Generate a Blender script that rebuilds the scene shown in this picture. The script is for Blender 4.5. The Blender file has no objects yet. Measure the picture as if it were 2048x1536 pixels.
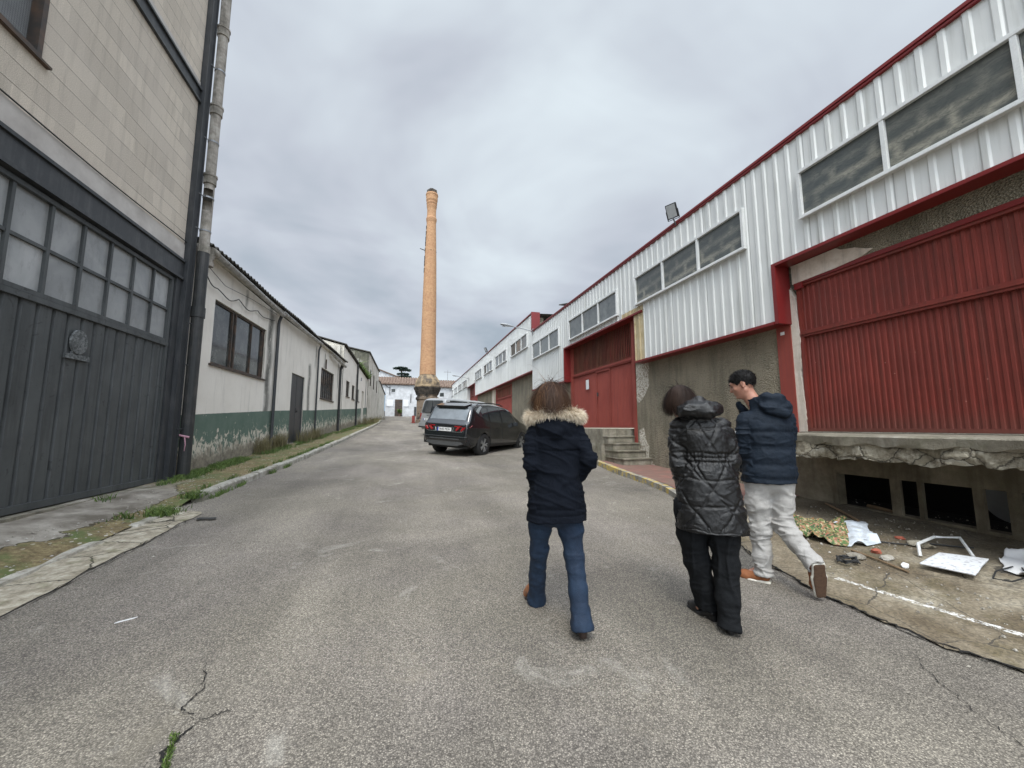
import bpy, bmesh, math, random
import numpy as np
from mathutils import Vector, Matrix, Euler
R = math.radians
sc = bpy.context.scene
col = sc.collection
# ---------------------------------------------------------------- camera
H = 1.45
cam = bpy.data.objects.new('camera', bpy.data.cameras.new('camera'))
col.objects.link(cam); sc.camera = cam
cam.location = (0, 0, H)
cam.rotation_euler = (R(90 + 6.3), 0, R(-15.4))
cam.data.sensor_width = 36; cam.data.lens = 36 * 769 / 2048
cam.data.clip_start = .05; cam.data.clip_end = 2000
# ---------------------------------------------------------------- world + sun (overcast)
SUN_EL, SUN_AZ = 58, 200
wd = bpy.data.worlds.new("World"); sc.world = wd; wd.use_nodes = True
nt = wd.node_tree; nt.nodes.clear(); N = nt.nodes.new; L = nt.links.new
out = N('ShaderNodeOutputWorld'); bg = N('ShaderNodeBackground'); bg.inputs[1].default_value = .092
sky = N('ShaderNodeTexSky'); sky.sky_type = 'NISHITA'; sky.sun_disc = False
sky.sun_elevation = R(SUN_EL); sky.sun_rotation = R(SUN_AZ)
tc = N('ShaderNodeTexCoord'); sx = N('ShaderNodeSeparateXYZ'); L(tc.outputs['Generated'], sx.inputs[0])
def wm(op, a, b=None, c=None):
    n = N('ShaderNodeMath'); n.operation = op
    for i, v in enumerate((a, b, c)):
        if v is None: continue
        if isinstance(v, (int, float)): n.inputs[i].default_value = v
        else: L(v, n.inputs[i])
    return n.outputs[0]
zz = wm('MAXIMUM', sx.outputs[2], 0.0); den = wm('ADD', zz, .22)
cx_ = wm('DIVIDE', sx.outputs[0], den); cy_ = wm('DIVIDE', sx.outputs[1], den)
cb = N('ShaderNodeCombineXYZ'); L(cx_, cb.inputs[0]); L(cy_, cb.inputs[1]); L(wm('MULTIPLY', zz, .8), cb.inputs[2])
def wnoise(scale, det, ro, dist, off):
    n = N('ShaderNodeTexNoise'); n.inputs['Scale'].default_value = scale; n.inputs['Detail'].default_value = det
    n.inputs['Roughness'].default_value = ro; n.inputs['Distortion'].default_value = dist
    mp = N('ShaderNodeMapping'); mp.inputs['Location'].default_value = off; L(cb.outputs[0], mp.inputs[0]); L(mp.outputs[0], n.inputs['Vector'])
    return n.outputs['Fac']
n1 = wnoise(.62, 5, .52, .3, (3.1, 1.7, 0)); n2 = wnoise(1.7, 4, .5, .5, (7.7, 2.2, 3))
nn = wm('ADD', wm('MULTIPLY', n1, .68), wm('MULTIPLY', n2, .32))
rp = N('ShaderNodeValToRGB'); L(nn, rp.inputs[0]); e = rp.color_ramp.elements
e[0].position = .40; e[0].color = (3.75, 4.35, 5.0, 1)
e[1].position = .62; e[1].color = (7.4, 8.2, 8.7, 1)
m = e.new(.49); m.color = (5.35, 5.75, 6.45, 1)
# overcast: unseen sky overhead and behind the camera is brightened to light the scene
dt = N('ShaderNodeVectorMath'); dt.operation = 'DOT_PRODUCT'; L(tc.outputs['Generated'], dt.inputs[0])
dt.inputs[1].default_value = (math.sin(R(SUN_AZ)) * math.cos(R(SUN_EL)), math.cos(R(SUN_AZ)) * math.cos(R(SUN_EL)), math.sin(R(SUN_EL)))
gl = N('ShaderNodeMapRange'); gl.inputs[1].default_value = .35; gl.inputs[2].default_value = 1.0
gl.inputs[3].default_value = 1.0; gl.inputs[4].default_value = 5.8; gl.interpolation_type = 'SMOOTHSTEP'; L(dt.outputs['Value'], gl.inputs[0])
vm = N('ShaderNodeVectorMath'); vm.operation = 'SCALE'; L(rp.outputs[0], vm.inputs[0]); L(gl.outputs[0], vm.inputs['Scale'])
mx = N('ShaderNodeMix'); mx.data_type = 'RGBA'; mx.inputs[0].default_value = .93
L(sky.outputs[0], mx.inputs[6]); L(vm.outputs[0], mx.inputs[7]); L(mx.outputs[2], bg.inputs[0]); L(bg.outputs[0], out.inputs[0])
sd = bpy.data.lights.new('sun', 'SUN'); sd.energy = 1.5; sd.angle = R(16); sd.color = (1, .95, .84)
so = bpy.data.objects.new('sun', sd); col.objects.link(so)
so.rotation_euler = Vector((math.sin(R(SUN_AZ)) * math.cos(R(SUN_EL)), math.cos(R(SUN_AZ)) * math.cos(R(SUN_EL)), math.sin(R(SUN_EL)))).to_track_quat('Z', 'Y').to_euler()
sc.view_settings.view_transform = 'Standard'; sc.view_settings.look = 'None'
sc.view_settings.exposure = 0.26; sc.view_settings.gamma = 1
sc.cycles.use_denoising = True
sc.cycles.max_bounces = 6
rnd = random.Random(5)
nr = np.random.RandomState(11)
# ---------------------------------------------------------------- materials
class Mat:
    def __init__(s, name):
        s.m = bpy.data.materials.new(name); s.m.use_nodes = True; s.t = s.m.node_tree
        s.b = s.t.nodes['Principled BSDF']; s.g = s.t.nodes.new('ShaderNodeNewGeometry'); s.pos = s.g.outputs['Position']
        s._oc = None
    def ob(s):
        if s._oc is None: s._oc = s.t.nodes.new('ShaderNodeTexCoord')
        return s._oc.outputs['Object']
    def set(s, inp, v):
        if v is None: return
        if isinstance(v, (int, float)): inp.default_value = v
        elif isinstance(v, (tuple, list)):
            inp.default_value = tuple(v) + ((1,) if len(v) == 3 and inp.type == 'RGBA' else ())
        else: s.t.links.new(v, inp)
    def noise(s, scale, det=4, ro=.55, dist=0, vec=None, out='Fac'):
        n = s.t.nodes.new('ShaderNodeTexNoise'); s.set(n.inputs['Vector'], vec or s.pos)
        n.inputs['Scale'].default_value = scale; n.inputs['Detail'].default_value = det
        n.inputs['Roughness'].default_value = ro; n.inputs['Distortion'].default_value = dist
        return n.outputs[out]
    def vor(s, scale, feat='F1', out='Distance', vec=None, rnd_=1):
        n = s.t.nodes.new('ShaderNodeTexVoronoi'); n.feature = feat; s.set(n.inputs['Vector'], vec or s.pos)
        n.inputs['Scale'].default_value = scale; n.inputs['Randomness'].default_value = rnd_
        return n.outputs[out]
    def map(s, vec=None, sc_=(1, 1, 1), rot=(0, 0, 0), loc=(0, 0, 0)):
        n = s.t.nodes.new('ShaderNodeMapping'); s.set(n.inputs[0], vec or s.pos)
        n.inputs['Scale'].default_value = sc_; n.inputs['Rotation'].default_value = rot; n.inputs['Location'].default_value = loc
        return n.outputs[0]
    def orand(s, a=0., b=1.):
        n = s.t.nodes.new('ShaderNodeObjectInfo'); return s.rng(n.outputs['Random'], 0, 1, a, b)
    def sep(s, vec=None):
        n = s.t.nodes.new('ShaderNodeSeparateXYZ'); s.set(n.inputs[0], vec or s.pos); return n.outputs
    def comb(s, x, y, z):
        n = s.t.nodes.new('ShaderNodeCombineXYZ')
        for i, v in enumerate((x, y, z)): s.set(n.inputs[i], v)
        return n.outputs[0]
    def math(s, op, a, b=None, c=None, clamp=False):
        n = s.t.nodes.new('ShaderNodeMath'); n.operation = op; n.use_clamp = clamp
        for i, v in enumerate((a, b, c)): s.set(n.inputs[i], v)
        return n.outputs[0]
    def rng(s, f, a, b, c=0., d=1.):
        n = s.t.nodes.new('ShaderNodeMapRange'); s.set(n.inputs[0], f)
        for i, v in enumerate((a, b, c, d)): n.inputs[i + 1].default_value = v
        return n.outputs[0]
    def ramp(s, f, st):
        n = s.t.nodes.new('ShaderNodeValToRGB'); s.set(n.inputs[0], f); e = n.color_ramp.elements
        for i, (p, c) in enumerate(st):
            q = e[i] if i < 2 else e.new(p)
            q.position = p; q.color = tuple(c) + (1,)
        return n.outputs[0]
    def mix(s, f, a, b, blend='MIX'):
        n = s.t.nodes.new('ShaderNodeMix'); n.data_type = 'RGBA'; n.blend_type = blend
        s.set(n.inputs[0], f); s.set(n.inputs[6], a); s.set(n.inputs[7], b); return n.outputs[2]
    def brick(s, vec, w, h, mort=.01, c1=(1, 1, 1), c2=(.8, .8, .8), cm=(.5, .5, .5), off=.5, out='Color', smooth=.1):
        n = s.t.nodes.new('ShaderNodeTexBrick'); s.set(n.inputs['Vector'], vec); n.inputs['Scale'].default_value = 1
        n.inputs['Brick Width'].default_value = w; n.inputs['Row Height'].default_value = h; n.inputs['Mortar Size'].default_value = mort
        n.inputs['Mortar Smooth'].default_value = smooth
        s.set(n.inputs['Color1'], c1); s.set(n.inputs['Color2'], c2); s.set(n.inputs['Mortar'], cm); n.offset = off
        return n.outputs[out]
    def bump(s, h, st=.5, dist=.01, nrm=None):
        n = s.t.nodes.new('ShaderNodeBump'); s.set(n.inputs['Height'], h); n.inputs['Strength'].default_value = st
        n.inputs['Distance'].default_value = dist; s.set(n.inputs['Normal'], nrm); return n.outputs[0]
    def attr(s, name, out='Fac'):
        n = s.t.nodes.new('ShaderNodeAttribute'); n.attribute_name = name; return n.outputs[out]
    def fin(s, color, rough=.8, nrm=None, metal=0, spec=None, coat=None, alpha=None, sheen=None):
        s.set(s.b.inputs['Base Color'], color); s.set(s.b.inputs['Roughness'], rough); s.set(s.b.inputs['Metallic'], metal)
        s.set(s.b.inputs['Normal'], nrm); s.set(s.b.inputs['Alpha'], alpha)
        if spec is not None: s.b.inputs['Specular IOR Level'].default_value = spec
        if coat: s.b.inputs['Coat Weight'].default_value = coat; s.b.inputs['Coat Roughness'].default_value = .08
        if sheen: s.b.inputs['Sheen Weight'].default_value = sheen
        return s.m
def mul(c, k): return tuple(x * k for x in c)
def painted(name, c, rough=.5, dirt=.25, sc_=3, metal=0, streak=True, dc=None, spec=.4):
    m = Mat(name); dc = dc or mul(c, .55)
    n = m.noise(sc_, 6, .65); st = m.noise(1, 5, .6, vec=m.map(sc_=(14, 14, .8)))
    f = m.math('MULTIPLY', m.rng(m.math('ADD', n, st) if streak else n, *( (.95, 1.35) if streak else (.45, .75))), dirt * 2, clamp=True)
    c2 = m.mix(m.rng(m.noise(60, 2), .3, .7), c, mul(c, .9))
    return m.fin(m.mix(f, c2, dc), rough, m.bump(m.noise(35, 3), .08, .004), metal, spec)
def plain(name, c, rough=.6, metal=0, coat=None, spec=None, var=.15, sc_=8):
    m = Mat(name)
    return m.fin(m.mix(m.rng(m.noise(sc_, 4), .35, .7), c, mul(c, 1 - var)), rough, None, metal, spec, coat)

MT = {}
def mk_materials():
    # asphalt
    m = Mat('asphalt'); v = m.vor(135, out='Color'); v2 = m.vor(240, out='Color')
    sx = m.sep(v); s2 = m.sep(v2)
    sx_f = m.rng(m.math('ADD', m.math('MULTIPLY', sx[0], .62), m.math('MULTIPLY', s2[0], .38)), .1, .9)
    base = m.ramp(sx_f, [(0, (.08, .076, .070)), (.35, (.195, .187, .174)), (.72, (.275, .264, .243)), (1, (.42, .405, .37))])
    gaps = m.rng(m.vor(135), .30, .64)
    base = m.mix(m.math('MULTIPLY', gaps, .65), base, (.07, .067, .064))
    tint = m.mix(m.rng(m.noise(.7, 4), .4, .62), (1, .99, .95), (.94, .925, .93))
    base = m.mix(1, base, tint, 'MULTIPLY'); base = m.mix(1, base, (1.07, 1.01, .935), 'MULTIPLY')
    trk = m.rng(m.noise(1, 4, .6, .3, vec=m.map(sc_=(1.3, .16, 1), rot=(0, 0, R(4)))), .38, .62, .88, 1.10); base = m.mix(1, base, m.comb(trk, trk, trk), 'MULTIPLY')
    stn = m.math('MULTIPLY', m.rng(m.noise(.9, 6, .7, 1., vec=m.map(loc=(21, 7, 0))), .60, .70), .35); base = m.mix(stn, base, (.22, .195, .15))
    big = m.rng(m.noise(.55, 6, .62, .4), .36, .66, .80, 1.28)
    base = m.mix(1, base, m.comb(big, big, big), 'MULTIPLY')
    pale = m.math('MULTIPLY', m.rng(m.noise(1.5, 6, .7, .6), .60, .72), .45)
    base = m.mix(pale, base, (.46, .44, .39))
    dk = m.math('MULTIPLY', m.rng(m.noise(2.6, 6, .75, .2, vec=m.map(loc=(9, 4, 0))), .64, .76), .35)
    base = m.mix(dk, base, (.10, .095, .09))
    h = m.math('SUBTRACT', m.noise(150, 2), m.math('MULTIPLY', m.vor(135), 1.0))
    MT['asphalt'] = m.fin(base, .88, m.bump(h, .7, .005), spec=.3)
    # concrete apron with worn line
    m = Mat('apron_concrete'); P = m.sep()
    n = m.noise(1.3, 7, .65, .3); c = m.ramp(n, [(.34, (.115, .088, .055)), (.5, (.205, .17, .12)), (.66, (.34, .305, .24))])
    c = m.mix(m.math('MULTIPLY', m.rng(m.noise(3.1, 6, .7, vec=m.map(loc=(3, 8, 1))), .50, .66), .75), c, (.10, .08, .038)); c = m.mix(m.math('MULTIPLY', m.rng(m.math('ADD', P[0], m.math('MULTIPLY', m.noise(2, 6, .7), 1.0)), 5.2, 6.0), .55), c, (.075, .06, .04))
    sp = m.vor(70, out='Color'); c = m.mix(.45, c, m.ramp(m.sep(sp)[0], [(0, (.3, .3, .3)), (1, (1.6, 1.6, 1.55))]), 'MULTIPLY')
    ln = m.math('ABSOLUTE', m.math('SUBTRACT', m.math('ADD', P[0], m.math('MULTIPLY', m.math('SUBTRACT', P[1], 2.5), .23)), 3.56))
    ln = m.math('ADD', ln, m.math('MULTIPLY', m.math('SUBTRACT', m.noise(14, 4, .7), .5), .06))
    pm = m.math('MULTIPLY', m.math('LESS_THAN', ln, .026), m.math('LESS_THAN', P[1], 2.56))
    pm = m.math('MULTIPLY', pm, m.rng(m.noise(38, 3, .7), .42, .56))
    c = m.mix(pm, c, (.68, .67, .64))
    crk = m.vor(1.4, 'DISTANCE_TO_EDGE', vec=m.mix(.12, m.pos, m.noise(3, 5, out='Color')))
    ck = m.math('MULTIPLY', m.math('LESS_THAN', crk, .004), .8)
    c = m.mix(ck, c, (.04, .035, .03))
    MT['apron'] = m.fin(c, .9, m.bump(m.math('ADD', m.noise(60, 4), n), .6, .012))
    # left pavement: old concrete by the wall, moss and soil towards the kerb
    m = Mat('left_pavement'); P = m.sep()
    conc = m.ramp(m.noise(2.2, 7, .65), [(.36, (.115, .098, .075)), (.5, (.225, .20, .165)), (.64, (.36, .33, .28))])
    soil = m.ramp(m.noise(14, 9, .8), [(.36, (.085, .06, .03)), (.5, (.18, .135, .065)), (.62, (.30, .25, .13))])
    soil = m.mix(m.rng(m.noise(2.4, 6, .7, vec=m.map(loc=(5, 5, 5))), .45, .62), soil, (.10, .13, .04))
    soil = m.mix(m.math('MULTIPLY', m.math('LESS_THAN', m.vor(16, vec=m.map(sc_=(1, .6, 1))), .22), m.rng(m.noise(2.5, 3, vec=m.map(loc=(1, 2, 3))), .48, .55)), soil, (.44, .41, .34))
    edge = m.math('ADD', m.math('ADD', P[0], 3.42), m.math('MULTIPLY', m.math('SUBTRACT', m.noise(1.1, 6, .55), .5), 1.7))
    far = m.rng(P[1], 7.2, 8.4); f = m.math('MAXIMUM', m.rng(edge, 0, .025), m.math('MULTIPLY', far, m.rng(m.noise(1.5, 5), .3, .42)))
    c = m.mix(f, conc, soil)
    lip = m.math('MULTIPLY', m.math('LESS_THAN', m.math('ABSOLUTE', m.math('SUBTRACT', edge, .01)), .018), m.math('LESS_THAN', P[1], 8.))
    c = m.mix(m.math('MULTIPLY', lip, .8), c, (.05, .04, .02))
    h = m.math('SUBTRACT', m.math('MULTIPLY', m.noise(25, 6, .7), m.math('ADD', f, .25)), m.math('MULTIPLY', f, 1.4))
    MT['pave'] = m.fin(c, .92, m.bump(h, .8, .02))
    # cracked gutter concrete
    m = Mat('gutter_concrete'); w = m.mix(.16, m.pos, m.noise(2.5, 6, .7, out='Color'))
    n = m.noise(9, 8, .75); c = m.ramp(n, [(.36, (.17, .145, .10)), (.5, (.33, .29, .22)), (.64, (.50, .46, .37))])
    d = m.vor(2.3, 'DISTANCE_TO_EDGE', vec=w); ck = m.math('LESS_THAN', d, .012)
    c = m.mix(ck, c, (.045, .04, .025)); c = m.mix(m.math('MULTIPLY', m.rng(m.noise(5, 5, vec=m.map(loc=(2, 0, 0))), .55, .7), .5), c, (.14, .14, .06))
    MT['gutter'] = m.fin(c, .9, m.bump(m.math('SUBTRACT', m.noise(45, 5), m.math('MULTIPLY', ck, 2)), .7, .01))
    # generic old concrete / stone kerb
    def conc(name, a, b, c_, s_=3, bs=.5, moss=.0):
        m = Mat(name); c = m.ramp(m.noise(s_, 8, .68), [(.3, a), (.5, b), (.7, c_)])
        st = m.rng(m.noise(1, 5, .6, vec=m.map(sc_=(7, 7, .7))), .5, .68)
        c = m.mix(m.math('MULTIPLY', st, .55), c, mul(a, .55))
        if moss: c = m.mix(m.math('MULTIPLY', m.rng(m.noise(3, 7, .7, vec=m.map(loc=(4, 4, 4))), .5, .64), moss), c, (.075, .085, .03))
        MT[name] = m.fin(c, .92, m.bump(m.math('ADD', m.noise(28, 6, .7), m.noise(110, 2)), bs, .015)); return MT[name]
    conc('kerbstone', (.22, .2, .16), (.38, .36, .31), (.52, .5, .45), 6, .5, .45)
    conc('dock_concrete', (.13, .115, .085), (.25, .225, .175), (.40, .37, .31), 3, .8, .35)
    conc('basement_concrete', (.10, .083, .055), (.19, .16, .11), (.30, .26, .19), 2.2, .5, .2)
    conc('pale_plaster', (.50, .42, .34), (.64, .56, .48), (.70, .64, .57), 5, .4)
    conc('pale_kerb', (.24, .21, .16), (.44, .41, .35), (.60, .57, .50), 9, .6, .4)
    conc('beige_block', (.36, .30, .22), (.48, .42, .32), (.58, .52, .43), 2, .4)
    conc('yellow_sheet', (.36, .28, .15), (.50, .41, .25), (.58, .51, .36), 3, .3)
    m = Mat('stone'); P = m.sep(); w_ = m.mix(.10, m.map(sc_=(1, 1, 1.5)), m.noise(6, 6, .7, out='Color')); ed = m.vor(4.5, 'DISTANCE_TO_EDGE', vec=w_); cc = m.sep(m.vor(4.5, out='Color', vec=w_))[0]
    c = m.mix(cc, (.34, .30, .22), (.50, .46, .37)); c = m.mix(m.rng(m.noise(9, 8, .75), .45, .62), c, (.20, .17, .12)); ck = m.rng(ed, .0, .035, 1, 0); c = m.mix(ck, c, (.045, .038, .025)); MT['stone'] = m.fin(c, .92, m.bump(m.math('ADD', m.math('MULTIPLY', m.math('MINIMUM', ed, .12), 9.), m.math('MULTIPLY', m.noise(22, 7, .75), 1.3)), 1., .03))
    conc('dark_roof', (.035, .033, .03), (.075, .07, .062), (.14, .13, .11), 4, .6, .25)
    conc('mossy_plaster', (.05, .05, .04), (.15, .145, .11), (.62, .6, .54), 1.6, .6, .3)
    conc('far_plaster', (.40, .37, .31), (.60, .57, .50), (.70, .67, .61), 1.2, .3)
    m = Mat('house_white'); MT['house_white'] = m.fin(m.mix(m.rng(m.noise(2.2, 7, .7), .40, .62), (.60, .61, .625), (.45, .46, .47)), .9)
    conc('asbestos_pipe', (.12, .11, .09), (.33, .30, .26), (.52, .49, .44), 3.5, .4, .2)
    conc('gutter_metal', (.25, .24, .22), (.42, .41, .39), (.58, .57, .55), 5, .3)
    conc('rubble', (.18, .155, .12), (.34, .31, .26), (.60, .57, .52), 5, .7)
    # red paving
    m = Mat('red_paving'); P = m.sep(); br = m.brick(m.comb(P[1], P[0], 0.), .2, .2, .006, (.24, .115, .09), (.19, .09, .075), (.10, .07, .06), 0)
    MT['redpave'] = m.fin(m.mix(m.rng(m.noise(3, 6), .4, .7), br, (.17, .12, .09)), .9, m.bump(m.noise(40, 4), .4, .008))
    m = Mat('kerb_yellow'); n = m.noise(5, 7, .75)
    c = m.mix(m.rng(n, .50, .57), m.ramp(m.noise(7, 6), [(.3, (.15, .14, .12)), (.7, (.36, .34, .3))]), (.52, .38, .10)); MT['kerby'] = m.fin(c, .85, m.bump(m.noise(30, 5), .5, .01))
    # concrete block wall (running bond, world Y/Z)
    m = Mat('concrete_blocks'); P = m.sep(); jit = m.math('MULTIPLY', m.math('SUBTRACT', m.noise(2.5, 3), .5), .012)
    vec = m.comb(P[1], m.math('ADD', m.math('SUBTRACT', P[2], 4.79), jit), 0.)
    bc = m.brick(vec, .52, .255, .0, (.70, .625, .52), (.55, .49, .41), (.6, .54, .45), .5); fr = m.math('FRACT', m.math('DIVIDE', m.math('ADD', m.math('SUBTRACT', P[2], 4.79), jit), .255))
    vj = m.math('LESS_THAN', m.brick(vec, .52, .255, .006, out='Fac', smooth=.0), .5); vj = m.math('MULTIPLY', m.math('SUBTRACT', 1, vj), m.math('MULTIPLY', m.rng(m.noise(4, 3), .5, .6), .3))
    hl = m.math('MULTIPLY', m.math('LESS_THAN', fr, .035), m.rng(m.noise(3, 5, .7), .38, .5, .35, .85)); ll = m.math('MULTIPLY', m.math('LESS_THAN', m.math('ABSOLUTE', m.math('SUBTRACT', fr, .065)), .03), .35)
    bc = m.mix(vj, bc, (.30, .26, .21)); bc = m.mix(ll, bc, (.76, .70, .60)); bc = m.mix(hl, bc, (.17, .145, .115)); bf = hl
    fine = m.noise(120, 3, .7); c = m.mix(m.rng(fine, .38, .6), mul((1, 1, 1), 1.12), (.74, .73, .72)); c = m.mix(1, bc, c, 'MULTIPLY')
    st = m.noise(1, 6, .65, vec=m.map(sc_=(9, 9, .9))); c = m.mix(m.math('MULTIPLY', m.rng(st, .50, .68), .3), c, (.24, .21, .17))
    c = m.mix(m.math('MULTIPLY', m.rng(m.noise(.9, 5), .45, .65), .35), c, (.56, .50, .43))
    MT['blocks'] = m.fin(c, .9, m.bump(m.math('ADD', m.math('MULTIPLY', bf, -2.), m.noise(90, 4, .7)), .7, .008))
    m = Mat('concrete_band'); c = m.ramp(m.noise(2.5, 7, .6), [(.3, (.40, .37, .34)), (.7, (.58, .55, .51))]); MT['band'] = m.fin(c, .9, m.bump(m.noise(50, 4), .3, .006))
    # painted greys / reds
    m = Mat('gate_grey_paint'); st = m.noise(1, 6, .65, vec=m.map(sc_=(12, 12, .9))); c = m.mix(m.rng(m.noise(1.8, 6, .65), .35, .65), (.082, .088, .088), (.056, .061, .062)); c = m.mix(m.math('MULTIPLY', m.rng(st, .5, .68), .6), c, (.028, .03, .03))
    c = m.mix(m.math('MULTIPLY', m.rng(m.noise(5, 7, .8, .6, vec=m.map(sc_=(1, 1, .45), loc=(2, 9, 4))), .60, .72), .45), c, (.14, .13, .125)); c = m.mix(m.math('MULTIPLY', m.rng(m.noise(6, 5, .6, 1.5, vec=m.map(loc=(8, 1, 3))), .63, .68), .6), c, (.022, .023, .023)); MT['gate_grey'] = m.fin(c, .5, m.bump(m.noise(30, 4), .12, .004), spec=.4)
    m = Mat('worn_emblem'); MT['emblem'] = m.fin(m.mix(m.rng(m.noise(28, 6, .75), .42, .6), (.055, .06, .06), (.19, .20, .20)), .7, m.bump(m.noise(40, 5), .6, .006))
    MT['steel_dark'] = painted('dark_steel', (.038, .041, .044), .45, .3, 2.5, dc=(.10, .10, .10))
    MT['pipe_dark'] = painted('dark_pipe', (.032, .034, .034), .5, .3, 3, dc=(.12, .11, .10))
    m = Mat('red_door_paint'); n = m.noise(1.6, 6, .6); st = m.noise(1, 5, .65, vec=m.map(sc_=(16, 16, .7)))
    c = m.mix(m.rng(n, .35, .65), (.20, .036, .026), (.155, .030, .022)); c = m.mix(m.math('MULTIPLY', m.rng(st, .48, .66), .6), c, (.10, .030, .022)); Pz = m.sep(); c = m.mix(m.math('MULTIPLY', m.rng(m.math('ADD', Pz[2], m.math('MULTIPLY', st, .5)), 1.90, 1.60), .6), c, (.12, .06, .045)); c = m.mix(m.math('MULTIPLY', m.math('LESS_THAN', m.noise(9, 5, .8, vec=m.map(sc_=(1, 1, .5), loc=(3, 3, 3))), .27), .5), c, (.33, .15, .11))
    c = m.mix(m.math('MULTIPLY', m.math('LESS_THAN', m.vor(5), .035), .8), c, (.42, .2, .16)); MT['door_red'] = m.fin(c, .5, m.bump(m.noise(2.5, 4, .5), .5, .03), spec=.35)
    m = Mat('faded_red_paint'); st = m.noise(1, 5, .65, vec=m.map(sc_=(16, 16, .6)))
    c = m.mix(m.rng(m.noise(1.2, 6, .6), .35, .65), (.29, .065, .048), (.235, .048, .036)); c = m.mix(m.math('MULTIPLY', m.rng(st, .47, .66), .6), c, (.20, .05, .042)); MT['door_faded'] = m.fin(c, .6, spec=.3)
    m = Mat('rusty_red_paint'); st = m.noise(1, 5, .65, vec=m.map(sc_=(18, 18, .7)))
    c = m.mix(m.rng(m.noise(1.4, 6, .6), .4, .6), (.16, .03, .02), (.10, .032, .02)); c = m.mix(m.math('MULTIPLY', m.rng(st, .46, .62), .7), c, (.19, .075, .04)); MT['door_rusty'] = m.fin(c, .7, spec=.3)
    MT['trim_red'] = painted('trim_red_paint', (.185, .016, .016), .4, .3, 2.5, dc=(.14, .02, .02))
    m = Mat('white_cladding'); P = m.sep(); st = m.noise(1, 6, .6, vec=m.map(sc_=(11, 11, .55)))
    c = m.mix(m.rng(m.noise(.8, 5), .35, .65), (.66, .67, .65), (.59, .60, .585)); c = m.mix(m.math('MULTIPLY', m.rng(st, .52, .70), .5), c, (.33, .335, .30))
    seam = m.math('LESS_THAN', m.math('FRACT', m.math('DIVIDE', m.math('ADD', P[1], .06), 1.025)), .012); c = m.mix(m.math('MULTIPLY', seam, .55), c, (.2, .2, .2))
    dots = m.math('LESS_THAN', m.vor(2.4, vec=m.map(sc_=(0, 1, 1))), .018); c = m.mix(dots, c, (.08, .08, .07)); MT['clad'] = m.fin(c, .45, m.bump(m.noise(2.2, 4, .5, vec=m.map(sc_=(1, 1, .5))), .5, .03), spec=.45)
    MT['white_frame'] = painted('white_aluminium', (.68, .69, .68), .4, .2, 6, dc=(.4, .4, .38))
    # hazy glass with the hollow blocks behind it showing as soft pale bars
    m = Mat('hazy_glass'); P = m.sep(); ds = m.noise(5, 5, .7, out='Color')
    v = m.mix(.07, m.comb(P[1], m.math('ADD', P[2], m.math('MULTIPLY', P[1], .05)), 0.), ds); bf = m.brick(v, .46, .215, .085, out='Fac', smooth=1.0)
    wash = m.noise(11, 8, .8, 2.0, vec=m.map(sc_=(1, .5, 1.5), rot=(R(25), 0, 0)))
    f = m.math('MULTIPLY', m.rng(bf, .0, 1.), m.rng(wash, .30, .60)); f = m.math('MULTIPLY', f, m.math('MULTIPLY', m.rng(m.noise(1.3, 3), .36, .55), m.rng(P[2], 5.25, 4.85)))
    c = m.mix(m.math('MULTIPLY', f, .95), m.mix(m.rng(wash, .3, .7), (.05, .058, .057), (.10, .108, .102)), (.31, .295, .24)); MT['hazyglass'] = m.fin(c, .22, m.bump(wash, .12, .01), spec=.55)
    m = Mat('dusty_glass'); c = m.mix(m.rng(m.noise(3, 6, .7), .35, .65), (.065, .075, .076), (.15, .16, .155)); r_ = m.orand(.7, 1.25); c = m.mix(1, c, m.comb(r_, r_, r_), 'MULTIPLY'); MT['dustyglass'] = m.fin(c, .12, spec=.6)
    m = Mat('frosted_glass'); P = m.sep(); c = m.mix(m.rng(m.noise(1.3, 5, .6, 1), .35, .65), (.24, .25, .25), (.37, .375, .37)); r_ = m.orand(.72, 1.12); c = m.mix(1, c, m.comb(r_, r_, r_), 'MULTIPLY'); c = m.mix(m.math('MULTIPLY', m.rng(m.noise(7, 6, .75, vec=m.map(sc_=(1, 1, .4))), .52, .7), .5), c, (.13, .13, .125)); MT['frost'] = m.fin(c, .28, m.bump(m.noise(2.5, 3), .1, .02), spec=.5)
    m = Mat('dark_glass'); c = m.mix(m.rng(m.noise(4, 5), .4, .65), (.018, .022, .023), (.07, .075, .07)); MT['darkglass'] = m.fin(c, .08, spec=.6)
    m = Mat('brown_pane'); MT['brownpane'] = m.fin(m.mix(m.rng(m.noise(5, 5, 1), .4, .6), (.02, .017, .012), (.09, .07, .045)), .4)
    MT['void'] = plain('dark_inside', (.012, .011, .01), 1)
    # pebbledash
    m = Mat('pebbledash'); P = m.sep(); st = m.noise(1, 6, .65, vec=m.map(sc_=(4.5, 4.5, .8)))
    c = m.mix(m.rng(m.vor(48, out='Distance'), .1, .6), (.36, .32, .245), (.17, .148, .105)); c = m.mix(m.rng(m.noise(1.1, 6, .6), .38, .64), c, mul((.30, .262, .19), 1)); c = m.mix(m.math('MULTIPLY', m.rng(st, .46, .64), .55), c, (.12, .108, .075))
    MT['pebble'] = m.fin(c, .95, m.bump(m.math('ADD', m.math('MULTIPLY', m.vor(48), -1.4), m.noise(20, 5)), 1.0, .02))
    # peeling patch
    m = Mat('peeling_plaster'); n = m.noise(26, 6, .75, 1.0); c = m.mix(m.rng(n, .45, .53), (.20, .16, .11), (.62, .58, .5)); MT['peel'] = m.fin(c, .9, m.bump(n, .8, .02))
    # white render with green dado (local coords of the row: z relative handled by vertex attribute 'dz' = height above base)
    m = Mat('white_and_green_render'); dz = m.attr('dz'); P = m.sep()
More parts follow.
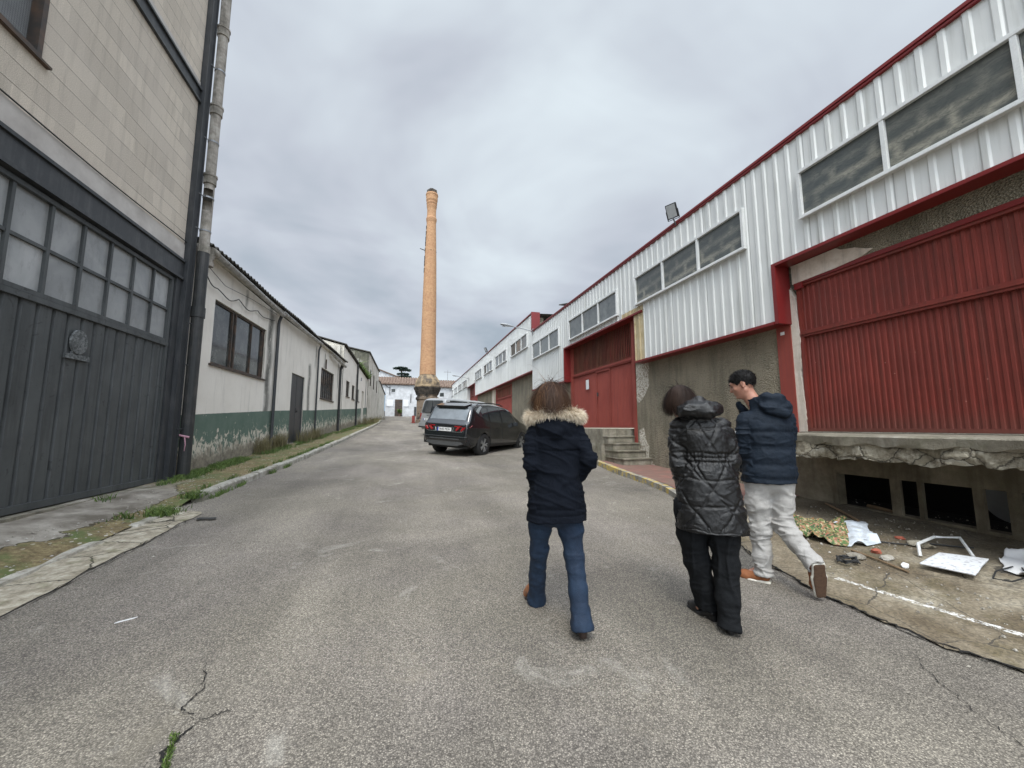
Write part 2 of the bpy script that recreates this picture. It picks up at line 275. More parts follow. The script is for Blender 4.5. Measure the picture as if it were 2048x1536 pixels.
    w = m.mix(m.rng(m.noise(1.2, 6, .6), .35, .65), (.80, .76, .69), (.72, .68, .61)); stv = m.noise(1, 6, .7, vec=m.map(sc_=(6, 6, .6)))
    w = m.mix(m.math('MULTIPLY', m.rng(stv, .54, .72), .35), w, (.33, .31, .27))
    blk = m.attr('streak'); bn = m.math('MULTIPLY', blk, m.rng(m.noise(16, 7, .75, vec=m.map(sc_=(1, 1, .35))), .30, .46)); w = m.mix(m.math('MULTIPLY', bn, .9), w, (.045, .048, .04))
    g = m.mix(m.rng(m.noise(2, 6, .65), .35, .65), (.085, .135, .105), (.125, .175, .14))
    pn = m.noise(7, 7, .75, .5, vec=m.map(sc_=(1, 1, .7))); lowf = m.rng(dz, .1, 1.0, .2, -.08); pe = m.rng(m.math('ADD', pn, lowf), .565, .59)
    g = m.mix(pe, g, (.56, .52, .43)); foot = m.math('MULTIPLY', m.rng(m.math('ADD', m.math('MULTIPLY', m.math('SUBTRACT', m.noise(3, 6, .7), .5), 1.0), m.math('SUBTRACT', .38, dz)), -.08, .12), .85); g = m.mix(foot, g, m.ramp(m.noise(9, 6, .7), [(.35, (.085, .068, .045)), (.65, (.25, .22, .165))]))
    lim = m.math('ADD', dz, m.math('MULTIPLY', m.math('SUBTRACT', m.noise(10, 3), .5), .015)); c = m.mix(m.rng(lim, 1.16, 1.165), g, w)
    MT['render'] = m.fin(c, .9, m.bump(m.math('ADD', m.noise(30, 5, .7), m.math('MULTIPLY', pe, -.6)), .35, .01))
    m = Mat('steel_window_frame'); MT['brownframe'] = m.fin(m.mix(m.rng(m.noise(6, 5), .4, .65), (.035, .03, .026), (.09, .055, .035)), .6)
    MT['meshpanel'] = plain('wire_mesh_panel', (.30, .31, .31), .6)
    # bricks of the stack
    m = Mat('stack_brick'); P = m.sep(m.ob()); ang = m.math('MULTIPLY', m.math('ARCTAN2', P[1], P[0]), .65)
    vec = m.comb(ang, P[2], 0.); bc = m.brick(vec, .24, .07, .008, (.43, .225, .11), (.30, .145, .07), (.32, .22, .14))
    c = m.mix(m.rng(m.noise(5, 7, .75), .40, .66), bc, (.46, .275, .145)); band = m.rng(m.noise(1, 4, vec=m.map(m.ob(), (.3, .3, 1.2))), .5, .68); c = m.mix(m.math('MULTIPLY', band, .4), c, (.30, .145, .08)); MT['stackbrick'] = m.fin(c, .9, m.bump(m.brick(vec, .24, .07, .008, out='Fac'), -.5, .01))
    m = Mat('base_brick'); P = m.sep(m.ob()); ang = m.math('MULTIPLY', m.math('ARCTAN2', P[1], P[0]), 1.)
    vec = m.comb(ang, P[2], 0.); bc = m.brick(vec, .25, .08, .01, (.24, .175, .12), (.17, .125, .09), (.12, .10, .08)); c = m.mix(m.rng(m.noise(1.3, 6, .7), .5, .6), bc, (.03, .027, .024)); MT['basebrick'] = m.fin(c, .9, m.bump(m.noise(15, 5), .5, .02))
    m = Mat('soot_stone'); c = m.mix(m.rng(m.noise(2.2, 7, .7), .42, .58), (.30, .22, .13), (.10, .08, .06)); MT['corbel'] = m.fin(c, .95, m.bump(m.noise(12, 5), .6, .03))
    m = Mat('soot'); MT['soot'] = m.fin(m.mix(m.rng(m.noise(3, 7, .7), .4, .65), (.022, .02, .018), (.12, .10, .08)), .95, m.bump(m.noise(12, 5), .6, .03))
    m = Mat('clay_tiles'); P = m.sep(); c = m.ramp(m.noise(4, 6, .7), [(.3, (.07, .047, .036)), (.5, (.145, .095, .068)), (.7, (.29, .22, .17))]); MT['tiles'] = m.fin(c, .9)
    MT['blue_wall'] = plain('pale_blue_wall', (.36, .56, .74), .85)
    MT['lamp_grey'] = plain('lamp_grey', (.35, .36, .37), .4); MT['black_plastic'] = plain('black_plastic', (.02, .02, .021), .5); MT['lens'] = plain('lamp_lens', (.45, .47, .48), .25)
    MT['paper'] = plain('paper_white', (.72, .72, .72), .8, var=.06); MT['pink'] = plain('pink_tape', (.45, .24, .29), .7)
    MT['cable'] = plain('black_cable', (.02, .02, .02), .7); MT['galv'] = plain('galvanised', (.30, .31, .32), .4, .5)
    # vegetation
    m = Mat('grass_blades'); t = m.attr('shade'); MT['grass'] = m.fin(m.mix(t, (.035, .075, .015), (.13, .19, .04)), .7)
    m = Mat('dry_weeds'); t = m.attr('shade'); MT['weeds'] = m.fin(m.mix(t, (.07, .06, .025), (.20, .17, .08)), .8)
    m = Mat('cedar_needles'); t = m.attr('shade'); MT['needles'] = m.fin(m.mix(t, (.012, .028, .022), (.04, .07, .05)), .8)
    MT['bark'] = plain('bark', (.07, .055, .04), .9)
    # cars
    MT['carpaint'] = plain('grey_car_paint', (.012, .0135, .016), .22, .3, 1.0, var=.05); MT['vanpaint'] = plain('silver_van_paint', (.31, .315, .315), .35, .2, .6, var=.06)
    MT['carglass'] = plain('car_glass', (.025, .03, .034), .03, 0, .8, .9, var=.3); MT['rearglass'] = plain('rear_window_glass', (.13, .15, .16), .06, 0, .6, .8, var=.4, sc_=3)
    MT['trimblack'] = plain('car_black_trim', (.016, .016, .017), .55); MT['skid'] = plain('car_skid_silver', (.13, .135, .14), .35, .4)
    MT['taillight'] = plain('tail_light_red', (.33, .012, .014), .15, 0, .8, var=.4, sc_=30); MT['tyre'] = plain('tyre_rubber', (.018, .018, .018), .8); MT['rim'] = plain('alloy_rim', (.42, .43, .44), .3, .7); MT['chrome'] = plain('chrome', (.6, .62, .64), .15, .9)
    MT['plate'] = plain('number_plate', (.75, .75, .74), .4, var=.03); MT['euroblue'] = plain('plate_blue', (.02, .06, .4), .4)
    MT['redplastic'] = plain('red_plastic', (.22, .03, .02), .4)
    # people
    m = Mat('skin'); c = m.mix(m.rng(m.noise(25, 4), .35, .65), (.46, .235, .165), (.38, .18, .125)); MT['skin'] = m.fin(c, .5); m.b.inputs['Subsurface Weight'].default_value = .08; m.b.inputs['Subsurface Radius'].default_value = (.01, .004, .002)
    def cloth(name, c, rough, bs, wsc, sheen=None, spec=.3, var=.2):
        m = Mat(name); n = m.noise(9, 5, .6, .8); f = m.noise(260, 2)
        cc = m.mix(m.rng(n, .35, .65), c, mul(c, 1 - var)); MT[name] = m.fin(cc, rough, m.bump(m.math('ADD', m.math('MULTIPLY', n, 2.), m.math('MULTIPLY', f, .4)), bs, wsc), spec=spec, sheen=sheen)
    cloth('navy_parka', (.0055, .0075, .0125), .9, .6, .012, None, .12)
    cloth('navy_jacket', (.008, .0145, .025), .7, .6, .012, None, .22)
    cloth('black_quilt', (.006, .006, .0065), .36, .6, .012, None, .5)
    cloth('black_trousers', (.008, .009, .0105), .85, .4, .01, None, .2)
    cloth('grey_chinos', (.42, .405, .385), .85, .6, .012, None)
    m = Mat('denim'); P = m.sep(m.ob()); n = m.noise(7, 6, .6); tw = m.noise(300, 2); c = m.mix(m.rng(n, .35, .7), (.003, .011, .030), (.008, .026, .058)); c = m.mix(m.math('MULTIPLY', m.rng(tw, .4, .6), .4), c, (.015, .034, .066)); MT['denim'] = m.fin(c, .8, m.bump(m.math('ADD', m.noise(11, 4, .6, 1), m.math('MULTIPLY', tw, .4)), .5, .01))
    m = Mat('brown_hair'); t = m.attr('shade'); c = m.ramp(t, [(0, (.025, .012, .007)), (.5, (.045, .021, .011)), (1, (.16, .085, .045))]); MT['hair_brown'] = m.fin(c, .55, spec=.2)
    m = Mat('dark_brown_hair'); t = m.attr('shade'); c = m.ramp(t, [(0, (.009, .006, .005)), (1, (.04, .024, .018))]); MT['hair_dark'] = m.fin(c, .6, spec=.12)
    m = Mat('black_hair'); t = m.attr('shade'); c = m.ramp(t, [(0, (.004, .0035, .0035)), (1, (.012, .010, .009))]); MT['hair_black'] = m.fin(c, .6, spec=.2)
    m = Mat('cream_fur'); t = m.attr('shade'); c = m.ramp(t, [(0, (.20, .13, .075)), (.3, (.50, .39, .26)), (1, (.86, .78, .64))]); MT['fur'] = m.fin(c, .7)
    MT['tan_leather'] = plain('tan_leather', (.33, .13, .055), .45); MT['brown_suede'] = plain('brown_suede', (.235, .082, .028), .8, var=.3, sc_=30); MT['white_sole'] = plain('white_sole', (.6, .57, .5), .6)
    MT['brown_sole'] = plain('brown_sole', (.085, .045, .025), .7, var=.4, sc_=60); MT['black_boot'] = plain('black_boot', (.012, .012, .013), .4); MT['dark_heel'] = plain('dark_heel', (.035, .02, .015), .5); MT['eye'] = plain('eye', (.03, .02, .015), .2)
    # litter
    m = Mat('flowered_cloth'); v = m.vor(55, out='Color'); c = m.ramp(m.sep(v)[0], [(0, (.02, .025, .015)), (.3, (.06, .12, .03)), (.5, (.17, .19, .07)), (.66, (.30, .12, .06)), (.8, (.42, .38, .22)), (1, (.22, .04, .03))]); MT['floral'] = m.fin(c, .7)
    m = Mat('pale_sheet'); c = m.mix(m.rng(m.noise(6, 6, .7), .45, .6), (.58, .63, .69), (.42, .44, .46)); MT['sheet'] = m.fin(c, .6)
    m = Mat('paper_panel'); P = m.sep(m.ob()); c = m.mix(m.rng(m.noise(30, 3), .56, .62), (.66, .67, .69), (.45, .45, .47)); MT['panel'] = m.fin(c, .5)
    MT['wood'] = plain('old_wood', (.24, .16, .09), .8, var=.4, sc_=12); MT['brickbit'] = plain('red_brick_bit', (.36, .10, .06), .9)
mk_materials()
# ---------------------------------------------------------------- object helpers
def wl(o):
    v = Vector((0, 0, 0))
    while o is not None: v += o.location; o = o.parent
    return v
def link(name, me, mat, parent=None, world=True, smooth=False):
    o = bpy.data.objects.new(name, me); col.objects.link(o)
    if parent is not None:
        o.parent = parent
        if world: me.transform(Matrix.Translation(-wl(parent)))
    for m_ in (mat if isinstance(mat, (list, tuple)) else [mat]): me.materials.append(MT[m_])
    if smooth: me.polygons.foreach_set('use_smooth', [True] * len(me.polygons))
    return o
def thing(name, label, cat, loc=(0, 0, 0), group=None, rz=0):
    o = bpy.data.objects.new(name, None); col.objects.link(o); o.location = loc; o.rotation_euler = (0, 0, rz)
    o.empty_display_size = .2; o['label'] = label; o['category'] = cat
    if group: o['group'] = group
    return o
def tag(o, label, cat, group=None, kind=None):
    if label: o['label'] = label
    if cat: o['category'] = cat
    if group: o['group'] = group
    if kind: o['kind'] = kind
    return o
def struct(o): o['kind'] = 'structure'; return o
class MB:
    def __init__(s): s.v = []; s.f = []
    def add(s, vs, fs):
        n = len(s.v); s.v += [tuple(p) for p in vs]; s.f += [tuple(i + n for i in f) for f in fs]; return s
    def box(s, x0, x1, y0, y1, z0, z1):
        return s.add([(x, y, z) for x in (x0, x1) for y in (y0, y1) for z in (z0, z1)],
                     [(0, 1, 3, 2), (4, 6, 7, 5), (0, 4, 5, 1), (2, 3, 7, 6), (0, 2, 6, 4), (1, 5, 7, 3)])
    def quad(s, a, b, c, d): return s.add([a, b, c, d], [(0, 1, 2, 3)])
    def prism(s, poly, off):      # poly: list of 3D pts, extruded by vector off
        n = len(poly); o = Vector(off)
        vs = [Vector(p) for p in poly] + [Vector(p) + o for p in poly]
        return s.add(vs, [tuple(range(n - 1, -1, -1)), tuple(range(n, 2 * n))] + [(i, (i + 1) % n, n + (i + 1) % n, n + i) for i in range(n)])
    def tube(s, pts, r, n=8, cap=True, arc=None):
        pts = [Vector(p) for p in pts]; rs = r if isinstance(r, (list, tuple)) else [r] * len(pts); base = len(s.v)
        up = Vector((0, 0, 1)); prev = None
        for i, p in enumerate(pts):
            d = (pts[min(i + 1, len(pts) - 1)] - pts[max(i - 1, 0)]).normalized()
            if prev is None: a = d.cross(up if abs(d.z) < .95 else Vector((1, 0, 0))).normalized()
            else: a = (prev - d * prev.dot(d)).normalized()
            prev = a; b = d.cross(a)
            for k in range(n):
                t = 2 * math.pi * k / n; s.v.append(tuple(p + (a * math.cos(t) + b * math.sin(t)) * rs[i]))
        for i in range(len(pts) - 1):
            for k in range(n):
                s.f.append((base + i * n + k, base + i * n + (k + 1) % n, base + (i + 1) * n + (k + 1) % n, base + (i + 1) * n + k))
        if cap:
            s.f.append(tuple(base + k for k in range(n - 1, -1, -1))); s.f.append(tuple(base + (len(pts) - 1) * n + k for k in range(n)))
        return s
    def lathe(s, prof, c=(0, 0, 0), n=24, rot=0, cap=True):
        base = len(s.v)
        for r, z in prof:
            for k in range(n):
                t = 2 * math.pi * k / n + rot; s.v.append((c[0] + r * math.cos(t), c[1] + r * math.sin(t), c[2] + z))
        for i in range(len(prof) - 1):
            for k in range(n): s.f.append((base + i * n + k, base + i * n + (k + 1) % n, base + (i + 1) * n + (k + 1) % n, base + (i + 1) * n + k))
        if cap: s.f.append(tuple(base + k for k in range(n - 1, -1, -1))); s.f.append(tuple(base + (len(prof) - 1) * n + k for k in range(n)))
        return s
    def ribs(s, x, y0, y1, z0, z1, pitch, rib, dep, side=-1, slope=.012):
        # trapezoid ribbed sheet in the plane X=x, ribs stand proud by dep towards 'side'
        ys = [(y0, None)]; k = math.floor(y0 / pitch) - 1
        prof = []
        while k * pitch < y1 + pitch:
            c = k * pitch
            prof += [(c - rib / 2 - slope, 0), (c - rib / 2, dep), (c + rib / 2, dep), (c + rib / 2 + slope, 0)]; k += 1
        def h(y):
            for (a, p), (b, q) in zip(prof, prof[1:]):
                if a <= y <= b: return p + (q - p) * ((y - a) / (b - a) if b > a else 0)
            return 0
        pts = [(y0, h(y0))] + [p for p in prof if y0 < p[0] < y1] + [(y1, h(y1))]
        n = len(pts); zf = z0 if callable(z0) else (lambda y: z0); zt = z1 if callable(z1) else (lambda y: z1)
        vs = [(x + side * d, y, zf(y)) for y, d in pts] + [(x + side * d, y, zt(y)) for y, d in pts]
        fs = [(i, i + 1, n + i + 1, n + i) if side < 0 else (i + 1, i, n + i, n + i + 1) for i in range(n - 1)]
        return s.add(vs, fs)
    def build(s, name, mat, parent=None, world=True, smooth=False, bevel=0):
        me = bpy.data.meshes.new(name); me.from_pydata(s.v, [], s.f); me.update()
        if bevel:
            bm = bmesh.new(); bm.from_mesh(me); bmesh.ops.bevel(bm, geom=[e for e in bm.edges if e.calc_face_angle(0) > .6], offset=bevel, segments=2, affect='EDGES', clamp_overlap=True)
            bm.to_mesh(me); bm.free()
        return link(name, me, mat, parent, world, smooth)
def npmesh(name, V, F, attrs=None):
    me = bpy.data.meshes.new(name); V = np.asarray(V, np.float32); F = np.asarray(F, np.int32)
    me.vertices.add(len(V)); me.vertices.foreach_set('co', V.ravel())
    k = F.shape[1]; me.loops.add(F.size); me.loops.foreach_set('vertex_index', F.ravel())
    me.polygons.add(len(F)); me.polygons.foreach_set('loop_start', np.arange(0, F.size, k, dtype=np.int32))
    try: me.polygons.foreach_set('loop_total', np.full(len(F), k, np.int32))
    except Exception: pass
    for n_, a in (attrs or {}).items():
        at = me.attributes.new(n_, 'FLOAT', 'POINT'); at.data.foreach_set('value', np.asarray(a, np.float32))
    me.update(calc_edges=True); me.validate(); return me
def vnoise(P, s=1., seed=0):
    P = np.asarray(P, np.float64) * s + seed * 17.13; I = np.floor(P); Fr = P - I; Fr = Fr * Fr * (3 - 2 * Fr); r = 0
    for dx in (0, 1):
        for dy in (0, 1):
            for dz in (0, 1):
                q = (I[:, 0] + dx) * 127.1 + (I[:, 1] + dy) * 311.7 + (I[:, 2] + dz) * 74.7
                h = np.sin(q) * 43758.5453; h = h - np.floor(h)
                r = r + h * (Fr[:, 0] if dx else 1 - Fr[:, 0]) * (Fr[:, 1] if dy else 1 - Fr[:, 1]) * (Fr[:, 2] if dz else 1 - Fr[:, 2])
    return r * 2 - 1
def fbm(P, s, o=3, seed=0): return sum(vnoise(P, s * 2 ** i, seed + i) * .5 ** i for i in range(o))
# ribbons: hair, fur, grass.  lines: (n, k, 3), width: (n,), shade (n,k)
def ribbons(lines, width, shade, side=None, taper=True):
    lines = np.asarray(lines); n, k, _ = lines.shape
    tg = np.gradient(lines, axis=1)
    if side is None: side = nr.randn(n, 1, 3)
    sd_ = np.cross(tg, np.broadcast_to(side, tg.shape)); sd_ /= np.linalg.norm(sd_, axis=2, keepdims=True) + 1e-9
    w = np.asarray(width).reshape(n, 1, 1) * (np.linspace(1, .15, k).reshape(1, k, 1) if taper else 1)
    V = np.stack([lines - sd_ * w * .5, lines + sd_ * w * .5], 2).reshape(-1, 3)
    b = (np.arange(n) * k * 2)[:, None] + np.arange(k - 1)[None, :] * 2
    F = np.stack([b, b + 1, b + 3, b + 2], -1).reshape(-1, 4)
    return V, F, np.repeat(np.asarray(shade).reshape(n, k), 2, axis=1).ravel() if np.ndim(shade) == 2 else np.repeat(shade, 2 * k)
# ---------------------------------------------------------------- ground heights
GY = [-30, 0, 2.5, 9, 12, 15, 20, 30, 50, 90, 300]; GZ = [-1.2, .03, .14, .42, .55, .72, 1.0, 1.55, 2.7, 4.6, 9]
def gz(y): return float(np.interp(y, GY, GZ))
def apr(x, y): return max(0., min(1., (x - 3.2) / 2.75)) * float(np.interp(y, [0, 2.4, 4.1, 6, 8], [.2, .17, .14, .07, 0]))
def G(x, y): return gz(y) + apr(x, y)
def wallz(y): return float(np.interp(y, [-5, 5, 8.7, 9.2, 13.4, 16.3, 18, 22, 28, 32, 36, 41, 50], [.40, .47, .50, .53, .77, .9, .97, 1.18, 1.47, 1.72, 2.0, 2.3, 2.8]))
def wx(y): return -4.1 + .04 * max(0, y - 9)
def kx(y): return float(np.interp(y, [-5, 6, 8, 9, 13.5, 18.5, 31.5, 37, 41], [-2.95, -2.92, -2.87, -2.8, -2.58, -2.36, -1.95, -2.1, -2.7]))
def rx_(y): return float(np.interp(y, [-3, 1, 1.45, 1.75, 2.38, 3.23, 4.7, 6, 8.2, 9.6], [3.6, 3.4, 3.31, 3.2, 3.17, 3.36, 3.95, 4.42, 4.68, 4.92]))
def lz(x, y):     # left pavement surface
    k = kx(y) ; w = wx(y) ; t = max(0, min(1, (k - .12 - x) / max(.1, k - .12 - w)))
    e = gz(y) + (.02 if y < 6.4 else .02 + .09 * min(1, (y - 6.4) / .8)); return e + (wallz(y) - e) * t ** .9
def grid(name, xf0, xf1, ys, nx, zf, mat, jit=0):
    V = []; 
    for y in ys:
        a, b = xf0(y), xf1(y)
        for i in range(nx + 1):
            x = a + (b - a) * i / nx; V.append((x, y, zf(x, y) + (jit * (rnd.random() - .5) if jit else 0)))
    n = nx + 1; F = [(j * n + i, j * n + i + 1, (j + 1) * n + i + 1, (j + 1) * n + i) for j in range(len(ys) - 1) for i in range(nx)]
    me = bpy.data.meshes.new(name); me.from_pydata(V, [], F); me.update(); return struct(link(name, me, mat, None, smooth=True))
# ================================================================ GROUND
Ys = [-6, -4, -2] + [i * .25 for i in range(0, 80)] + list(range(20, 62, 2))
grid('ground', lambda y: -400, lambda y: 400, [-60, -20, 0, 20, 40, 60, 100, 200, 600], 8, lambda x, y: gz(min(y, 300)) - (.5 if y < 60 else .3), 'left_far' if 0 else 'gutter')
grid('road', lambda y: kx(y) - .5, lambda y: 6.1, Ys, 36, lambda x, y: G(x, y) - .0, 'asphalt')
grid('far_road', lambda y: -40, lambda y: 60, [37.5, 41, 45, 50, 60, 75], 10, lambda x, y: gz(y) - .03, 'asphalt')
# concrete gutter strip, flush with the road, ragged on the road side
def gut(x, y): return gz(y) + .012
yy = [i * .08 for i in range(-20, 81)]
grid('gutter_strip', lambda y: kx(y) - .12, lambda y: -2.57 + .02 * math.sin(y * 5.3) + .012 * math.sin(y * 13) - (.35 * max(0, (y - 6.2)) / .2 if y > 6.2 else 0), [y for y in yy if y <= 6.35], 4, gut, 'gutter')
grid('left_pavement', lambda y: wx(y) - .05, lambda y: kx(y) - .10, [i * .25 for i in range(-16, 168)], 10, lambda x, y: lz(x, y) + .012 * math.sin(x * 9 + y * 4) * math.sin(y * 7.1), 'pave')
# apron
V = []; ys = [i * .1 for i in range(-20, 49)]
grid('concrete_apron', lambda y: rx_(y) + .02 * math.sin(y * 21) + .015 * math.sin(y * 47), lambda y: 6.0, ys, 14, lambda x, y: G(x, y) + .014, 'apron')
grid('red_pavement', lambda y: rx_(y) + .13, lambda y: 5.96, [4.7 + i * .2 for i in range(0, 25)], 4, lambda x, y: gz(y) + .115 + apr(x, y) * .3, 'redpave')
# kerbs: individual stones laid end to end in one run
def kerb(name, xf, y0, y1, w, h, step, mat, side, lift=None):
    mb = MB(); y = y0
    while y < y1:
        ye = min(y1, y + step * (0.9 + .2 * rnd.random())); g_ = .012; j = (rnd.random() - .5) * .015; hh = h + (rnd.random() - .5) * .015
        a, b = xf(y + g_) + j, xf(ye - g_) + j; za, zb = gz(y), gz(ye); l = 1 if lift is None else lift(y)
        p = [(a - w, y + g_, za - .1), (a, y + g_, za - .1), (a, y + g_, za + hh * l * .8), (a - .02 * side, y + g_, za + hh * l), (a - w, y + g_, za + hh * l)]
        q = [(b - w, ye - g_, zb - .1), (b, ye - g_, zb - .1), (b, ye - g_, zb + hh * l * .8), (b - .02 * side, ye - g_, zb + hh * l), (b - w, ye - g_, zb + hh * l)]
        mb.add(p + q, [(0, 1, 2, 3, 4), (9, 8, 7, 6, 5)] + [(i, i + 5, (i + 1) % 5 + 5, (i + 1) % 5) for i in range(5)]); y = ye
    return struct(mb.build(name, mat))
kerb('kerb_stones', kx, 6.9, 41, .14, .12, .5, 'kerbstone', 1)
V = []; F = []; yy2 = [-2 + i * .04 for i in range(213)]
for y in yy2:
    k = kx(y); w_ = .085 + .05 * vnoise([(y * 3.1, 0, 7)])[0] + .02 * vnoise([(y * 11, 0, 7)])[0]; gap = vnoise([(y * 1.7, 4, 4)])[0] < -.62; h = .004 if gap else .03 + .008 * vnoise([(y * 6, 1, 1)])[0]
    V += [(k - .10 - w_ * .5, y, gz(y) - .03), (k - .10 - w_ * .5, y, gz(y) + h), (k - .10 + w_ * .5, y, gz(y) + h + .002), (k - .10 + w_ * .5 + .012, y, gz(y) - .03)]
F = [(i * 4 + j, i * 4 + j + 1, i * 4 + j + 5, i * 4 + j + 4) for i in range(len(yy2) - 1) for j in range(3)]
struct(MB().add(V, F).build('broken_kerb', 'pale_kerb'))
kerb('yellow_kerb', lambda y: rx_(y) + .14, 4.75, 9.6, .14, .125, .6, 'kerby', 1)
# cracks: ragged narrow strips of dark earth
def crack(name, pts, w, mat='void', n=14, jag=.03, off=.006, thing_=None, zf=G):
    P_ = []
    for (a, b) in zip(pts, pts[1:]):
        for i in range(n): P_.append(Vector(a).lerp(Vector(b), i / n))
    P_.append(Vector(pts[-1])); mb = MB(); vs = []; m_ = len(P_)
    for i, p in enumerate(P_):
        q = p + Vector(((rnd.random() - .5) * jag, (rnd.random() - .5) * jag)); t = i / (m_ - 1); ww = w * (.35 + rnd.random()) * min(1, 5 * t + .15, 5 * (1 - t) + .15)
        d = (P_[min(i + 1, m_ - 1)] - P_[max(i - 1, 0)]).normalized(); nx_ = Vector((-d.y, d.x)); a = q + nx_ * ww / 2; b = q - nx_ * ww / 2
        vs += [(a.x, a.y, zf(a.x, a.y) + off), (b.x, b.y, zf(b.x, b.y) + off)]
    mb.add(vs, [(2 * i, 2 * i + 1, 2 * i + 3, 2 * i + 2) for i in range(m_ - 1)]); return struct(mb.build(name, mat))
crack('apron_crack', [(rx_(y) - .005, y) for y in (.2, 1, 1.45, 1.75, 2.1, 2.38, 2.8, 3.23, 3.7)], .02, off=.02, jag=.03)
crack('road_crack', [(-.80, 1.75), (-.92, 2.05), (-.86, 2.2)], .011, jag=.02)
crack('road_crack', [(-.86, 2.2), (-.98, 2.3), (-.94, 2.42), (-1.03, 2.65)], .006, jag=.02)
crack('road_crack', [(-.86, 2.2), (-.74, 2.24)], .006, jag=.02)
crack('road_crack', [(2.95, 1.75), (2.75, 1.5), (2.62, 1.22), (2.5, .9)], .004, jag=.03)
crack('gutter_crack', [(-2.54, y) for y in (2.6, 3.5, 4.4, 5.2, 6.0)], .014, jag=.03, off=.02)
crack('dark_patch', [(-2.5, 5.85), (-2.25, 5.80)], .10, 'pipe_dark', jag=.01, off=.022)  # flat dark strip laid on the asphalt beside the gutter
# a broken lump of cracked concrete at the kerb break
# ================================================================ RIGHT WAREHOUSE (near)
XF = 5.7; XW = 5.92
wh = thing('warehouse', 'long warehouse clad in white ribbed sheet above pebbledash walls, with two big red doors', 'warehouse', (XF, 5, 0))
PT, RB, DP = .205, .045, .017
WIN1 = [(.86, 4.14), (5.12, 8.48), (9.36, 12.70), (13.65, 16.9)]; wz0, wz1 = 4.55, 5.31
cl = MB()
def clad_region(mb, y0, y1, z0, z1): mb.ribs(XF, y0, y1, z0, z1, PT, RB, DP, slope=.018)
edges = [-4.]
for a, b in WIN1: edges += [a, b]
clad_region(cl, -4, 17, wz1 - .02, 5.9)
for a, b in zip(edges[0::2], edges[1::2] + [17.]): clad_region(cl, a, b, wz0 + .02, wz1 - .02)
clad_region(cl, WIN1[-1][1], 17., wz0 + .02, wz1 - .02)
for a, b, z in [(-4, 4.60, 4.05), (4.60, 8.2, 3.12), (9.2, 13.15, 4.37), (13.15, 17.0, 3.14)]: clad_region(cl, a, b, z, wz0 + .02)
clad_region(cl, 8.2, 9.2, 4.52, wz0 + .02)
cl.box(XF + .01, XF + .06, 16.98, 17.0, 3.14, 5.9)
cl.build('cladding', 'clad', wh)
ye = MB(); ye.ribs(XF, 8.2, 8.62, 3.12, 4.52, PT, RB, DP); ye.ribs(XF, 8.62, 9.2, 4.38, 4.52, PT, RB, DP); o = ye.build('unpainted_sheet', 'yellow_sheet', wh); o['label'] = 'bare yellow corner of sheet beside the far red door'
def trim_line(mb, y0, y1, z, d=.0): mb.box(XF - .06 - d, XW, y0, y1, z - .05, z)
tr = MB(); tr.box(XF - .05, XF + .05, -4, 17.0, 5.935, 5.985)
tr.box(XF - .038, XF + .04, -4, 17.0, 5.895, 5.93)
for (y0, y1, z) in [(-4, 4.60, 4.06), (4.68, 8.62, 3.12), (8.25, 13.15, 4.38), (13.22, 17.0, 3.14)]: trim_line(tr, y0, y1, z)
tr.box(XF - .058, XW + .02, 4.60, 4.67, 3.07, 4.06); tr.box(XF - .058, XW + .02, 13.15, 13.215, 3.09, 4.38); tr.box(XF + .002, XW, 8.635, 8.68, 3.1, 4.33)
tr.build('red_trim', 'trim_red', wh, bevel=.004)
def window_r(parent, y0, y1, z0, z1, npan, glass, dark=None, xf=XF):
    w = 0.05; mb = MB(); X0, X1 = xf - .075, xf + .03
    mb.box(X0, X1, y0, y1, z1 - w, z1); mb.box(X0, X1, y0, y1, z0, z0 + w); mb.box(X0, X1, y0, y0 + w, z0 + w, z1 - w); mb.box(X0, X1, y1 - w, y1, z0 + w, z1 - w)
    mb.box(X0 - .02, X0 - .003, y0 - .012, y1 + .012, z0 - .012, z0 + .018)
    for i in range(1, npan):
        c = y0 + (y1 - y0) * i / npan; mb.box(X0 + .004, X1 - .01, c - .024, c + .024, z0 + w, z1 - w)
    f = mb.build('window', 'white_frame', parent, bevel=.003)
    for i in range(npan):
        a, b = y0 + (y1 - y0) * i / npan, y0 + (y1 - y0) * (i + 1) / npan
        g_ = MB().box(xf - .028, xf - .02, a + .03, b - .03, z0 + w * .8, z1 - w * .8).build('pane', dark if (dark and i == npan - 1) else glass, f)
    return f
for i, (a, b) in enumerate(WIN1): window_r(wh, a, b, wz0, wz1, 3, 'hazyglass' if i < 2 else 'dustyglass')
wl_ = MB()
for y0, y1, z0, z1 in [(4.85, 9.0, -.5, 3.4), (13.2, 17.2, -.5, 3.4), (-4, 4.85, 4.02, 5.85), (4.85, 17.2, 3.4, 5.85), (9.0, 13.2, 4.47, 4.6)]: wl_.box(XW, XW + .3, y0, y1, z0, z1) if z0 < 3.4 else wl_.box(XW + .05, XW + .3, y0, y1, z0, z1)
wl_.build('wall', 'pebble', wh)
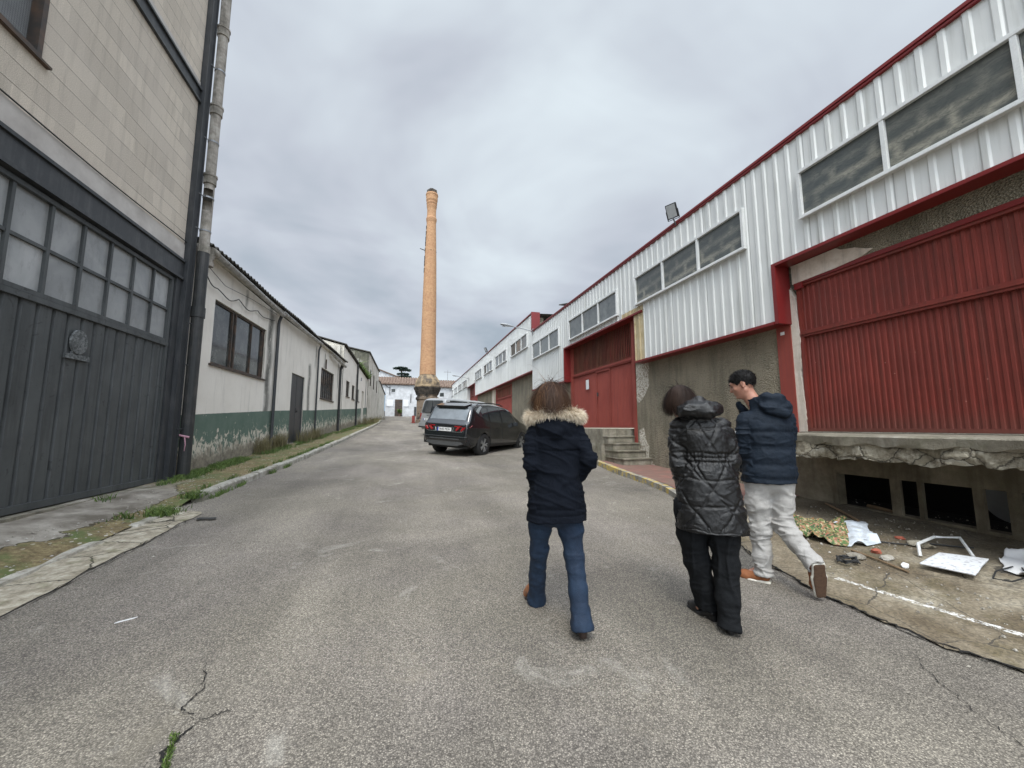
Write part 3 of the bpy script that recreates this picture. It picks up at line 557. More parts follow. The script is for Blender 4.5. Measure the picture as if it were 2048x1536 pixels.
# subdivided lintel with a ragged plaster patch
MB().box(XW - .015, XW + .2, -4, 4.52, 3.72, 4.02).build('lintel', 'pebble', wh)
pp = MB(); pts = [(4.53, 3.70), (4.53, 4.0), (3.86, 4.0), (3.80, 3.95), (3.62, 3.90), (3.5, 3.83), (3.42, 3.80), (3.56, 3.74), (3.9, 3.715)]
pp.prism([(XW - .03, y, z) for y, z in pts], (.025, 0, 0)).build('plaster_patch', 'pale_plaster', wh)
st = []; z = 1.37
while z < 3.5: st.append((4.515 - .018 * rnd.random() - .012 * math.sin(z * 5), z)); z += .05
pp = MB().prism([(XW - .012, 4.62, 1.37), (XW - .012, 4.62, 3.69)] + [(XW - .012, y, z_) for y, z_ in reversed(st)], (.08, 0, 0)); pp.build('plaster_strip', 'pale_plaster', wh)
MB().box(XW - .03, XW + .1, 4.62, 4.86, 1.36, 3.07).build('door_post', 'door_faded', wh); MB().box(XW - .03, XW + .06, 8.98, 9.10, .92, 4.33).build('door_post', 'door_faded', wh); MB().box(XW - .02, XW + .06, 13.05, 13.19, 1.38, 4.33).build('door_post', 'door_faded', wh)
MB().box(XW - .034, XW - .031, 4.72, 4.79, 2.93, 2.98).build('sticker', 'paper', wh)
pts = [(8.95, 3.07), (8.42, 3.07), (8.38, 2.9), (8.44, 2.7), (8.40, 2.5), (8.55, 2.3), (8.72, 2.15), (8.90, 2.05), (8.97, 2.2)]
MB().prism([(XW - .008, y, z) for y, z in pts], (.02, 0, 0)).build('peeling_patch', 'peel', wh)
pts = [(8.9, .5), (8.9, 1.35), (8.7, 1.42), (8.62, 1.1), (8.5, .95), (8.55, .7), (8.3, .5)]
MB().prism([(XW - .006, y, z) for y, z in pts], (.02, 0, 0)).build('peeling_patch', 'peel', wh)
def rib_door(name, parent, y0, y1, z0, z1, zr, mt_up, mt_lo, pitch, X, frames, wicket=None):
    fr = MB(); fr.box(X - .05, X + .05, y0, y1, z1 - .06, z1); fr.box(X - .05, X + .05, y0, y1, z0, z0 + .05)
    fr.box(X - .05, X + .05, y0, y0 + .06, z0 + .05, z1 - .06); fr.box(X - .05, X + .05, y1 - .06, y1, z0 + .05, z1 - .06); fr.box(X - .055, X + .05, y0 + .06, y1 - .06, zr - .05, zr + .05)
    fr.box(X - .07, X - .056, y0 + .02, y1 - .02, zr - .015, zr + .012)
    d = fr.build(name, mt_lo, parent, bevel=.004)
    MB().ribs(X, y0 + .05, y1 - .05, zr + .04, z1 - .05, pitch * 1.2, pitch * .4, .013, slope=.007).build('upper_panel', mt_up, d)
    MB().ribs(X, y0 + .05, y1 - .05, z0 + .04, zr - .04, pitch, pitch * .4, .013, slope=.007).build('lower_panel', mt_lo, d)
    if wicket:
        a, b, zt = wicket; w = MB(); w.box(X - .045, X - .03, a, a + .045, z0 + .05, zt); w.box(X - .045, X - .03, b - .045, b, z0 + .05, zt); w.box(X - .045, X - .03, a + .045, b - .045, zt - .045, zt)
        w.build('wicket_frame', mt_lo, d); MB().box(X - .07, X - .045, b - .16, b - .10, z0 + 1.0, z0 + 1.12).build('handle', 'steel_dark', d)
    return d
d1 = rib_door('sliding_door', wh, -1.2, 4.50, 1.375, 3.70, 2.88, 'door_red', 'door_red', .066, XW + .05, 0)
d1['label'] = 'near door of deep red ribbed steel'
MB().box(XW - .02, XW + .02, -1.2, 4.52, 3.68, 3.74).box(XW - .035, XW + .0, 4.38, 4.50, 3.60, 3.70).build('door_rail', 'trim_red', wh)
d2 = rib_door('sliding_door', wh, 9.10, 13.05, 1.41, 4.40, 3.28, 'door_rusty', 'door_faded', .075, XW + .05, 0, (10.35, 11.25, 3.22)); d2['label'] = 'far door of faded red steel with rusty upper panel'
MB().box(XW - .012, XW - .006, 11.72, 11.93, 2.70, 3.02).build('notice', 'paper', d2)
# loading dock (near): slab with a broken edge of stone, wall with low openings
dk = MB(); XL = 4.82
ny = 90; prof = []
for i in range(ny + 1):
    y = -2.5 + (4.62 + 2.5) * i / ny; j = .02 * math.sin(y * 9) + .03 * (vnoise([(y * 3, 0, 0)])[0])
    prof.append([(XW + .3, y, 1.362), (XL + .0 + j * .5, y, 1.352), (XL - .02 + j, y, 1.335), (XL + j, y, 1.25 + .02 * math.sin(y * 17)), (XL + .05 + j * 2, y, 1.235)])
k = 5
V = [p for r_ in prof for p in r_]; F = [(i * k + j, i * k + j + 1, (i + 1) * k + j + 1, (i + 1) * k + j) for i in range(ny) for j in range(k - 1)] + [tuple((ny) * k + j for j in range(k))]
dk.add(V, F); dock = dk.build('loading_dock', 'dock_concrete', wh)
V = []; F = []; ny, nz = 420, 12; Pt = []
for i in range(ny + 1):
    y = -1.2 + 5.8 * i / ny; cell = math.floor(y / .23 + .35 * vnoise([(y * 2, 3, 3)])[0]); cr_ = vnoise([(cell * 3.7, 9, 1)])[0]; bot = 1.075 + .035 * cr_ + .02 * vnoise([(y * 9, 1, 1)])[0] + .012 * vnoise([(y * 24, 1, 1)])[0]; fr_ = abs(((y / .23) % 1) - .5) * 2
    for j in range(nz + 1):
        z = 1.262 + (bot - 1.262) * j / nz; e_ = (j / nz - .35) ** 2 * .03; n_ = fbm([(y * 7, z * 11, 2)], 1, 3)[0]; V.append((XL + .035 + .03 * cr_ * (vnoise([(cell * 1.3, 2, 2)])[0]) + e_ + .022 * n_, y, z))
    V.append((XL + .35, y, bot + .03))
k = nz + 2; F = [(i * k + j, i * k + j + 1, (i + 1) * k + j + 1, (i + 1) * k + j) for i in range(ny) for j in range(k - 1)]
MB().add(V, F).build('stone_edging', 'stone', dock)
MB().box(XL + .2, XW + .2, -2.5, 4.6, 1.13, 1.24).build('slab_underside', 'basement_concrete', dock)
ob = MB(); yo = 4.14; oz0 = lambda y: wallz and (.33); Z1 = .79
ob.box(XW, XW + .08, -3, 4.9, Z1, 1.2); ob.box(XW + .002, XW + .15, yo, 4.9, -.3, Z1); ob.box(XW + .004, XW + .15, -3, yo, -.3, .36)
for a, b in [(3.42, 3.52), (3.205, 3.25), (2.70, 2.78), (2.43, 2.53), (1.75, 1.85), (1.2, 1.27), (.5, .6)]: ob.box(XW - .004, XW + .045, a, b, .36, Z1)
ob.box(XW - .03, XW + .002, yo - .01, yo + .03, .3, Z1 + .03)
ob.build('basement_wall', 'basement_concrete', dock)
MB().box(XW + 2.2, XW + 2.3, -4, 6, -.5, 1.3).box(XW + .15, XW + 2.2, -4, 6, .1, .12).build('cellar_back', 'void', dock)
dsc = MB(); dsc.lathe([(.0, 0), (.22, .0), (.22, .02), (0, .02)], (0, 0, 0), 28); vs = [Matrix.Rotation(R(70), 3, 'Y') @ Vector(v) for v in dsc.v]; dsc.v = [(v.x + XW + .28, v.y + 2.62, v.z + .62) for v in vs]
tag(dsc.build('round_lid', 'galv', None), 'round grey disc leaning in the dark opening under the dock', 'lid')
# far dock + steps
d2m = MB(); d2m.box(5.08, XW + .3, 9.32, 17.2, -.3, 1.385); d2m.box(5.04, 5.2, 9.30, 9.55, 0, 1.0); o = d2m.build('loading_dock', 'dock_concrete', wh, bevel=.015)
sp = MB(); nst = 5
for i in range(4):
    y0 = 8.42 + i * .225; zt = .50 + (i + 1) * .175; sp.box(5.14 - i * .012, XW - .01, y0, 9.32, zt - .175 if i else .2, zt - .04)
    sp.box(5.11 - i * .012, XW - .005, y0 - .03, 9.319, zt - .038, zt)
sp.build('steps', 'dock_concrete', wh, bevel=.01)
# roof of near warehouse and wall behind
rf = MB(); rf.quad((XF + .06, -4, 5.93), (XF + .06, 17, 5.93), (XF + 9, 17, 6.3), (XF + 9, -4, 6.3)); rf.build('roof', 'dark_roof', wh)
MB().box(XW, XW + 12, -4.2, -4, 0, 6).box(XW + 12, XW + 12.2, -4, 17, 0, 6).build('rear_wall', 'far_plaster', wh)
# ---- far warehouse
w2 = thing('warehouse', 'second warehouse further up the street, taller white cladding stepping up at a red flashing', 'warehouse', (XF, 30, 0))
WIN2 = [(17.72, 20.8), (21.8, 24.72), (25.7, 28.6), (29.6, 32.55), (37.1, 40.1), (40.9, 43.6), (44.5, 47.3), (48.2, 50.7), (51.5, 54.2)]
z0_, z1_ = 5.33, 6.06; cl = MB(); Xb = XF + .003
def cr(y0, y1, z0, z1): cl.ribs(Xb, y0, y1, z0, z1, PT, RB, DP)
cr(17.02, 58, z1_ - .02, 6.8); e = [17.02]
for a, b in WIN2: e += [a, b]
e.append(58)
for a, b in zip(e[0::2], e[1::2]): cr(a, b, z0_ + .02, z1_ - .02)
for a, b, z in [(17.02, 32.6, 4.07), (32.6, 37, 5.2), (37, 58, 3.6)]: cr(a, b, z, z0_ + .02)
cl.box(Xb - .034, Xb + .3, 37.0, 37.04, 3.6, 5.2)
cl.build('cladding', 'clad', w2)
tr = MB(); tr.box(XF - .05, XF + .05, 17.0, 58, 6.82, 6.875); tr.box(XF - .072, XF + .35, 16.93, 17.01, 5.9, 6.88); tr.box(XF - .06, XW, 17.02, 32.6, 4.02, 4.07); tr.box(XF - .055, XW, 32.6, 32.66, 4.02, 5.2); tr.box(XF - .06, XW, 32.66, 37, 5.15, 5.2)
tr.build('red_trim', 'trim_red', w2)
for i, (a, b) in enumerate(WIN2): window_r(w2, a, b, z0_, z1_, 3, 'dustyglass' if i != 6 else 'frost', 'brownpane' if i in (0, 2) else None, Xb)
m2 = MB(); m2.box(XW, XW + .3, 17.2, 21.5, 0, 4.1); m2.box(XW, XW + .3, 27.0, 32.6, 0, 4.1); m2.box(XW + .1, XW + .4, 17.2, 58, 4.1, 6.7); m2.box(XW, XW + .3, 37.0, 58, 0, 3.7); m2.box(XW + .02, XW + .3, 21.5, 25.6, 0, 1.55)
m2.build('wall', 'pebble', w2); MB().box(XW + .01, XW + .3, 25.6, 27.0, 0, 4.05).build('block_wall', 'beige_block', w2)
MB().prism([(XW - .01, y, z) for y, z in [(26.6, 4.0), (26.1, 4.0), (26.25, 3.4), (26.1, 2.6), (26.5, 2.3), (26.7, 3.1)]], (.015, 0, 0)).build('white_stain', 'pale_plaster', w2)
rib_door('sliding_door', w2, 21.6, 25.5, 1.5, 3.95, 3.25, 'door_rusty', 'door_faded', .1, XW + .05, 0)['label'] = 'faded red door behind the parked cars'
MB().box(XW - .02, XW + .06, 25.5, 25.62, 1.5, 4.0).build('door_post', 'trim_red', w2)
rib_door('sliding_door', w2, 32.7, 36.95, 1.9, 5.15, 4.3, 'door_red', 'door_faded', .1, XW + .1, 0)['label'] = 'tall dark red door at the far end'
w = MB(); w.prism([(7.2, 14.5, 6), (7.2, 14.5, 6.55), (7.2, 17, 7.25), (7.2, 17, 6)], (4, 0, 0)); w.build('roof_gable', 'far_plaster', w2)
w = MB(); w.prism([(7.1, 13.9, 6.6), (7.1, 13.9, 6.65), (7.1, 17.1, 7.42), (7.1, 17.1, 7.37)], (4.2, 0, 0)); w.build('gable_roof', 'dark_roof', w2)
MB().quad((XF + .06, 17, 6.83), (XF + .06, 58, 6.83), (XF + 9, 58, 7.2), (XF + 9, 17, 7.2)).build('roof', 'dark_roof', w2)
MB().box(XW, XW + 9, 57.9, 58, 2, 6.8).build('end_wall', 'far_plaster', w2)
# ---- lamps
def street_lamp(Y, L_, z0, rise, label):
    t = thing('street_lamp', label, 'street lamp', (XF, Y, z0), group='street lamps on the white warehouse wall')
    MB().tube([(XF - .03, Y, z0), (XF - L_ * .5, Y, z0 + rise * .55), (XF - L_, Y, z0 + rise)], .022, 8).build('arm', 'galv', t)
    MB().box(XF - .05, XF - .02, Y - .06, Y + .06, z0 - .12, z0 + .12).build('bracket', 'galv', t)
    h = MB(); c = Vector((XF - L_ - .25, Y, z0 + rise + .03))
    ring = []
    for dx, w_, hh in [(-.3, .06, .03), (-.22, .11, .06), (0, .13, .075), (.2, .08, .05), (.3, .04, .035)]:
        for a in range(10): q = 2 * math.pi * a / 10; ring.append((c.x + dx, c.y + w_ * math.cos(q), c.z + hh * math.sin(q) * (1 if math.sin(q) > 0 else .5) - dx * .12))
    h.add(ring, [(i * 10 + a, i * 10 + (a + 1) % 10, (i + 1) * 10 + (a + 1) % 10, (i + 1) * 10 + a) for i in range(4) for a in range(10)] + [tuple(range(9, -1, -1)), tuple(range(40, 50))])
    h.build('lamp_head', 'lamp_grey', t, smooth=True); MB().box(c.x - .2, c.x + .1, c.y - .07, c.y + .07, c.z - .05, c.z - .036).build('lens', 'lens', t)
street_lamp(16.9, 1.05, 5.92, .17, 'grey street lamp on a long arm where the warehouse roof steps up')
street_lamp(36.0, 1.05, 5.95, .2, 'small distant street lamp over the dark red door, furthest from the camera')
def floodlight(Y, z, s, label):
    t = thing('floodlight', label, 'floodlight', (XF - .05, Y, z), group='floodlights on the warehouse roof edge')
    M_ = Matrix.Translation((XF - .12, Y, z + .30 * s)) @ Matrix.Rotation(R(-62), 4, 'Z') @ Matrix.Rotation(R(28), 4, 'X')
    def tb(mb, name, mat, bev=0):
        mb.v = [tuple(M_ @ Vector(v)) for v in mb.v]; return mb.build(name, mat, t, bevel=bev)
    tb(MB().box(-.15 * s, .15 * s, -.03, .03, -.2 * s, .2 * s), 'housing', 'black_plastic', .008)
    tb(MB().box(-.125 * s, .125 * s, -.036, -.031, -.175 * s, .175 * s), 'lens', 'lens'); tb(MB().box(-.17 * s, -.152 * s, -.015, .015, -.22 * s, .02).box(.152 * s, .17 * s, -.015, .015, -.22 * s, .02).box(-.17 * s, .17 * s, -.015, .015, -.24 * s, -.222 * s), 'bracket', 'steel_dark')
    MB().tube([(XF - .03, Y, z - .08), (XF - .1, Y, z + .1 * s)], .015, 6).build('stem', 'steel_dark', t)
floodlight(6.85, 5.98, .78, 'square floodlight on the roof edge of the nearer warehouse')
floodlight(27.6, 6.88, .8, 'tiny far floodlight on the roof edge of the second warehouse')
# ================================================================ LEFT GREY GATE BUILDING
XG = -4.1
gb = thing('block_building', 'tall building of grey-beige concrete blocks over a big dark gate', 'building', (XG, 4, 0))
bw = MB(); bw.box(XG - .25, XG, -3, 8.27, 4.84, 5.56); bw.box(XG - .25, XG, -3, 3.2, 5.56, 7.2); bw.box(XG - .25, XG, 5.18, 8.27, 5.56, 7.2); bw.box(XG - .25, XG, -3, 8.27, 7.2, 7.76); bw.box(XG - .25, XG, -3, 8.27, 8.06, 13.5); bw.build('block_wall', 'blocks', gb)
MB().box(XG - .25, XG + .012, -3, 8.27, 4.54, 4.838).box(XG - .2, XG + .008, -3, 8.27, 8.062, 8.20).build('concrete_band', 'band', gb)
st = MB(); st.box(XG - .1, XG + .05, -3, 8.275, 4.49, 4.535); st.box(XG - .1, XG + .02, -3, 8.275, 4.20, 4.488); st.box(XG - .1, XG + .05, -3, 8.275, 4.155, 4.20)
st.box(XG - .1, XG + .05, -3, 8.275, 8.02, 8.058); st.box(XG - .1, XG + .015, -3, 8.275, 7.80, 8.02); st.box(XG - .1, XG + .05, -3, 8.275, 7.762, 7.80); st.build('steel_beam', 'steel_dark', gb)
c = MB(); c.box(XG - .05, XG + .09, 8.28, 8.30, .3, 13.5); c.box(XG - .05, XG + .065, 8.30, 8.48, .3, 13.5); c.box(XG - .05, XG + .09, 8.48, 8.50, .3, 13.5); c.box(XG - .1, XG + .012, 8.12, 8.278, .44, 4.155); c.build('steel_column', 'steel_dark', gb)
MB().box(XG - 8, XG - .05, 8.3, 8.5, 0, 13.5).build('side_wall', 'blocks', gb); MB().box(XG - 8, XG - .25, -3.2, -3, 0, 13.5).build('side_wall', 'blocks', gb)
# upper window
wn = MB()
for y0, y1, z0, z1 in [(3.2, 5.18, 5.56, 5.62), (3.2, 5.18, 7.14, 7.2), (5.12, 5.18, 5.62, 7.14), (3.2, 3.26, 5.62, 7.14), (4.50, 4.56, 5.62, 7.14)]: wn.box(XG - .12, XG + .02, y0, y1, z0, z1)
wn.box(XG - .1, XG + .05, 3.1, 5.28, 5.53, 5.558); f = wn.build('window', 'brownframe', gb)
MB().box(XG - .10, XG - .09, 4.55, 5.13, 5.6, 7.15).build('wire_screen', 'meshpanel', f); MB().box(XG - .11, XG - .10, 3.25, 4.52, 5.6, 7.15).build('pane', 'darkglass', f)
mbm = MB(); y = 4.57
while y < 5.12: mbm.box(XG - .086, XG - .083, y, y + .003, 5.62, 7.14); y += .025
z = 5.63
while z < 7.14: mbm.box(XG - .083, XG - .080, 4.56, 5.12, z, z + .003); z += .025
mbm.build('wire_mesh', 'galv', f)
# gate
gt = MB(); GX = XG - .06; y0, y1 = -1.5, 8.10
gt.box(GX - .05, GX + .05, y0, y1, .50, .585); gt.box(GX - .05, GX + .055, y0, y1, 2.86, 2.93); gt.box(GX - .05, GX + .04, y0, y1, 2.932, 2.99); gt.box(GX - .05, GX + .05, y0, y1, 4.07, 4.13); gt.box(GX - .05, GX + .05, y1 - .07, y1, .585, 4.07)
gate = gt.build('gate', 'gate_grey', gb, bevel=.004)
MB().ribs(GX, y0, y1 - .06, .58, 2.87, .212, .155, .026, side=1, slope=.012).build('ribbed_panel', 'gate_grey', gate)
mu = MB(); ycs = [8.06 - .484 * i for i in range(0, 20)]
for yc in ycs[1:]:
    if yc > y0: mu.box(GX - .02, GX + .035, yc - .02, yc + .02, 2.99, 4.07)
mu.box(GX - .02, GX + .03, y0, y1 - .07, 3.50, 3.54); mu.build('glazing_bars', 'gate_grey', gate)
for yc in ycs:
    for za, zb in ((2.99, 3.50), (3.54, 4.07)): 
        if yc > y0 + .5: MB().box(GX - .006, GX + .0, yc - .47, yc - .015, za, zb).build('pane', 'frost', gate)
em = MB(); em.lathe([(.0, 0), (.125, 0), (.135, .012), (.13, .03), (0, .035)], n=32); em.v = [(GX + .035 + z, 6.2 + x, 2.53 + y * 1.2) for x, y, z in em.v]
t = []; 
o = em.build('emblem', 'emblem', gate); MB().box(GX + .03, GX + .06, 6.02, 6.40, 2.305, 2.365).box(GX + .03, GX + .05, 6.12, 6.28, 2.365, 2.40).build('emblem_bar', 'emblem', gate)
MB().box(XG - .5, XG + .10, -2, 8.1, .3, .485).build('threshold', 'dock_concrete', gb)
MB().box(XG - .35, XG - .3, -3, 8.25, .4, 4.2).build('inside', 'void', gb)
# downpipe
dp = thing('downpipe', 'tall grey drainpipe with a broken hole at the block building corner', 'drainpipe', (-3.955, 8.64, .5))
ax, ay = -3.955, 8.64
pz = [(5.0, .085), (5.55, .085)]; mb = MB()
mb.tube([(ax, ay, 4.86), (ax, ay, 5.0)], .105, 18); mb.tube([(ax, ay, 5.0), (ax, ay, 5.72)], .088, 18)
# broken section: partial shell
n = 18
for i in range(n):
    a0 = 2 * math.pi * i / n; a1 = a0 + 2 * math.pi / n; am = math.degrees((a0 + a1) / 2)
    if 215 < am < 335: continue
    mb.quad((ax + .088 * math.cos(a0), ay + .088 * math.sin(a0), 5.72), (ax + .088 * math.cos(a1), ay + .088 * math.sin(a1), 5.72), (ax + .088 * math.cos(a1), ay + .088 * math.sin(a1), 6.18), (ax + .088 * math.cos(a0), ay + .088 * math.sin(a0), 6.18))
for za, zb in [(6.18, 7.9), (7.9, 9.7), (9.7, 13)]: mb.tube([(ax, ay, za), (ax, ay, zb)], .088, 18, cap=za > 6.5)
for z in (6.30, 7.82, 9.62): mb.tube([(ax, ay, z), (ax, ay, z + .16)], .108, 18); mb.tube([(ax, ay, z + .16), (ax, ay, z + .2)], .12, 18)
mb.build('upper_pipe', 'asbestos_pipe', dp, smooth=False)
for z in (5.3, 6.0, 7.2, 8.8): MB().tube([(ax - .02, ay, z), (XG + .06, 8.45, z)], .012, 6).tube([(ax, ay, z - .01), (ax, ay, z + .02)], .096, 18).build('clamp', 'galv', dp)
MB().tube([(ax, ay, .48), (ax, ay, 4.86)], .10, 18).tube([(ax, ay, 3.55), (ax, ay, 3.75)], .116, 18).build('lower_pipe', 'pipe_dark', dp, smooth=False)
for z in (1.4, 2.6, 3.4): MB().tube([(ax, ay, z), (XG + .06, 8.45, z)], .012, 6).build('clamp', 'steel_dark', dp)
MB().tube([(ax + .09, ay - .10, 1.25), (ax, ay - .115, 1.27), (ax - .1, ay - .09, 1.3)], .02, 8).tube([(ax + .03, ay - .13, 1.25), (ax + .06, ay - .15, 1.12), (ax + .05, ay - .15, 1.0)], [.012, .01, .004], 6).build('knotted_tape', 'pink', dp)
tag(MB().tube([(XG + .03, y, 4.865 + .012 * math.sin(y * 1.7) + (.02 * math.sin(y * .9))) for y in [i * .3 for i in range(-3, 29)]], .009, 6).build('cable', 'cable'), 'thin black cable along the concrete band over the gate', 'cable')
# ================================================================ LEFT WHITE ROW
ROT = -math.atan(.04)
def row_thing(name, label, cat, y): return thing(name, label, cat, (XG, 9, 0), rz=ROT)
def LB(mb, name, mat, parent, **k): return mb.build(name, mat, parent, world=False, **k)
def Lg(y): return wallz(y + 9)          # base height by local y
# wall with openings: grid of quads with attributes
def render_wall(parent, y0, y1, ztop, holes, streaks, x=0., nm='wall', base=Lg, step=.12):
    ys = sorted(set([y0, y1] + [h_[0] for h_ in holes] + [h_[1] for h_ in holes] + [y0 + step * i for i in range(int((y1 - y0) / step) + 1)]))
    zs = sorted(set([h_[2] for h_ in holes] + [h_[3] for h_ in holes] + [.4 + .15 * i for i in range(60)])); V = []; F = []; dz = []; stk = []
    for y in ys:
        zt = ztop(y); b = base(y) - .15
        for z in zs: zc = max(b, min(zt, z)); V.append((x, y, zc)); dz.append(zc - base(y)); stk.append(max([max(0, 1 - abs((y - s[0] + .04 * math.sin(zc * 5)) / s[1]) ** 1.5) * (1 if s[2] < zc < s[3] else 0) for s in streaks] + [0]))
    n = len(zs)
    for i in range(len(ys) - 1):
        for j in range(n - 1):
            yc = (ys[i] + ys[i + 1]) / 2; zc = (zs[j] + zs[j + 1]) / 2
            if any(h_[0] < yc < h_[1] and h_[2] < zc < h_[3] for h_ in holes): continue
            if abs(V[i * n + j][2] - V[i * n + j + 1][2]) < 1e-6 and abs(V[(i + 1) * n + j][2] - V[(i + 1) * n + j + 1][2]) < 1e-6: continue
            F.append((i * n + j, (i + 1) * n + j, (i + 1) * n + j + 1, i * n + j + 1))
    me = npmesh(nm, V, F, {'dz': dz, 'streak': stk}); o = link(nm, me, 'render', parent, False)
    for a, b, c_, d in holes:
        rv = MB().box(x - .14, x - .002, a - .03, a, c_, d).box(x - .14, x - .002, b, b + .03, c_, d).box(x - .14, x - .002, a, b, c_ - .03, c_).box(x - .14, x - .002, a, b, d, d + .03)
        LB(rv, 'reveal', 'far_plaster', parent)
    return o
A = row_thing('white_building', 'low white building with a green painted base and dark corrugated roof', 'building', 9)
zt = lambda y: float(np.interp(y, [0, 4, 8.6, 14.4], [5.02, 4.95, 5.02, 5.0]))
render_wall(A, -.35, 14.4, zt, [(.57, 3.42, 2.80, 4.22), (5.85, 7.35, .5, 3.32), (9.75, 12.3, 2.72, 4.10)],
            [(3.75, .26, 1.75, 4.9), (3.65, .14, 1.7, 5), (7.95, .22, 1.95, 3.9), (8.75, .08, 3.9, 4.9), (10.3, .1, 4.1, 4.9), (13.2, .1, 3.5, 4.9), (2.0, .05, 4.3, 4.95)])
def win_left(parent, y0, y1, z0, z1, mull, glass, x=0.):
    mb = MB(); X0, X1 = x - .10, x - .045; w = .05
    for a, b, c_, d in [(y0, y1, z1 - w, z1), (y0, y1, z0, z0 + w), (y0, y0 + w, z0 + w, z1 - w), (y1 - w, y1, z0 + w, z1 - w)]: mb.box(X0, X1, a, b, c_, d)
    for m_, ww in mull: mb.box(X0 + .002, X1 + .004, m_ - ww / 2, m_ + ww / 2, z0 + w, z1 - w)
    f = LB(mb, 'window', 'brownframe', parent); LB(MB().box(x - .088, x - .08, y0 + .02, y1 - .02, z0 + .02, z1 - .02), 'pane', glass, f); return f
f = win_left(A, .57, 3.42, 2.80, 4.22, [(1.52, .05), (1.68, .05), (2.58, .03), (3.28, .03)], 'darkglass')
LB(MB().box(-.04, .045, .50, 3.5, 2.755, 2.795), 'sill', 'brownframe', f)
# a protective sheet, sagging, behind the right panes
f = win_left(A, 9.75, 12.3, 2.72, 4.10, [(9.75 + .4 * i, .02) for i in range(1, 7)], 'darkglass'); LB(MB().box(-.04, .05, 9.7, 12.36, 2.67, 2.715), 'sill', 'brownframe', f)
d = LB(MB().box(-.11, -.05, 5.85, 7.35, .86, 3.32), 'door', 'steel_dark', A, bevel=.004); LB(MB().box(-.05, -.043, 6.57, 6.60, .9, 3.3).box(-.05, -.03, 5.85, 5.9, .88, 3.32).box(-.05, -.03, 7.3, 7.35, .88, 3.32), 'door_frame', 'steel_dark', d); LB(MB().box(-.05, .0, 6.66, 6.74, 1.98, 2.02).box(-.05, -.04, 6.63, 6.72, 1.94, 2.12), 'handle', 'black_plastic', d)
LB(MB().box(-.3, .06, 5.85, 7.35, .75, .87), 'doorstep', 'dock_concrete', A)
# roof: corrugated sheets with wavy edge
def corr_roof(parent, y0, y1, x0, z0f, x1, dz, pitch=.18, amp=.028, mat='dark_roof', th=.018):
    n = int((y1 - y0) / pitch * 8); V = []; F = []
    for i in range(n + 1):
        y = y0 + (y1 - y0) * i / n; h = amp * math.cos(2 * math.pi * y / pitch) + .012 * math.floor(2 * math.sin(y * 1.3))
        z0 = z0f(y); V += [(x0, y, z0 + h), (x1, y, z0 + dz + h), (x0, y, z0 + h - th), (x1, y, z0 + dz + h - th)]
    for i in range(n):
        a = i * 4; b = a + 4; F += [(a, b, b + 1, a + 1), (a + 2, a + 3, b + 3, b + 2), (a, a + 2, b + 2, b)]
    return LB(MB().add(V, F), 'roof', mat, parent)
corr_roof(A, -.38, 14.6, .24, lambda y: 5.13, -7., 1.5)
LB(MB().box(-.02, .14, -.35, 14.4, 5.015, 5.06), 'eaves_soffit', 'far_plaster', A)
def gutter(parent, pts, r=.075):
    V = []; F = []; n = 9
    for p in pts:
        for k in range(n): a = math.pi + math.pi * k / (n - 1); V.append((p[0] + r * math.cos(a), p[1], p[2] + r * math.sin(a)))
        for k in range(n): a = 2 * math.pi - math.pi * k / (n - 1); V.append((p[0] + (r - .008) * math.cos(a), p[1], p[2] + .002 + (r - .008) * math.sin(a)))
    m_ = 2 * n
    for i in range(len(pts) - 1):
        for k in range(m_): F.append((i * m_ + k, i * m_ + (k + 1) % m_, (i + 1) * m_ + (k + 1) % m_, (i + 1) * m_ + k))
    F += [tuple(range(m_)), tuple(range(len(V) - m_, len(V)))]
    g_ = LB(MB().add(V, F), 'gutter', 'gutter_metal', parent, smooth=True); return g_
gutter(A, [(.2, -.1, 5.03), (.2, 2, 4.97), (.2, 4.05, 4.88)]); gutter(A, [(.19, 4.0, 4.98), (.19, 6.5, 4.93), (.19, 8.75, 4.98)]); gutter(A, [(.19, 11.0, 4.95), (.19, 12.6, 4.85), (.19, 14.1, 4.80)], .085)
jn = MB().tube([(.2, -.12, 5.02), (.2, -.15, 4.9), (.17, -.17, 4.8), (.16, -.2, 4.72)], .07, 12).tube([(.2, .0, 4.99), (.2, -.2, 4.97)], .10, 12).tube([(.17, -.18, 4.76), (.17, -.18, 4.66)], .09, 12); LB(jn, 'gutter_outlet', 'asbestos_pipe', A)
for (y, zt_, r, mt_) in [(4.12, 4.85, .045, 'steel_dark'), (8.9, 4.9, .035, 'steel_dark'), (13.5, 4.75, .06, 'pipe_dark')]:
    mb = MB().tube([(.14, y, zt_ + .02), (.08, y, zt_ - .16), (.07, y, zt_ - .25), (.07, y, Lg(y))], r, 10)
    if r > .05: mb.tube([(.17, y, zt_ - .02), (.07, y, zt_ - .18)], .07, 10)
    LB(mb, 'drainpipe', mt_, A)
LB(MB().tube([(.05, 10.35, 4.1), (.05, 10.35, 4.55)], .03, 6), 'vent_pipe', 'brownframe', A)
LB(MB().box(-6, -.16, -.35, -.2, .3, 5).box(-6, -.16, 14.2, 14.4, .3, 6).box(-6, -5.8, .1, 14.2, .3, 5), 'inner_walls', 'far_plaster', A)
cb = MB(); pts = [Vector((.05, -.1, 4.72)), Vector((.06, .5, 4.42)), Vector((.05, 1.5, 4.5)), Vector((.05, 2.6, 4.55)), Vector((.05, 4.0, 4.7))]
cp = []
for a, b in zip(pts, pts[1:]):
    for i in range(8): t = i / 8; p = a.lerp(b, t); p.z -= .10 * math.sin(math.pi * t) + .02 * math.sin(7 * p.y); cp.append(tuple(p))
M_ = Matrix.Translation((XG, 9, 0)) @ Matrix.Rotation(ROT, 4, 'Z')
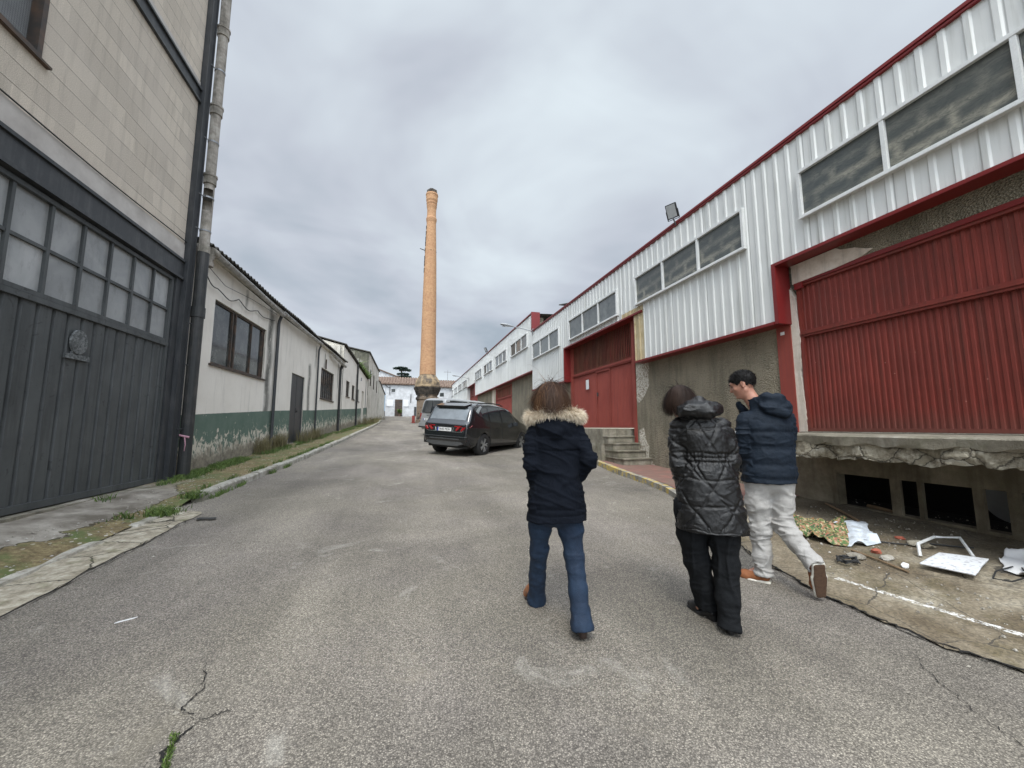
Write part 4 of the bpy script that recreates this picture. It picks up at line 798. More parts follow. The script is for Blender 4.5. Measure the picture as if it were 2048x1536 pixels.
cb.tube([tuple(M_ @ Vector(p)) for p in cp], .011, 6).tube([tuple(M_ @ Vector(p)) for p in [(.05, -.1, 4.8), (.06, .8, 4.6), (.05, 2.2, 4.75), (.04, 4, 4.86)]], .006, 5)
tag(cb.build('cable', 'cable'), 'black cable drooping across the white wall above the wide window', 'cable')
# building B (far part of the row, falling eaves)
B = row_thing('white_building', 'white building with three narrow barred windows beyond the corrugated one', 'building', 24)
ztB = lambda y: float(np.interp(y, [14.4, 24.5], [6.02, 5.25]))
render_wall(B, 14.42, 24.5, ztB, [(15.5, 16.55, 3.25, 4.18), (17.45, 18.4, 3.22, 4.12), (19.6, 20.3, 3.2, 4.05), (21.6, 22.6, 1.4, 4.1)], [(18.9, .12, 2, 5), (23.6, .3, 1.5, 5.2)], x=.02)
for a, b, c_, d in [(15.5, 16.55, 3.25, 4.18), (17.45, 18.4, 3.22, 4.12), (19.6, 20.3, 3.2, 4.05)]:
    f = win_left(B, a, b, c_, d, [((a + b) / 2, .03)], 'darkglass', .02); LB(MB().box(-.02, .07, a - .06, b + .06, c_ - .05, c_ - .003), 'sill', 'brownframe', f)
LB(MB().box(-.1, -.05, 21.6, 22.6, 1.3, 4.1), 'door', 'far_plaster', B)
def zroof(y): return ztB(y) + .05
V = [(.16, 14.35, 6.1), (.16, 24.6, 5.32), (-6, 24.6, 5.32 + 1.6), (-6, 14.35, 6.1 + 1.6)]
LB(MB().prism(V, (0, 0, .05)), 'roof', 'dark_roof', B)
LB(MB().prism([(.02, 14.42, 4.6), (-6, 14.42, 4.6), (-6, 14.42, 7.6), (.02, 14.42, 6.05)], (0, .1, 0)).box(-6, -5.9, 14.5, 24.5, 1, 6.8), 'gable_wall', 'far_plaster', B)
LB(MB().tube([(.09, 19.0, 5.75), (.09, 19.0, Lg(19))], .055, 10), 'drainpipe', 'pipe_dark', B)
LB(MB().tube([(.05, 20.9, 4.75), (.05, 20.9, 5.0)], .05, 8), 'wall_lamp', 'lamp_grey', B)
# building C tall
C_ = row_thing('stained_building', 'taller stained white building with a mossy flaking gable', 'building', 34)
ztC = lambda y: float(np.interp(y, [24.5, 32.2], [7.52, 6.95]))
hc = [(25.6, 26.4, 4.9, 6.3), (27.8, 28.6, 4.8, 6.1), (30.3, 31.0, 4.7, 5.9)]
mb = MB(); ys = [24.52, 25.6, 26.4, 27.8, 28.6, 30.3, 31.0, 32.2]
for a, b in zip(ys, ys[1:]):
    h_ = [h for h in hc if h[0] == a]; x = .05
    if h_: h_ = h_[0]; mb.quad((x, a, 1), (x, b, 1), (x, b, h_[2]), (x, a, h_[2])); mb.quad((x, a, h_[3]), (x, b, h_[3]), (x, b, ztC(b)), (x, a, ztC(a)))
    else: mb.quad((x, a, 1), (x, b, 1), (x, b, ztC(b)), (x, a, ztC(a)))
LB(mb, 'wall', 'far_plaster', C_)
for h in hc: win_left(C_, h[0], h[1], h[2], h[3], [], 'darkglass', .06)
LB(MB().prism([(.05, 24.52, 4), (-9, 24.52, 4), (-9, 24.52, 9.3), (.05, 24.52, 7.5)], (0, .1, 0)), 'gable_wall', 'mossy_plaster', C_)
LB(MB().prism([(.15, 24.4, 7.56), (.15, 32.3, 6.99), (-9, 32.3, 8.9), (-9, 24.4, 9.42)], (0, 0, .07)), 'roof', 'dark_roof', C_)
LB(MB().box(-9, .05, 32.1, 32.2, 1, 6.8), 'end_wall', 'far_plaster', C_)
D_ = row_thing('garden_wall', 'plain grey-white end wall where the left row finishes', 'wall', 41)
LB(MB().prism([(.12, 32.22, 1.5), (.12, 38.5, 2), (.12, 38.5, 5.1), (.12, 32.22, 6.0)], (-5, 0, 0)), 'wall', 'far_plaster', D_); LB(MB().prism([(.2, 32.2, 6.03), (.2, 38.6, 5.13), (.2, 38.6, 5.2), (.2, 32.2, 6.1)], (-5.2, 0, 0)), 'coping', 'dark_roof', D_)
# ================================================================ STREET END
hs = thing('terraced_house', 'white two storey house with clay tiled roof closing the street', 'house', (-.5, 50, 2.6))
mb = MB(); Y = 50; holes = [(-2.3, -1.55, 3.98, 4.78), (-1.35, -.45, 2.7, 4.8), (-.45 + .1, .29, 3.98, 4.8), (-1.81, -1.36, 5.72, 6.1)]
mb.box(-2.5, 1.5, Y, Y + .3, 2, 6.62); house = mb.build('wall', 'house_white', hs)
MB().box(1.5, 9, Y + .02, Y + .3, 2, 6.45).build('wall', 'house_white', hs)
for i, h in enumerate(holes):
    o = MB().box(h[0], h[1], Y - .03, Y + .0 - .002, h[2], h[3])
    if i == 1: o = o.build('door', 'brownframe', hs)
    else: o = o.build('window', 'paper' if i != 3 else 'darkglass', hs); MB().box(h[0] - .06, h[1] + .06, Y - .06, Y - .004, h[2] - .08, h[2] - .01).build('sill', 'house_white', o)
MB().box(1.1 - .12, 1.25, Y - .05, Y - .002, 2.7, 3.9).build('meter_box', 'steel_dark', hs); MB().box(4.15, 4.65, Y - .03, Y, 5.3, 5.75).build('window', 'darkglass', hs)
MB().tube([(-2.0, Y - .05, 6.5), (-2.0, Y - .06, 5.4)], .04, 6).tube([(-2.6, Y - .05, 6.6), (-2.3, Y - .08, 6.35), (-2.0, Y - .05, 6.2)], .03, 5).tube([(.55, Y - .06, 5.5), (.55, Y - .06, 4.4)], .05, 6).build('drainpipe', 'steel_dark', hs)
V = []; F = []; n = 520
for i in range(n + 1):
    x = -3.9 + (10 + 3.9) * i / n; h = .12 * abs(math.sin(math.pi * x / .34)); zb = 6.72 if x < 1.6 else 6.5
    V += [(x, Y - .3, zb + h), (x, Y + 3.6, zb + 1.25 + h), (x, Y - .3, zb - .06), (x, Y + 3.6, zb + 1.1)]
for i in range(n): a = i * 4; b = a + 4; F += [(a, b, b + 1, a + 1), (a, a + 2, b + 2, b)]
MB().add(V, F).box(-3.9, 9.9, Y + 3.4, Y + 3.6, 2, 7.7).build('roof', 'tiles', hs)
bl = thing('terraced_house', 'narrow pale blue house front left of the white house', 'house', (-2.8, 50, 2.6)); MB().box(-3.9, -2.52, Y - .02, Y + .3, 3.35, 5.65).build('wall', 'blue_wall', bl); MB().box(-3.9, -2.52, Y - .04, Y + .3, 2, 3.347).build('painted_base', 'steel_dark', bl); MB().box(-3.9, -2.52, Y - .02, Y + .3, 5.653, 6.62).build('upper_wall', 'house_white', bl)
bk = thing('distant_house', 'white gabled house roof showing above the tiled roof', 'house', (-5, 62, 4)); MB().prism([(-9, 62, 4), (-9, 62, 9.2), (-4.6, 62, 10.3), (-1.0, 62, 8.9), (-1, 62, 4)], (0, 4, 0)).build('wall', 'house_white', bk); MB().prism([(-9.3, 61.7, 9.25), (-4.6, 61.7, 10.42), (-.7, 61.7, 8.95), (-.7, 61.7, 8.8), (-4.6, 61.7, 10.27), (-9.3, 61.7, 9.1)], (0, 4.5, 0)).build('roof', 'tiles', bk)
an = MB().tube([(5.4, 53, 7), (5.4, 53, 9.2)], .03, 5)
for i in range(5): an.tube([(5.0 + .2 * i, 52.7, 8.9), (5.0 + .2 * i, 53.3, 8.9)], .02, 4)
an.tube([(4.9, 53, 8.9), (5.9, 53, 8.9)], .02, 4); tag(an.build('television_aerial', 'galv'), 'thin television aerial on the tiled roof right of the chimney stack', 'aerial')
fl = thing('flower_pot', 'flower pot by the brown door of the white house', 'plant pot', (-.75, 49.6, 2.6)); MB().lathe([(.12, 0), (.17, .35), (.19, .36), (.17, .3)], (-.75, 49.6, 2.66), 12).build('pot', 'tiles', fl)
L_ = []; 
for i in range(160):
    a = rnd.random() * 6.28; r_ = .05 + .3 * rnd.random(); p = np.array([-.75, 49.6, 3.0]); q = p + np.array([math.cos(a) * r_, math.sin(a) * r_, .15 + .45 * rnd.random()]); L_.append([p, (p + q) / 2 + np.array([0, 0, .08]), q])
V, F, S = ribbons(L_, np.full(160, .06), nr.rand(160, 3), taper=False); link('foliage', npmesh('foliage', V, F, {'shade': S}), 'grass', fl)
# chimney stack
cx0, cy0 = 1.74, 34.0
ch = thing('factory_chimney', 'tall round brick factory chimney on a soot-stained pedestal', 'chimney', (cx0, cy0, 1.7))
def lt(prof, n, rot=0): mb = MB(); mb.lathe(prof, (0, 0, 0), n, rot); return mb
lt([(1.0, -.4), (1.0, .3), (.94, .35), (.93, 2.0), (1.03, 2.06), (1.03, 2.22), (.92, 2.26), (.92, 2.45)], 8, R(22.5)).build('pedestal', 'basebrick', ch, world=False)
pr = []; z = 2.45
for i in range(5): r_ = .96 + i * .05; pr += [(r_, z), (r_ + .02, z + .09), (r_ - .06, z + .10), (r_ - .06, z + .132)]; z += .132
lt(pr, 16, R(11)).build('soot_band', 'soot', ch, world=False)
lt([(1.16, 3.11), (1.17, 3.2), (1.12, 3.28), (1.10, 3.55), (.98, 3.8), (.74, 4.15), (.70, 4.2)], 8, R(22.5)).build('cornice', 'corbel', ch, world=False)
lt([(.70, 4.2), (.66, 6), (.60, 10.9), (.53, 14.5), (.42, 18.15), (.45, 18.3), (.475, 18.45), (.475, 18.55), (.42, 18.7), (.40, 19.0), (.405, 19.45), (.46, 19.75), (.46, 19.8), (.43, 19.85), (.48, 20.0), (.48, 20.08), (.455, 20.12), (.515, 20.3), (.525, 20.75), (.56, 20.8), (.54, 20.95), (.44, 21.0)], 32).build('shaft', 'stackbrick', ch, world=False, smooth=False)
V = []; 
nest = MB().lathe([(.40, 20.9), (.46, 21.1), (.42, 21.3), (.25, 21.42), (.05, 21.45)], (0, 0, 0), 16); nest.v = [(x + .05 * rnd.uniform(-1, 1), y + .05 * rnd.uniform(-1, 1), z + .05 * rnd.uniform(-1, 1)) for x, y, z in nest.v]; nest.build('blackened_cap', 'soot', ch, world=False)
for z in [13.4, 14.0, 14.5, 15.3, 15.9, 16.3, 16.9, 17.5]:
    r_ = float(np.interp(z, [10.9, 14.5, 18.15], [.60, .53, .42])); a = R(194); h_ = .28 + .25 * rnd.random(); MB().box(-r_ - .02, -r_ + .1, -.16, -.02, z, z + h_).build('brick_gap', 'void', ch, world=False)
MB().tube([(-.45, -.1, 15.45), (-.95, -.3, 15.5)], .035, 6).tube([(-.52, -.1, 15.42), (0, -.53, 15.42), (.52, -.1, 15.42)], .02, 5).build('iron_bracket', 'brownframe', ch, world=False)
# cedar
ce = thing('cedar_tree', 'dark flat-topped cedar tree behind the roofs', 'tree', (-.9, 72, 4)); MB().tube([(-.9, 72, 3.5), (-.85, 72, 9), (-.95, 72, 11.2), (-.95, 72, 12.2)], [.35, .25, .14, .03], 8).build('trunk', 'bark', ce)
L_ = []; S_ = []
for (dx, dz, rx, n) in [(-.1, 12.1, 1.0, 420), (.6, 11.75, .95, 380), (-.75, 12.0, .7, 250), (.25, 11.0, 1.0, 300), (-.5, 10.35, 1.1, 400), (.5, 10.5, 1.2, 450), (.1, 9.6, 1.6, 650), (-.6, 9.2, 1.7, 500)]:
    for i in range(n):
        a = rnd.random() * 6.28; r_ = rx * rnd.random() ** .6; c = np.array([-.95 + dx + math.cos(a) * r_, 72 + math.sin(a) * r_, dz + .14 * rnd.uniform(-1, 1) - .12 * r_ / rx]); d = np.array([math.cos(a), math.sin(a), rnd.uniform(-.6, .3)]) * (.12 + .12 * rnd.random()); L_.append([c - d, c, c + d]); S_.append(rnd.random())
V, F, S = ribbons(L_, np.full(len(L_), .11), np.repeat(np.array(S_)[:, None], 3, 1), taper=False); link('crown', npmesh('crown', V, F, {'shade': S}), 'needles', ce)
# hills / town mass behind, low
# ================================================================ GRASS AND WEEDS (stuff)
def blades(name, pts, hmin, hmax, w, mat, label, cat, lean=.5):
    n = len(pts); P_ = np.array(pts); h = nr.uniform(hmin, hmax, n); a = nr.uniform(0, 6.28, n); l = nr.uniform(.1, lean, n) * h
    d = np.stack([np.cos(a) * l, np.sin(a) * l, np.zeros(n)], 1); up = np.zeros((n, 3)); up[:, 2] = h
    L_ = np.stack([P_, P_ + up * .5 + d * .25, P_ + up * .88 + d * .75, P_ + up + d * 1.2], 1); V, F, S = ribbons(L_, nr.uniform(.6, 1.3, n) * w, np.clip(nr.rand(n, 1) * .8 + np.linspace(0, .4, 4)[None], 0, 1))
    o = link(name, npmesh(name, V, F, {'shade': S}), mat); o['kind'] = 'stuff'; return tag(o, label, cat)
pts = []
def strip(n, y0, y1, xf, wd_, zf=lz, cl_=.45, dens=None):
    k = 0; tries = 0
    while k < n and tries < n * 30:
        tries += 1; y = rnd.uniform(y0, y1); x = xf(y) + rnd.gauss(0, wd_)
        if vnoise([(x * 2.3, y * 2.3, 5)])[0] < cl_ - .6: continue
        pts.append((x, y, zf(x, y) - .005)); k += 1
strip(5200, 8.4, 13, lambda y: wx(y) + .16, .11); strip(2600, 13, 20, lambda y: wx(y) + .2, .14); strip(2200, 20, 34, lambda y: wx(y) + .35, .2); strip(1500, 24, 38, lambda y: (wx(y) + kx(y)) / 2, .25)
strip(800, 6.0, 7.0, lambda y: -3.0, .07, cl_=.6); strip(200, 4.6, 5.9, lambda y: -3.15, .06, cl_=.8); strip(160, 6.5, 8.3, lambda y: -3.85, .05, cl_=.8); strip(150, 3.6, 4.6, lambda y: -3.4, .12, cl_=.8)
strip(900, 7.2, 16, lambda y: kx(y) - .16, .03, cl_=.65); strip(400, 7.0, 11, lambda y: kx(y) + .03, .02, zf=lambda x, y: gz(y), cl_=.7)
blades('grass', pts, .03, .10, .012, 'grass', 'green grass tufts along the foot of the left wall and kerb', 'grass', .9)
pts = []; strip(500, 15.4, 18, lambda y: wx(y) + .22, .12); strip(700, 12, 14.2, lambda y: wx(y) + .12, .07); strip(900, 28, 37, lambda y: wx(y) + .6, .3)
blades('weeds', pts, .15, .5, .012, 'weeds', 'taller dry weeds against the green base of the left wall', 'weeds', .4)
pts = []
for i in range(500):
    t = rnd.random(); x = -.80 - .12 * t + rnd.gauss(0, .008); y = 1.72 + .42 * t; pts.append((x, y, gz(y)))
blades('grass', pts, .006, .02, .006, 'grass', 'thin line of moss growing in the road crack nearest the camera', 'moss', .9)
pts = []
for i in range(700):   # rooftop moss on building B
    t = rnd.random(); y = 19.2 + 5.2 * t; p = M_ @ Vector((rnd.gauss(.1, .06), y, ztB(y) + .08)); pts.append(tuple(p))
blades('moss', pts, .05, .3, .05, 'grass', 'yellow-green growth along the falling eaves of the left row', 'moss', 1.5)
# ================================================================ VEHICLES (local frame: x right, y forward, z up, origin under the rear bumper centre)
def cubic(xs, ys, q):
    xs = np.array(xs, float); ys = np.array(ys, float); m = np.gradient(ys, xs); q = np.asarray(q, float)
    i = np.clip(np.searchsorted(xs, q) - 1, 0, len(xs) - 2); h = xs[i + 1] - xs[i]; t = np.clip((q - xs[i]) / h, 0, 1)
    # monotone-limited tangents
    d = np.diff(ys) / np.diff(xs); mm = m.copy()
    for k in range(1, len(xs) - 1): mm[k] = 0 if d[k - 1] * d[k] <= 0 else 2 * d[k - 1] * d[k] / (d[k - 1] + d[k])
    mm[0], mm[-1] = d[0], d[-1]
    return (2 * t**3 - 3 * t**2 + 1) * ys[i] + (t**3 - 2 * t**2 + t) * h * mm[i] + (-2 * t**3 + 3 * t**2) * ys[i + 1] + (t**3 - t**2) * h * mm[i + 1]
def lin(pts, q): return np.interp(q, [p[0] for p in pts], [p[1] for p in pts])
class Car:
    def __init__(s, W, top, bot, belt, roofw, plan, fat=.62):
        s.W, s.top, s.bot, s.belt, s.roofw, s.plan, s.fat = W, top, bot, belt, roofw, plan, fat
    def sec(s, y):   # control points s=0..8 of half section
        w = s.W / 2 * cubic([p[0] for p in s.plan], [p[1] for p in s.plan], [y])[0]; zt = cubic([p[0] for p in s.top], [p[1] for p in s.top], [y])[0]; zb = lin(s.bot, y); bl = min(lin(s.belt, y), zt - .015)
        rw = lin(s.roofw, y) * w; zr = max(bl + .01, zt - .07 * min(1, (zt - bl) / .35))
        zm = zb + (bl - zb) * .5
        return np.array([(0, zb), (.8 * w, zb), (.965 * w, zb + .07 * (bl - zb) / .5), (w, zm), (.995 * w, zb + (bl - zb) * .78), (.955 * w, bl), (rw, zr), (.62 * rw, zt - .004), (0, zt)])
    def P(s, y, q, side, off=0.):
        def pt(y, q):
            S = s.sec(y); return np.array([cubic(range(9), S[:, 0], [q])[0] * side, y, cubic(range(9), S[:, 1], [q])[0]])
        p = pt(y, q)
        if off:
            a = pt(y + .03, q) - pt(y - .03, q); b = pt(y, min(8, q + .08)) - pt(y, max(0, q - .08)); n = np.cross(a, b) * side
            n = n / (np.linalg.norm(n) + 1e-9); p = p + n * off
        return p
    def body(s, ny=70, nq=48):
        y0, y1 = s.top[0][0], s.top[-1][0]; ys = y0 + (y1 - y0) * (.5 - .5 * np.cos(np.pi * np.linspace(0, 1, ny))); qs = np.linspace(0, 8, nq); V = []
        for y in ys:
            S = s.sec(y); X = cubic(range(9), S[:, 0], qs); Z = cubic(range(9), S[:, 1], qs)
            V += [(x, y, z) for x, z in zip(X, Z)] + [(-x, y, z) for x, z in zip(X[-2:0:-1], Z[-2:0:-1])]
        n = 2 * nq - 2; F = [(i * n + k, (i + 1) * n + k, (i + 1) * n + (k + 1) % n, i * n + (k + 1) % n) for i in range(ny - 1) for k in range(n)]
        mb = MB(); mb.v = V; mb.f = F + [tuple(range(n - 1, -1, -1))[::-1], tuple((ny - 1) * n + k for k in range(n))[::-1]]; return mb
    def patch(s, poly, side, off, nu=14, nv=6):   # poly: 4 corners (y,q) : a->b bottom, d->c top
        a, b, c, d = [np.array(p, float) for p in poly]; V = []
        for j in range(nv + 1):
            for i in range(nu + 1):
                u, v = i / nu, j / nv; p = (a * (1 - u) + b * u) * (1 - v) + (d * (1 - u) + c * u) * v; V.append(tuple(s.P(p[0], p[1], side, off)))
        n = nu + 1; F = [(j * n + i, j * n + i + 1, (j + 1) * n + i + 1, (j + 1) * n + i) for j in range(nv) for i in range(nu)]
        if side < 0: F = [f[::-1] for f in F]
        return V, F
def both(car, poly, off, name, mat, parent, mb=None, nu=14, nv=6):
    for sd_ in (1, -1):
        V, F = car.patch(poly, sd_, off, nu, nv); MB().add(V, F).build(name, mat, parent, world=False, smooth=True)
def wheel(parent, x, y, r, w, side, spokes=10):
    mb = MB(); prof = [(r * .66, -w / 2 + .01), (r * .9, -w / 2), (r * .985, -w / 2 + .025), (r, -w / 2 + .05), (r, w / 2 - .05), (r * .985, w / 2 - .025), (r * .9, w / 2), (r * .66, w / 2 - .01)]
    mb.lathe(prof, (0, 0, 0), 40, cap=False); mb.v = [(x + v[2] * side, y + v[0], r + v[1]) for v in mb.v]; t = mb.build('wheel', 'tyre', parent, world=False, smooth=True)
    hb = MB().lathe([(r * .66, 0), (r * .64, .03), (r * .60, .03), (r * .58, -.02), (.0, -.03)], (0, 0, w / 2 - .03), 36)
    hb.v = [(x + v[2] * side, y + v[0], r + v[1]) for v in hb.v]; hb.build('rim_barrel', 'trimblack', t, world=False, smooth=True)
    sp = MB()
    for i in range(spokes):
        a = 2 * math.pi * (i // 2) / (spokes / 2) + (.17 if i % 2 else -.17); c_, s_ = math.cos(a), math.sin(a)
        p = [(.05, -.016), (.60 * r, -.020), (.60 * r, .020), (.05, .016)]; q = [(u * c_ - v * s_, u * s_ + v * c_) for u, v in p]
        sp.prism([(x + side * (w / 2 - .012), y + u, r + v) for u, v in q], (-side * .03, 0, 0))
    cp = MB().lathe([(.055, 0), (.05, .015), (0, .018)], (0, 0, w / 2 - .03), 16); cp.v = [(x + v[2] * side, y + v[0], r + v[1]) for v in cp.v]; sp.add(cp.v, cp.f)
    sp.build('rim', 'rim', t, world=False)
def cut_arches(body, wheels, r):
    for x, y in wheels:
        pass
    mb = MB()
    for x, y in wheels:
        mb2 = MB().lathe([(r, -.3), (r, .3)], (0, 0, 0), 40); s_ = 1 if x > 0 else -1; mb.add([(x + s_ * .1 + v[2], y + v[0], r * .86 + v[1]) for v in mb2.v], mb2.f)
    me = bpy.data.meshes.new('cut'); me.from_pydata(mb.v, [], mb.f); co = bpy.data.objects.new('cut', me); col.objects.link(co)
    md = body.modifiers.new('b', 'BOOLEAN'); md.object = co; md.operation = 'DIFFERENCE'; md.solver = 'EXACT'
    par = body.parent; body.parent = None; bpy.context.view_layer.update(); dg = bpy.context.evaluated_depsgraph_get(); ev = bpy.data.meshes.new_from_object(body.evaluated_get(dg))
    body.modifiers.clear(); body.data = ev; body.parent = par; bpy.data.objects.remove(co)
def text(s_, size, mat, parent, M_, name='lettering', ext=.002):
    cu = bpy.data.curves.new(name, 'FONT'); cu.body = s_; cu.size = size; cu.extrude = ext; cu.align_x = 'CENTER'; cu.align_y = 'CENTER'; o = bpy.data.objects.new(name, cu); col.objects.link(o)
    bpy.context.view_layer.update(); me = bpy.data.meshes.new_from_object(o.evaluated_get(bpy.context.evaluated_depsgraph_get())); bpy.data.objects.remove(o); me.transform(M_); return link(name, me, mat, parent, False)
REAR = Matrix.Rotation(R(90), 4, 'X')     # text facing -Y, upright
def plate(parent, txt, x, y, z, tilt=0):
    M_ = Matrix.Translation((x, y, z)) @ Matrix.Rotation(R(tilt), 4, 'X'); mb = MB().box(-.26, .26, -.006, .006, -.055, .055); mb.v = [tuple(M_ @ Vector(v)) for v in mb.v]; p = mb.build('number_plate', 'plate', parent, world=False)
    mb = MB().box(-.258, -.218, -.008, -.0062, -.053, .053); mb.v = [tuple(M_ @ Vector(v)) for v in mb.v]; mb.build('plate_band', 'euroblue', p, world=False)
    text(txt, .105, 'black_plastic', p, M_ @ Matrix.Translation((.02, -.008, 0)) @ REAR @ Matrix.Diagonal((.88, 1, 1, 1)))
# --- SUV
suv = thing('parked_car', 'dark grey five door car with roof rails parked nose towards the docks', 'car', (1.12, 12.05, 0), rz=R(-43))
top = [(0, .60), (.03, .98), (.10, 1.06), (.16, 1.18), (.30, 1.45), (.40, 1.575), (.7, 1.65), (1.6, 1.685), (2.2, 1.67), (2.8, 1.57), (3.15, 1.37), (3.55, 1.13), (3.95, 1.04), (4.3, .92), (4.47, .70), (4.5, .55)]
c = Car(1.87, top, [(0, .48), (.05, .40), (.3, .27), (4.2, .24), (4.5, .40)], [(0, .99), (.3, 1.07), (1, 1.05), (3.4, .97), (4.5, .8)], [(0, .86), (.3, .80), (.7, .70), (2.4, .70), (3.1, .78), (3.4, .88), (4.5, .9)],
        [(0, .78), (.04, .86), (.15, .93), (.4, .975), (.9, 1), (3.2, 1), (3.9, .965), (4.3, .86), (4.5, .68)])
body = c.body().build('body', 'carpaint', suv, world=False, smooth=True)
WR = .36; wy = [.90, 3.58]; cut_arches(body, [(s_ * .80, y) for s_ in (1, -1) for y in wy], .41); body.data.polygons.foreach_set('use_smooth', [True] * len(body.data.polygons))
MB().box(-.74, .74, .2, 4.2, .26, .6).box(-.6, .6, .6, 3.4, .5, .9).build('underbody', 'trimblack', suv, world=False)
for s_ in (1, -1):
    for y in wy: wheel(suv, s_ * .80, y, WR, .235, s_)
both(c, [(.62, 5.42), (1.18, 5.12), (1.18, 5.78), (.92, 5.74)], .004, 'quarter_window', 'carglass', suv)
both(c, [(1.26, 5.12), (1.98, 5.12), (1.98, 5.85), (1.26, 5.80)], .004, 'rear_side_window', 'carglass', suv)
both(c, [(2.06, 5.12), (3.10, 5.14), (2.62, 5.84), (2.06, 5.86)], .004, 'front_side_window', 'carglass', suv)
V, F = c.patch([(.135, 6.2), (.135, 8), (.325, 8), (.325, 6.25)], 1, .005); V2, F2 = c.patch([(.135, 6.2), (.135, 8), (.325, 8), (.325, 6.25)], -1, .005); MB().add(V, F).add(V2, F2).build('rear_window', 'rearglass', suv, world=False, smooth=True)
V, F = c.patch([(3.30, 6.25), (3.30, 8), (2.76, 8), (2.76, 6.2)], 1, .005); V2, F2 = c.patch([(3.30, 6.25), (3.30, 8), (2.76, 8), (2.76, 6.2)], -1, .005); MB().add(V, [f[::-1] for f in F]).add(V2, [f[::-1] for f in F2]).build('windscreen', 'carglass', suv, world=False, smooth=True)
both(c, [(.52, 5.62), (.64, 5.50), (.98, 5.84), (.88, 5.90)], .008, 'pillar_trim', 'chrome', suv, nu=8, nv=2)
# spoiler, roof rails, fin
MB().prism([(-.56, .24, 1.53), (.56, .24, 1.53), (.60, .58, 1.615), (-.60, .58, 1.615)], (0, -.0, .025)).build('spoiler', 'carpaint', suv, world=False, bevel=.012)
MB().prism([(-.54, .25, 1.525), (.54, .25, 1.525), (.57, .40, 1.55), (-.57, .40, 1.55)], (0, .01, -.03)).build('spoiler_shade', 'trimblack', suv, world=False)
for s_ in (1, -1): MB().tube([(s_ * .60, .75, 1.59), (s_ * .605, .9, 1.66), (s_ * .60, 1.6, 1.705), (s_ * .585, 2.3, 1.69), (s_ * .57, 2.6, 1.62)], [.008, .018, .018, .018, .008], 8).build('roof_rail', 'trimblack', suv, world=False, smooth=True)
MB().prism([(-.012, .78, 1.57), (-.012, .90, 1.58), (-.012, .80, 1.65)], (.024, 0, 0)).build('aerial', 'trimblack', suv, world=False)
for s_ in (1, -1): MB().tube([tuple(c.P(y_, q_, s_, .006)) for y_, q_ in [(.60, 5.6), (.95, 5.93), (1.4, 5.95), (2.0, 5.95), (2.5, 5.95), (2.9, 5.6), (3.15, 5.12)]], .009, 6).build('window_trim', 'chrome', suv, world=False)
# rear face pieces set on the slightly curved tail
def tailp(x, z): return float(np.interp(abs(x), [0, .70, .79, .86, .91], [0, .0, .03, .13, .35]))
def tail_poly(pts, name, mat, th=.02, mirror=True, off=0, bev=.004):
    for s_ in ((1, -1) if mirror else (1,)):
        P_ = [(s_ * x, tailp(x, z) + (max(0, z - .86) * .18) - .012 - off, z) for x, z in pts]
        if s_ < 0: P_ = P_[::-1]
        MB().prism(P_, (0, th + off, 0)).build(name, mat, suv, world=False, bevel=bev)
MB().prism([(-.80, .055, .93), (.80, .055, .93), (.74, .03, .80), (-.74, .03, .80)][::-1], (0, .05, 0)).build('tailgate_panel', 'trimblack', suv, world=False, bevel=.01)
tail_poly([(.88, .97), (.60, .945), (.38, .94), (.38, .905), (.56, .90), (.86, .90)], 'tail_light', 'taillight', .04, off=.01)
for a in (.42, .61): tail_poly([(a + .17, .905), (a + .08, .905), (a + .01, .815), (a + .04, .775), (a + .10, .82)], 'tail_light', 'taillight', .04, off=.018)
tail_poly([(.83, .90), (.80, .885), (.60, .755), (.64, .752), (.82, .86)], 'tail_trim', 'chrome', .03, off=.004)
tail_poly([(.36, .88), (.34, .88), (.30, .76), (.33, .745), (.60, .745), (.60, .76), (.345, .765)], 'tail_trim', 'chrome', .02, off=.004)
plate(suv, '9645 MDH', 0, .0, .82, -4)
MB().box(-.82, .82, .0, .05, .60, .625).build('bumper_line', 'skid', suv, world=False, bevel=.006)
MB().prism([(-.55, -.005, .56), (.55, -.005, .56), (.70, .02, .40), (.45, .03, .33), (-.45, .03, .33), (-.70, .02, .40)][::-1], (0, .08, 0)).build('skid_plate', 'skid', suv, world=False, bevel=.008)
MB().prism([(-.84, .06, .58), (.84, .06, .58), (.86, .10, .36), (-.86, .10, .36)][::-1], (0, .2, 0)).build('lower_bumper', 'trimblack', suv, world=False, bevel=.01)
for s_ in (1, -1):
    MB().prism([(s_ * .58, .0, .56), (s_ * .80, .055, .535), (s_ * .80, .058, .50), (s_ * .62, .005, .52)][::(1 if s_ > 0 else -1)], (0, .05, 0)).build('reflector', 'taillight', suv, world=False)
    MB().tube([(s_ * .93, 2.9, .97), (s_ * 1.02, 2.88, 1.01)], .02, 6).box(s_ * 1.0 - .09, s_ * 1.0 + .09, 2.82, 2.93, .96, 1.09).build('wing_mirror', 'carpaint', suv, world=False, bevel=.02)
    for yy_ in (1.72, 2.62): MB().box(s_ * .935 - .012, s_ * .935 + .012, yy_ - .11, yy_ + .07, .875, .895).build('door_handle', 'carpaint', suv, world=False, bevel=.004)
both(c, [(1.22, 1.2), (1.235, 1.2), (1.235, 5.05), (1.22, 5.05)], .002, 'door_gap', 'trimblack', suv, nu=1, nv=14)
both(c, [(2.01, 1.2), (2.025, 1.2), (2.025, 5.05), (2.01, 5.05)], .002, 'door_gap', 'trimblack', suv, nu=1, nv=14)
both(c, [(1.3, 1.6), (3.15, 1.6), (3.15, 2.1), (1.3, 2.1)], .006, 'sill_trim', 'trimblack', suv, nu=12, nv=3)
em = MB(); 
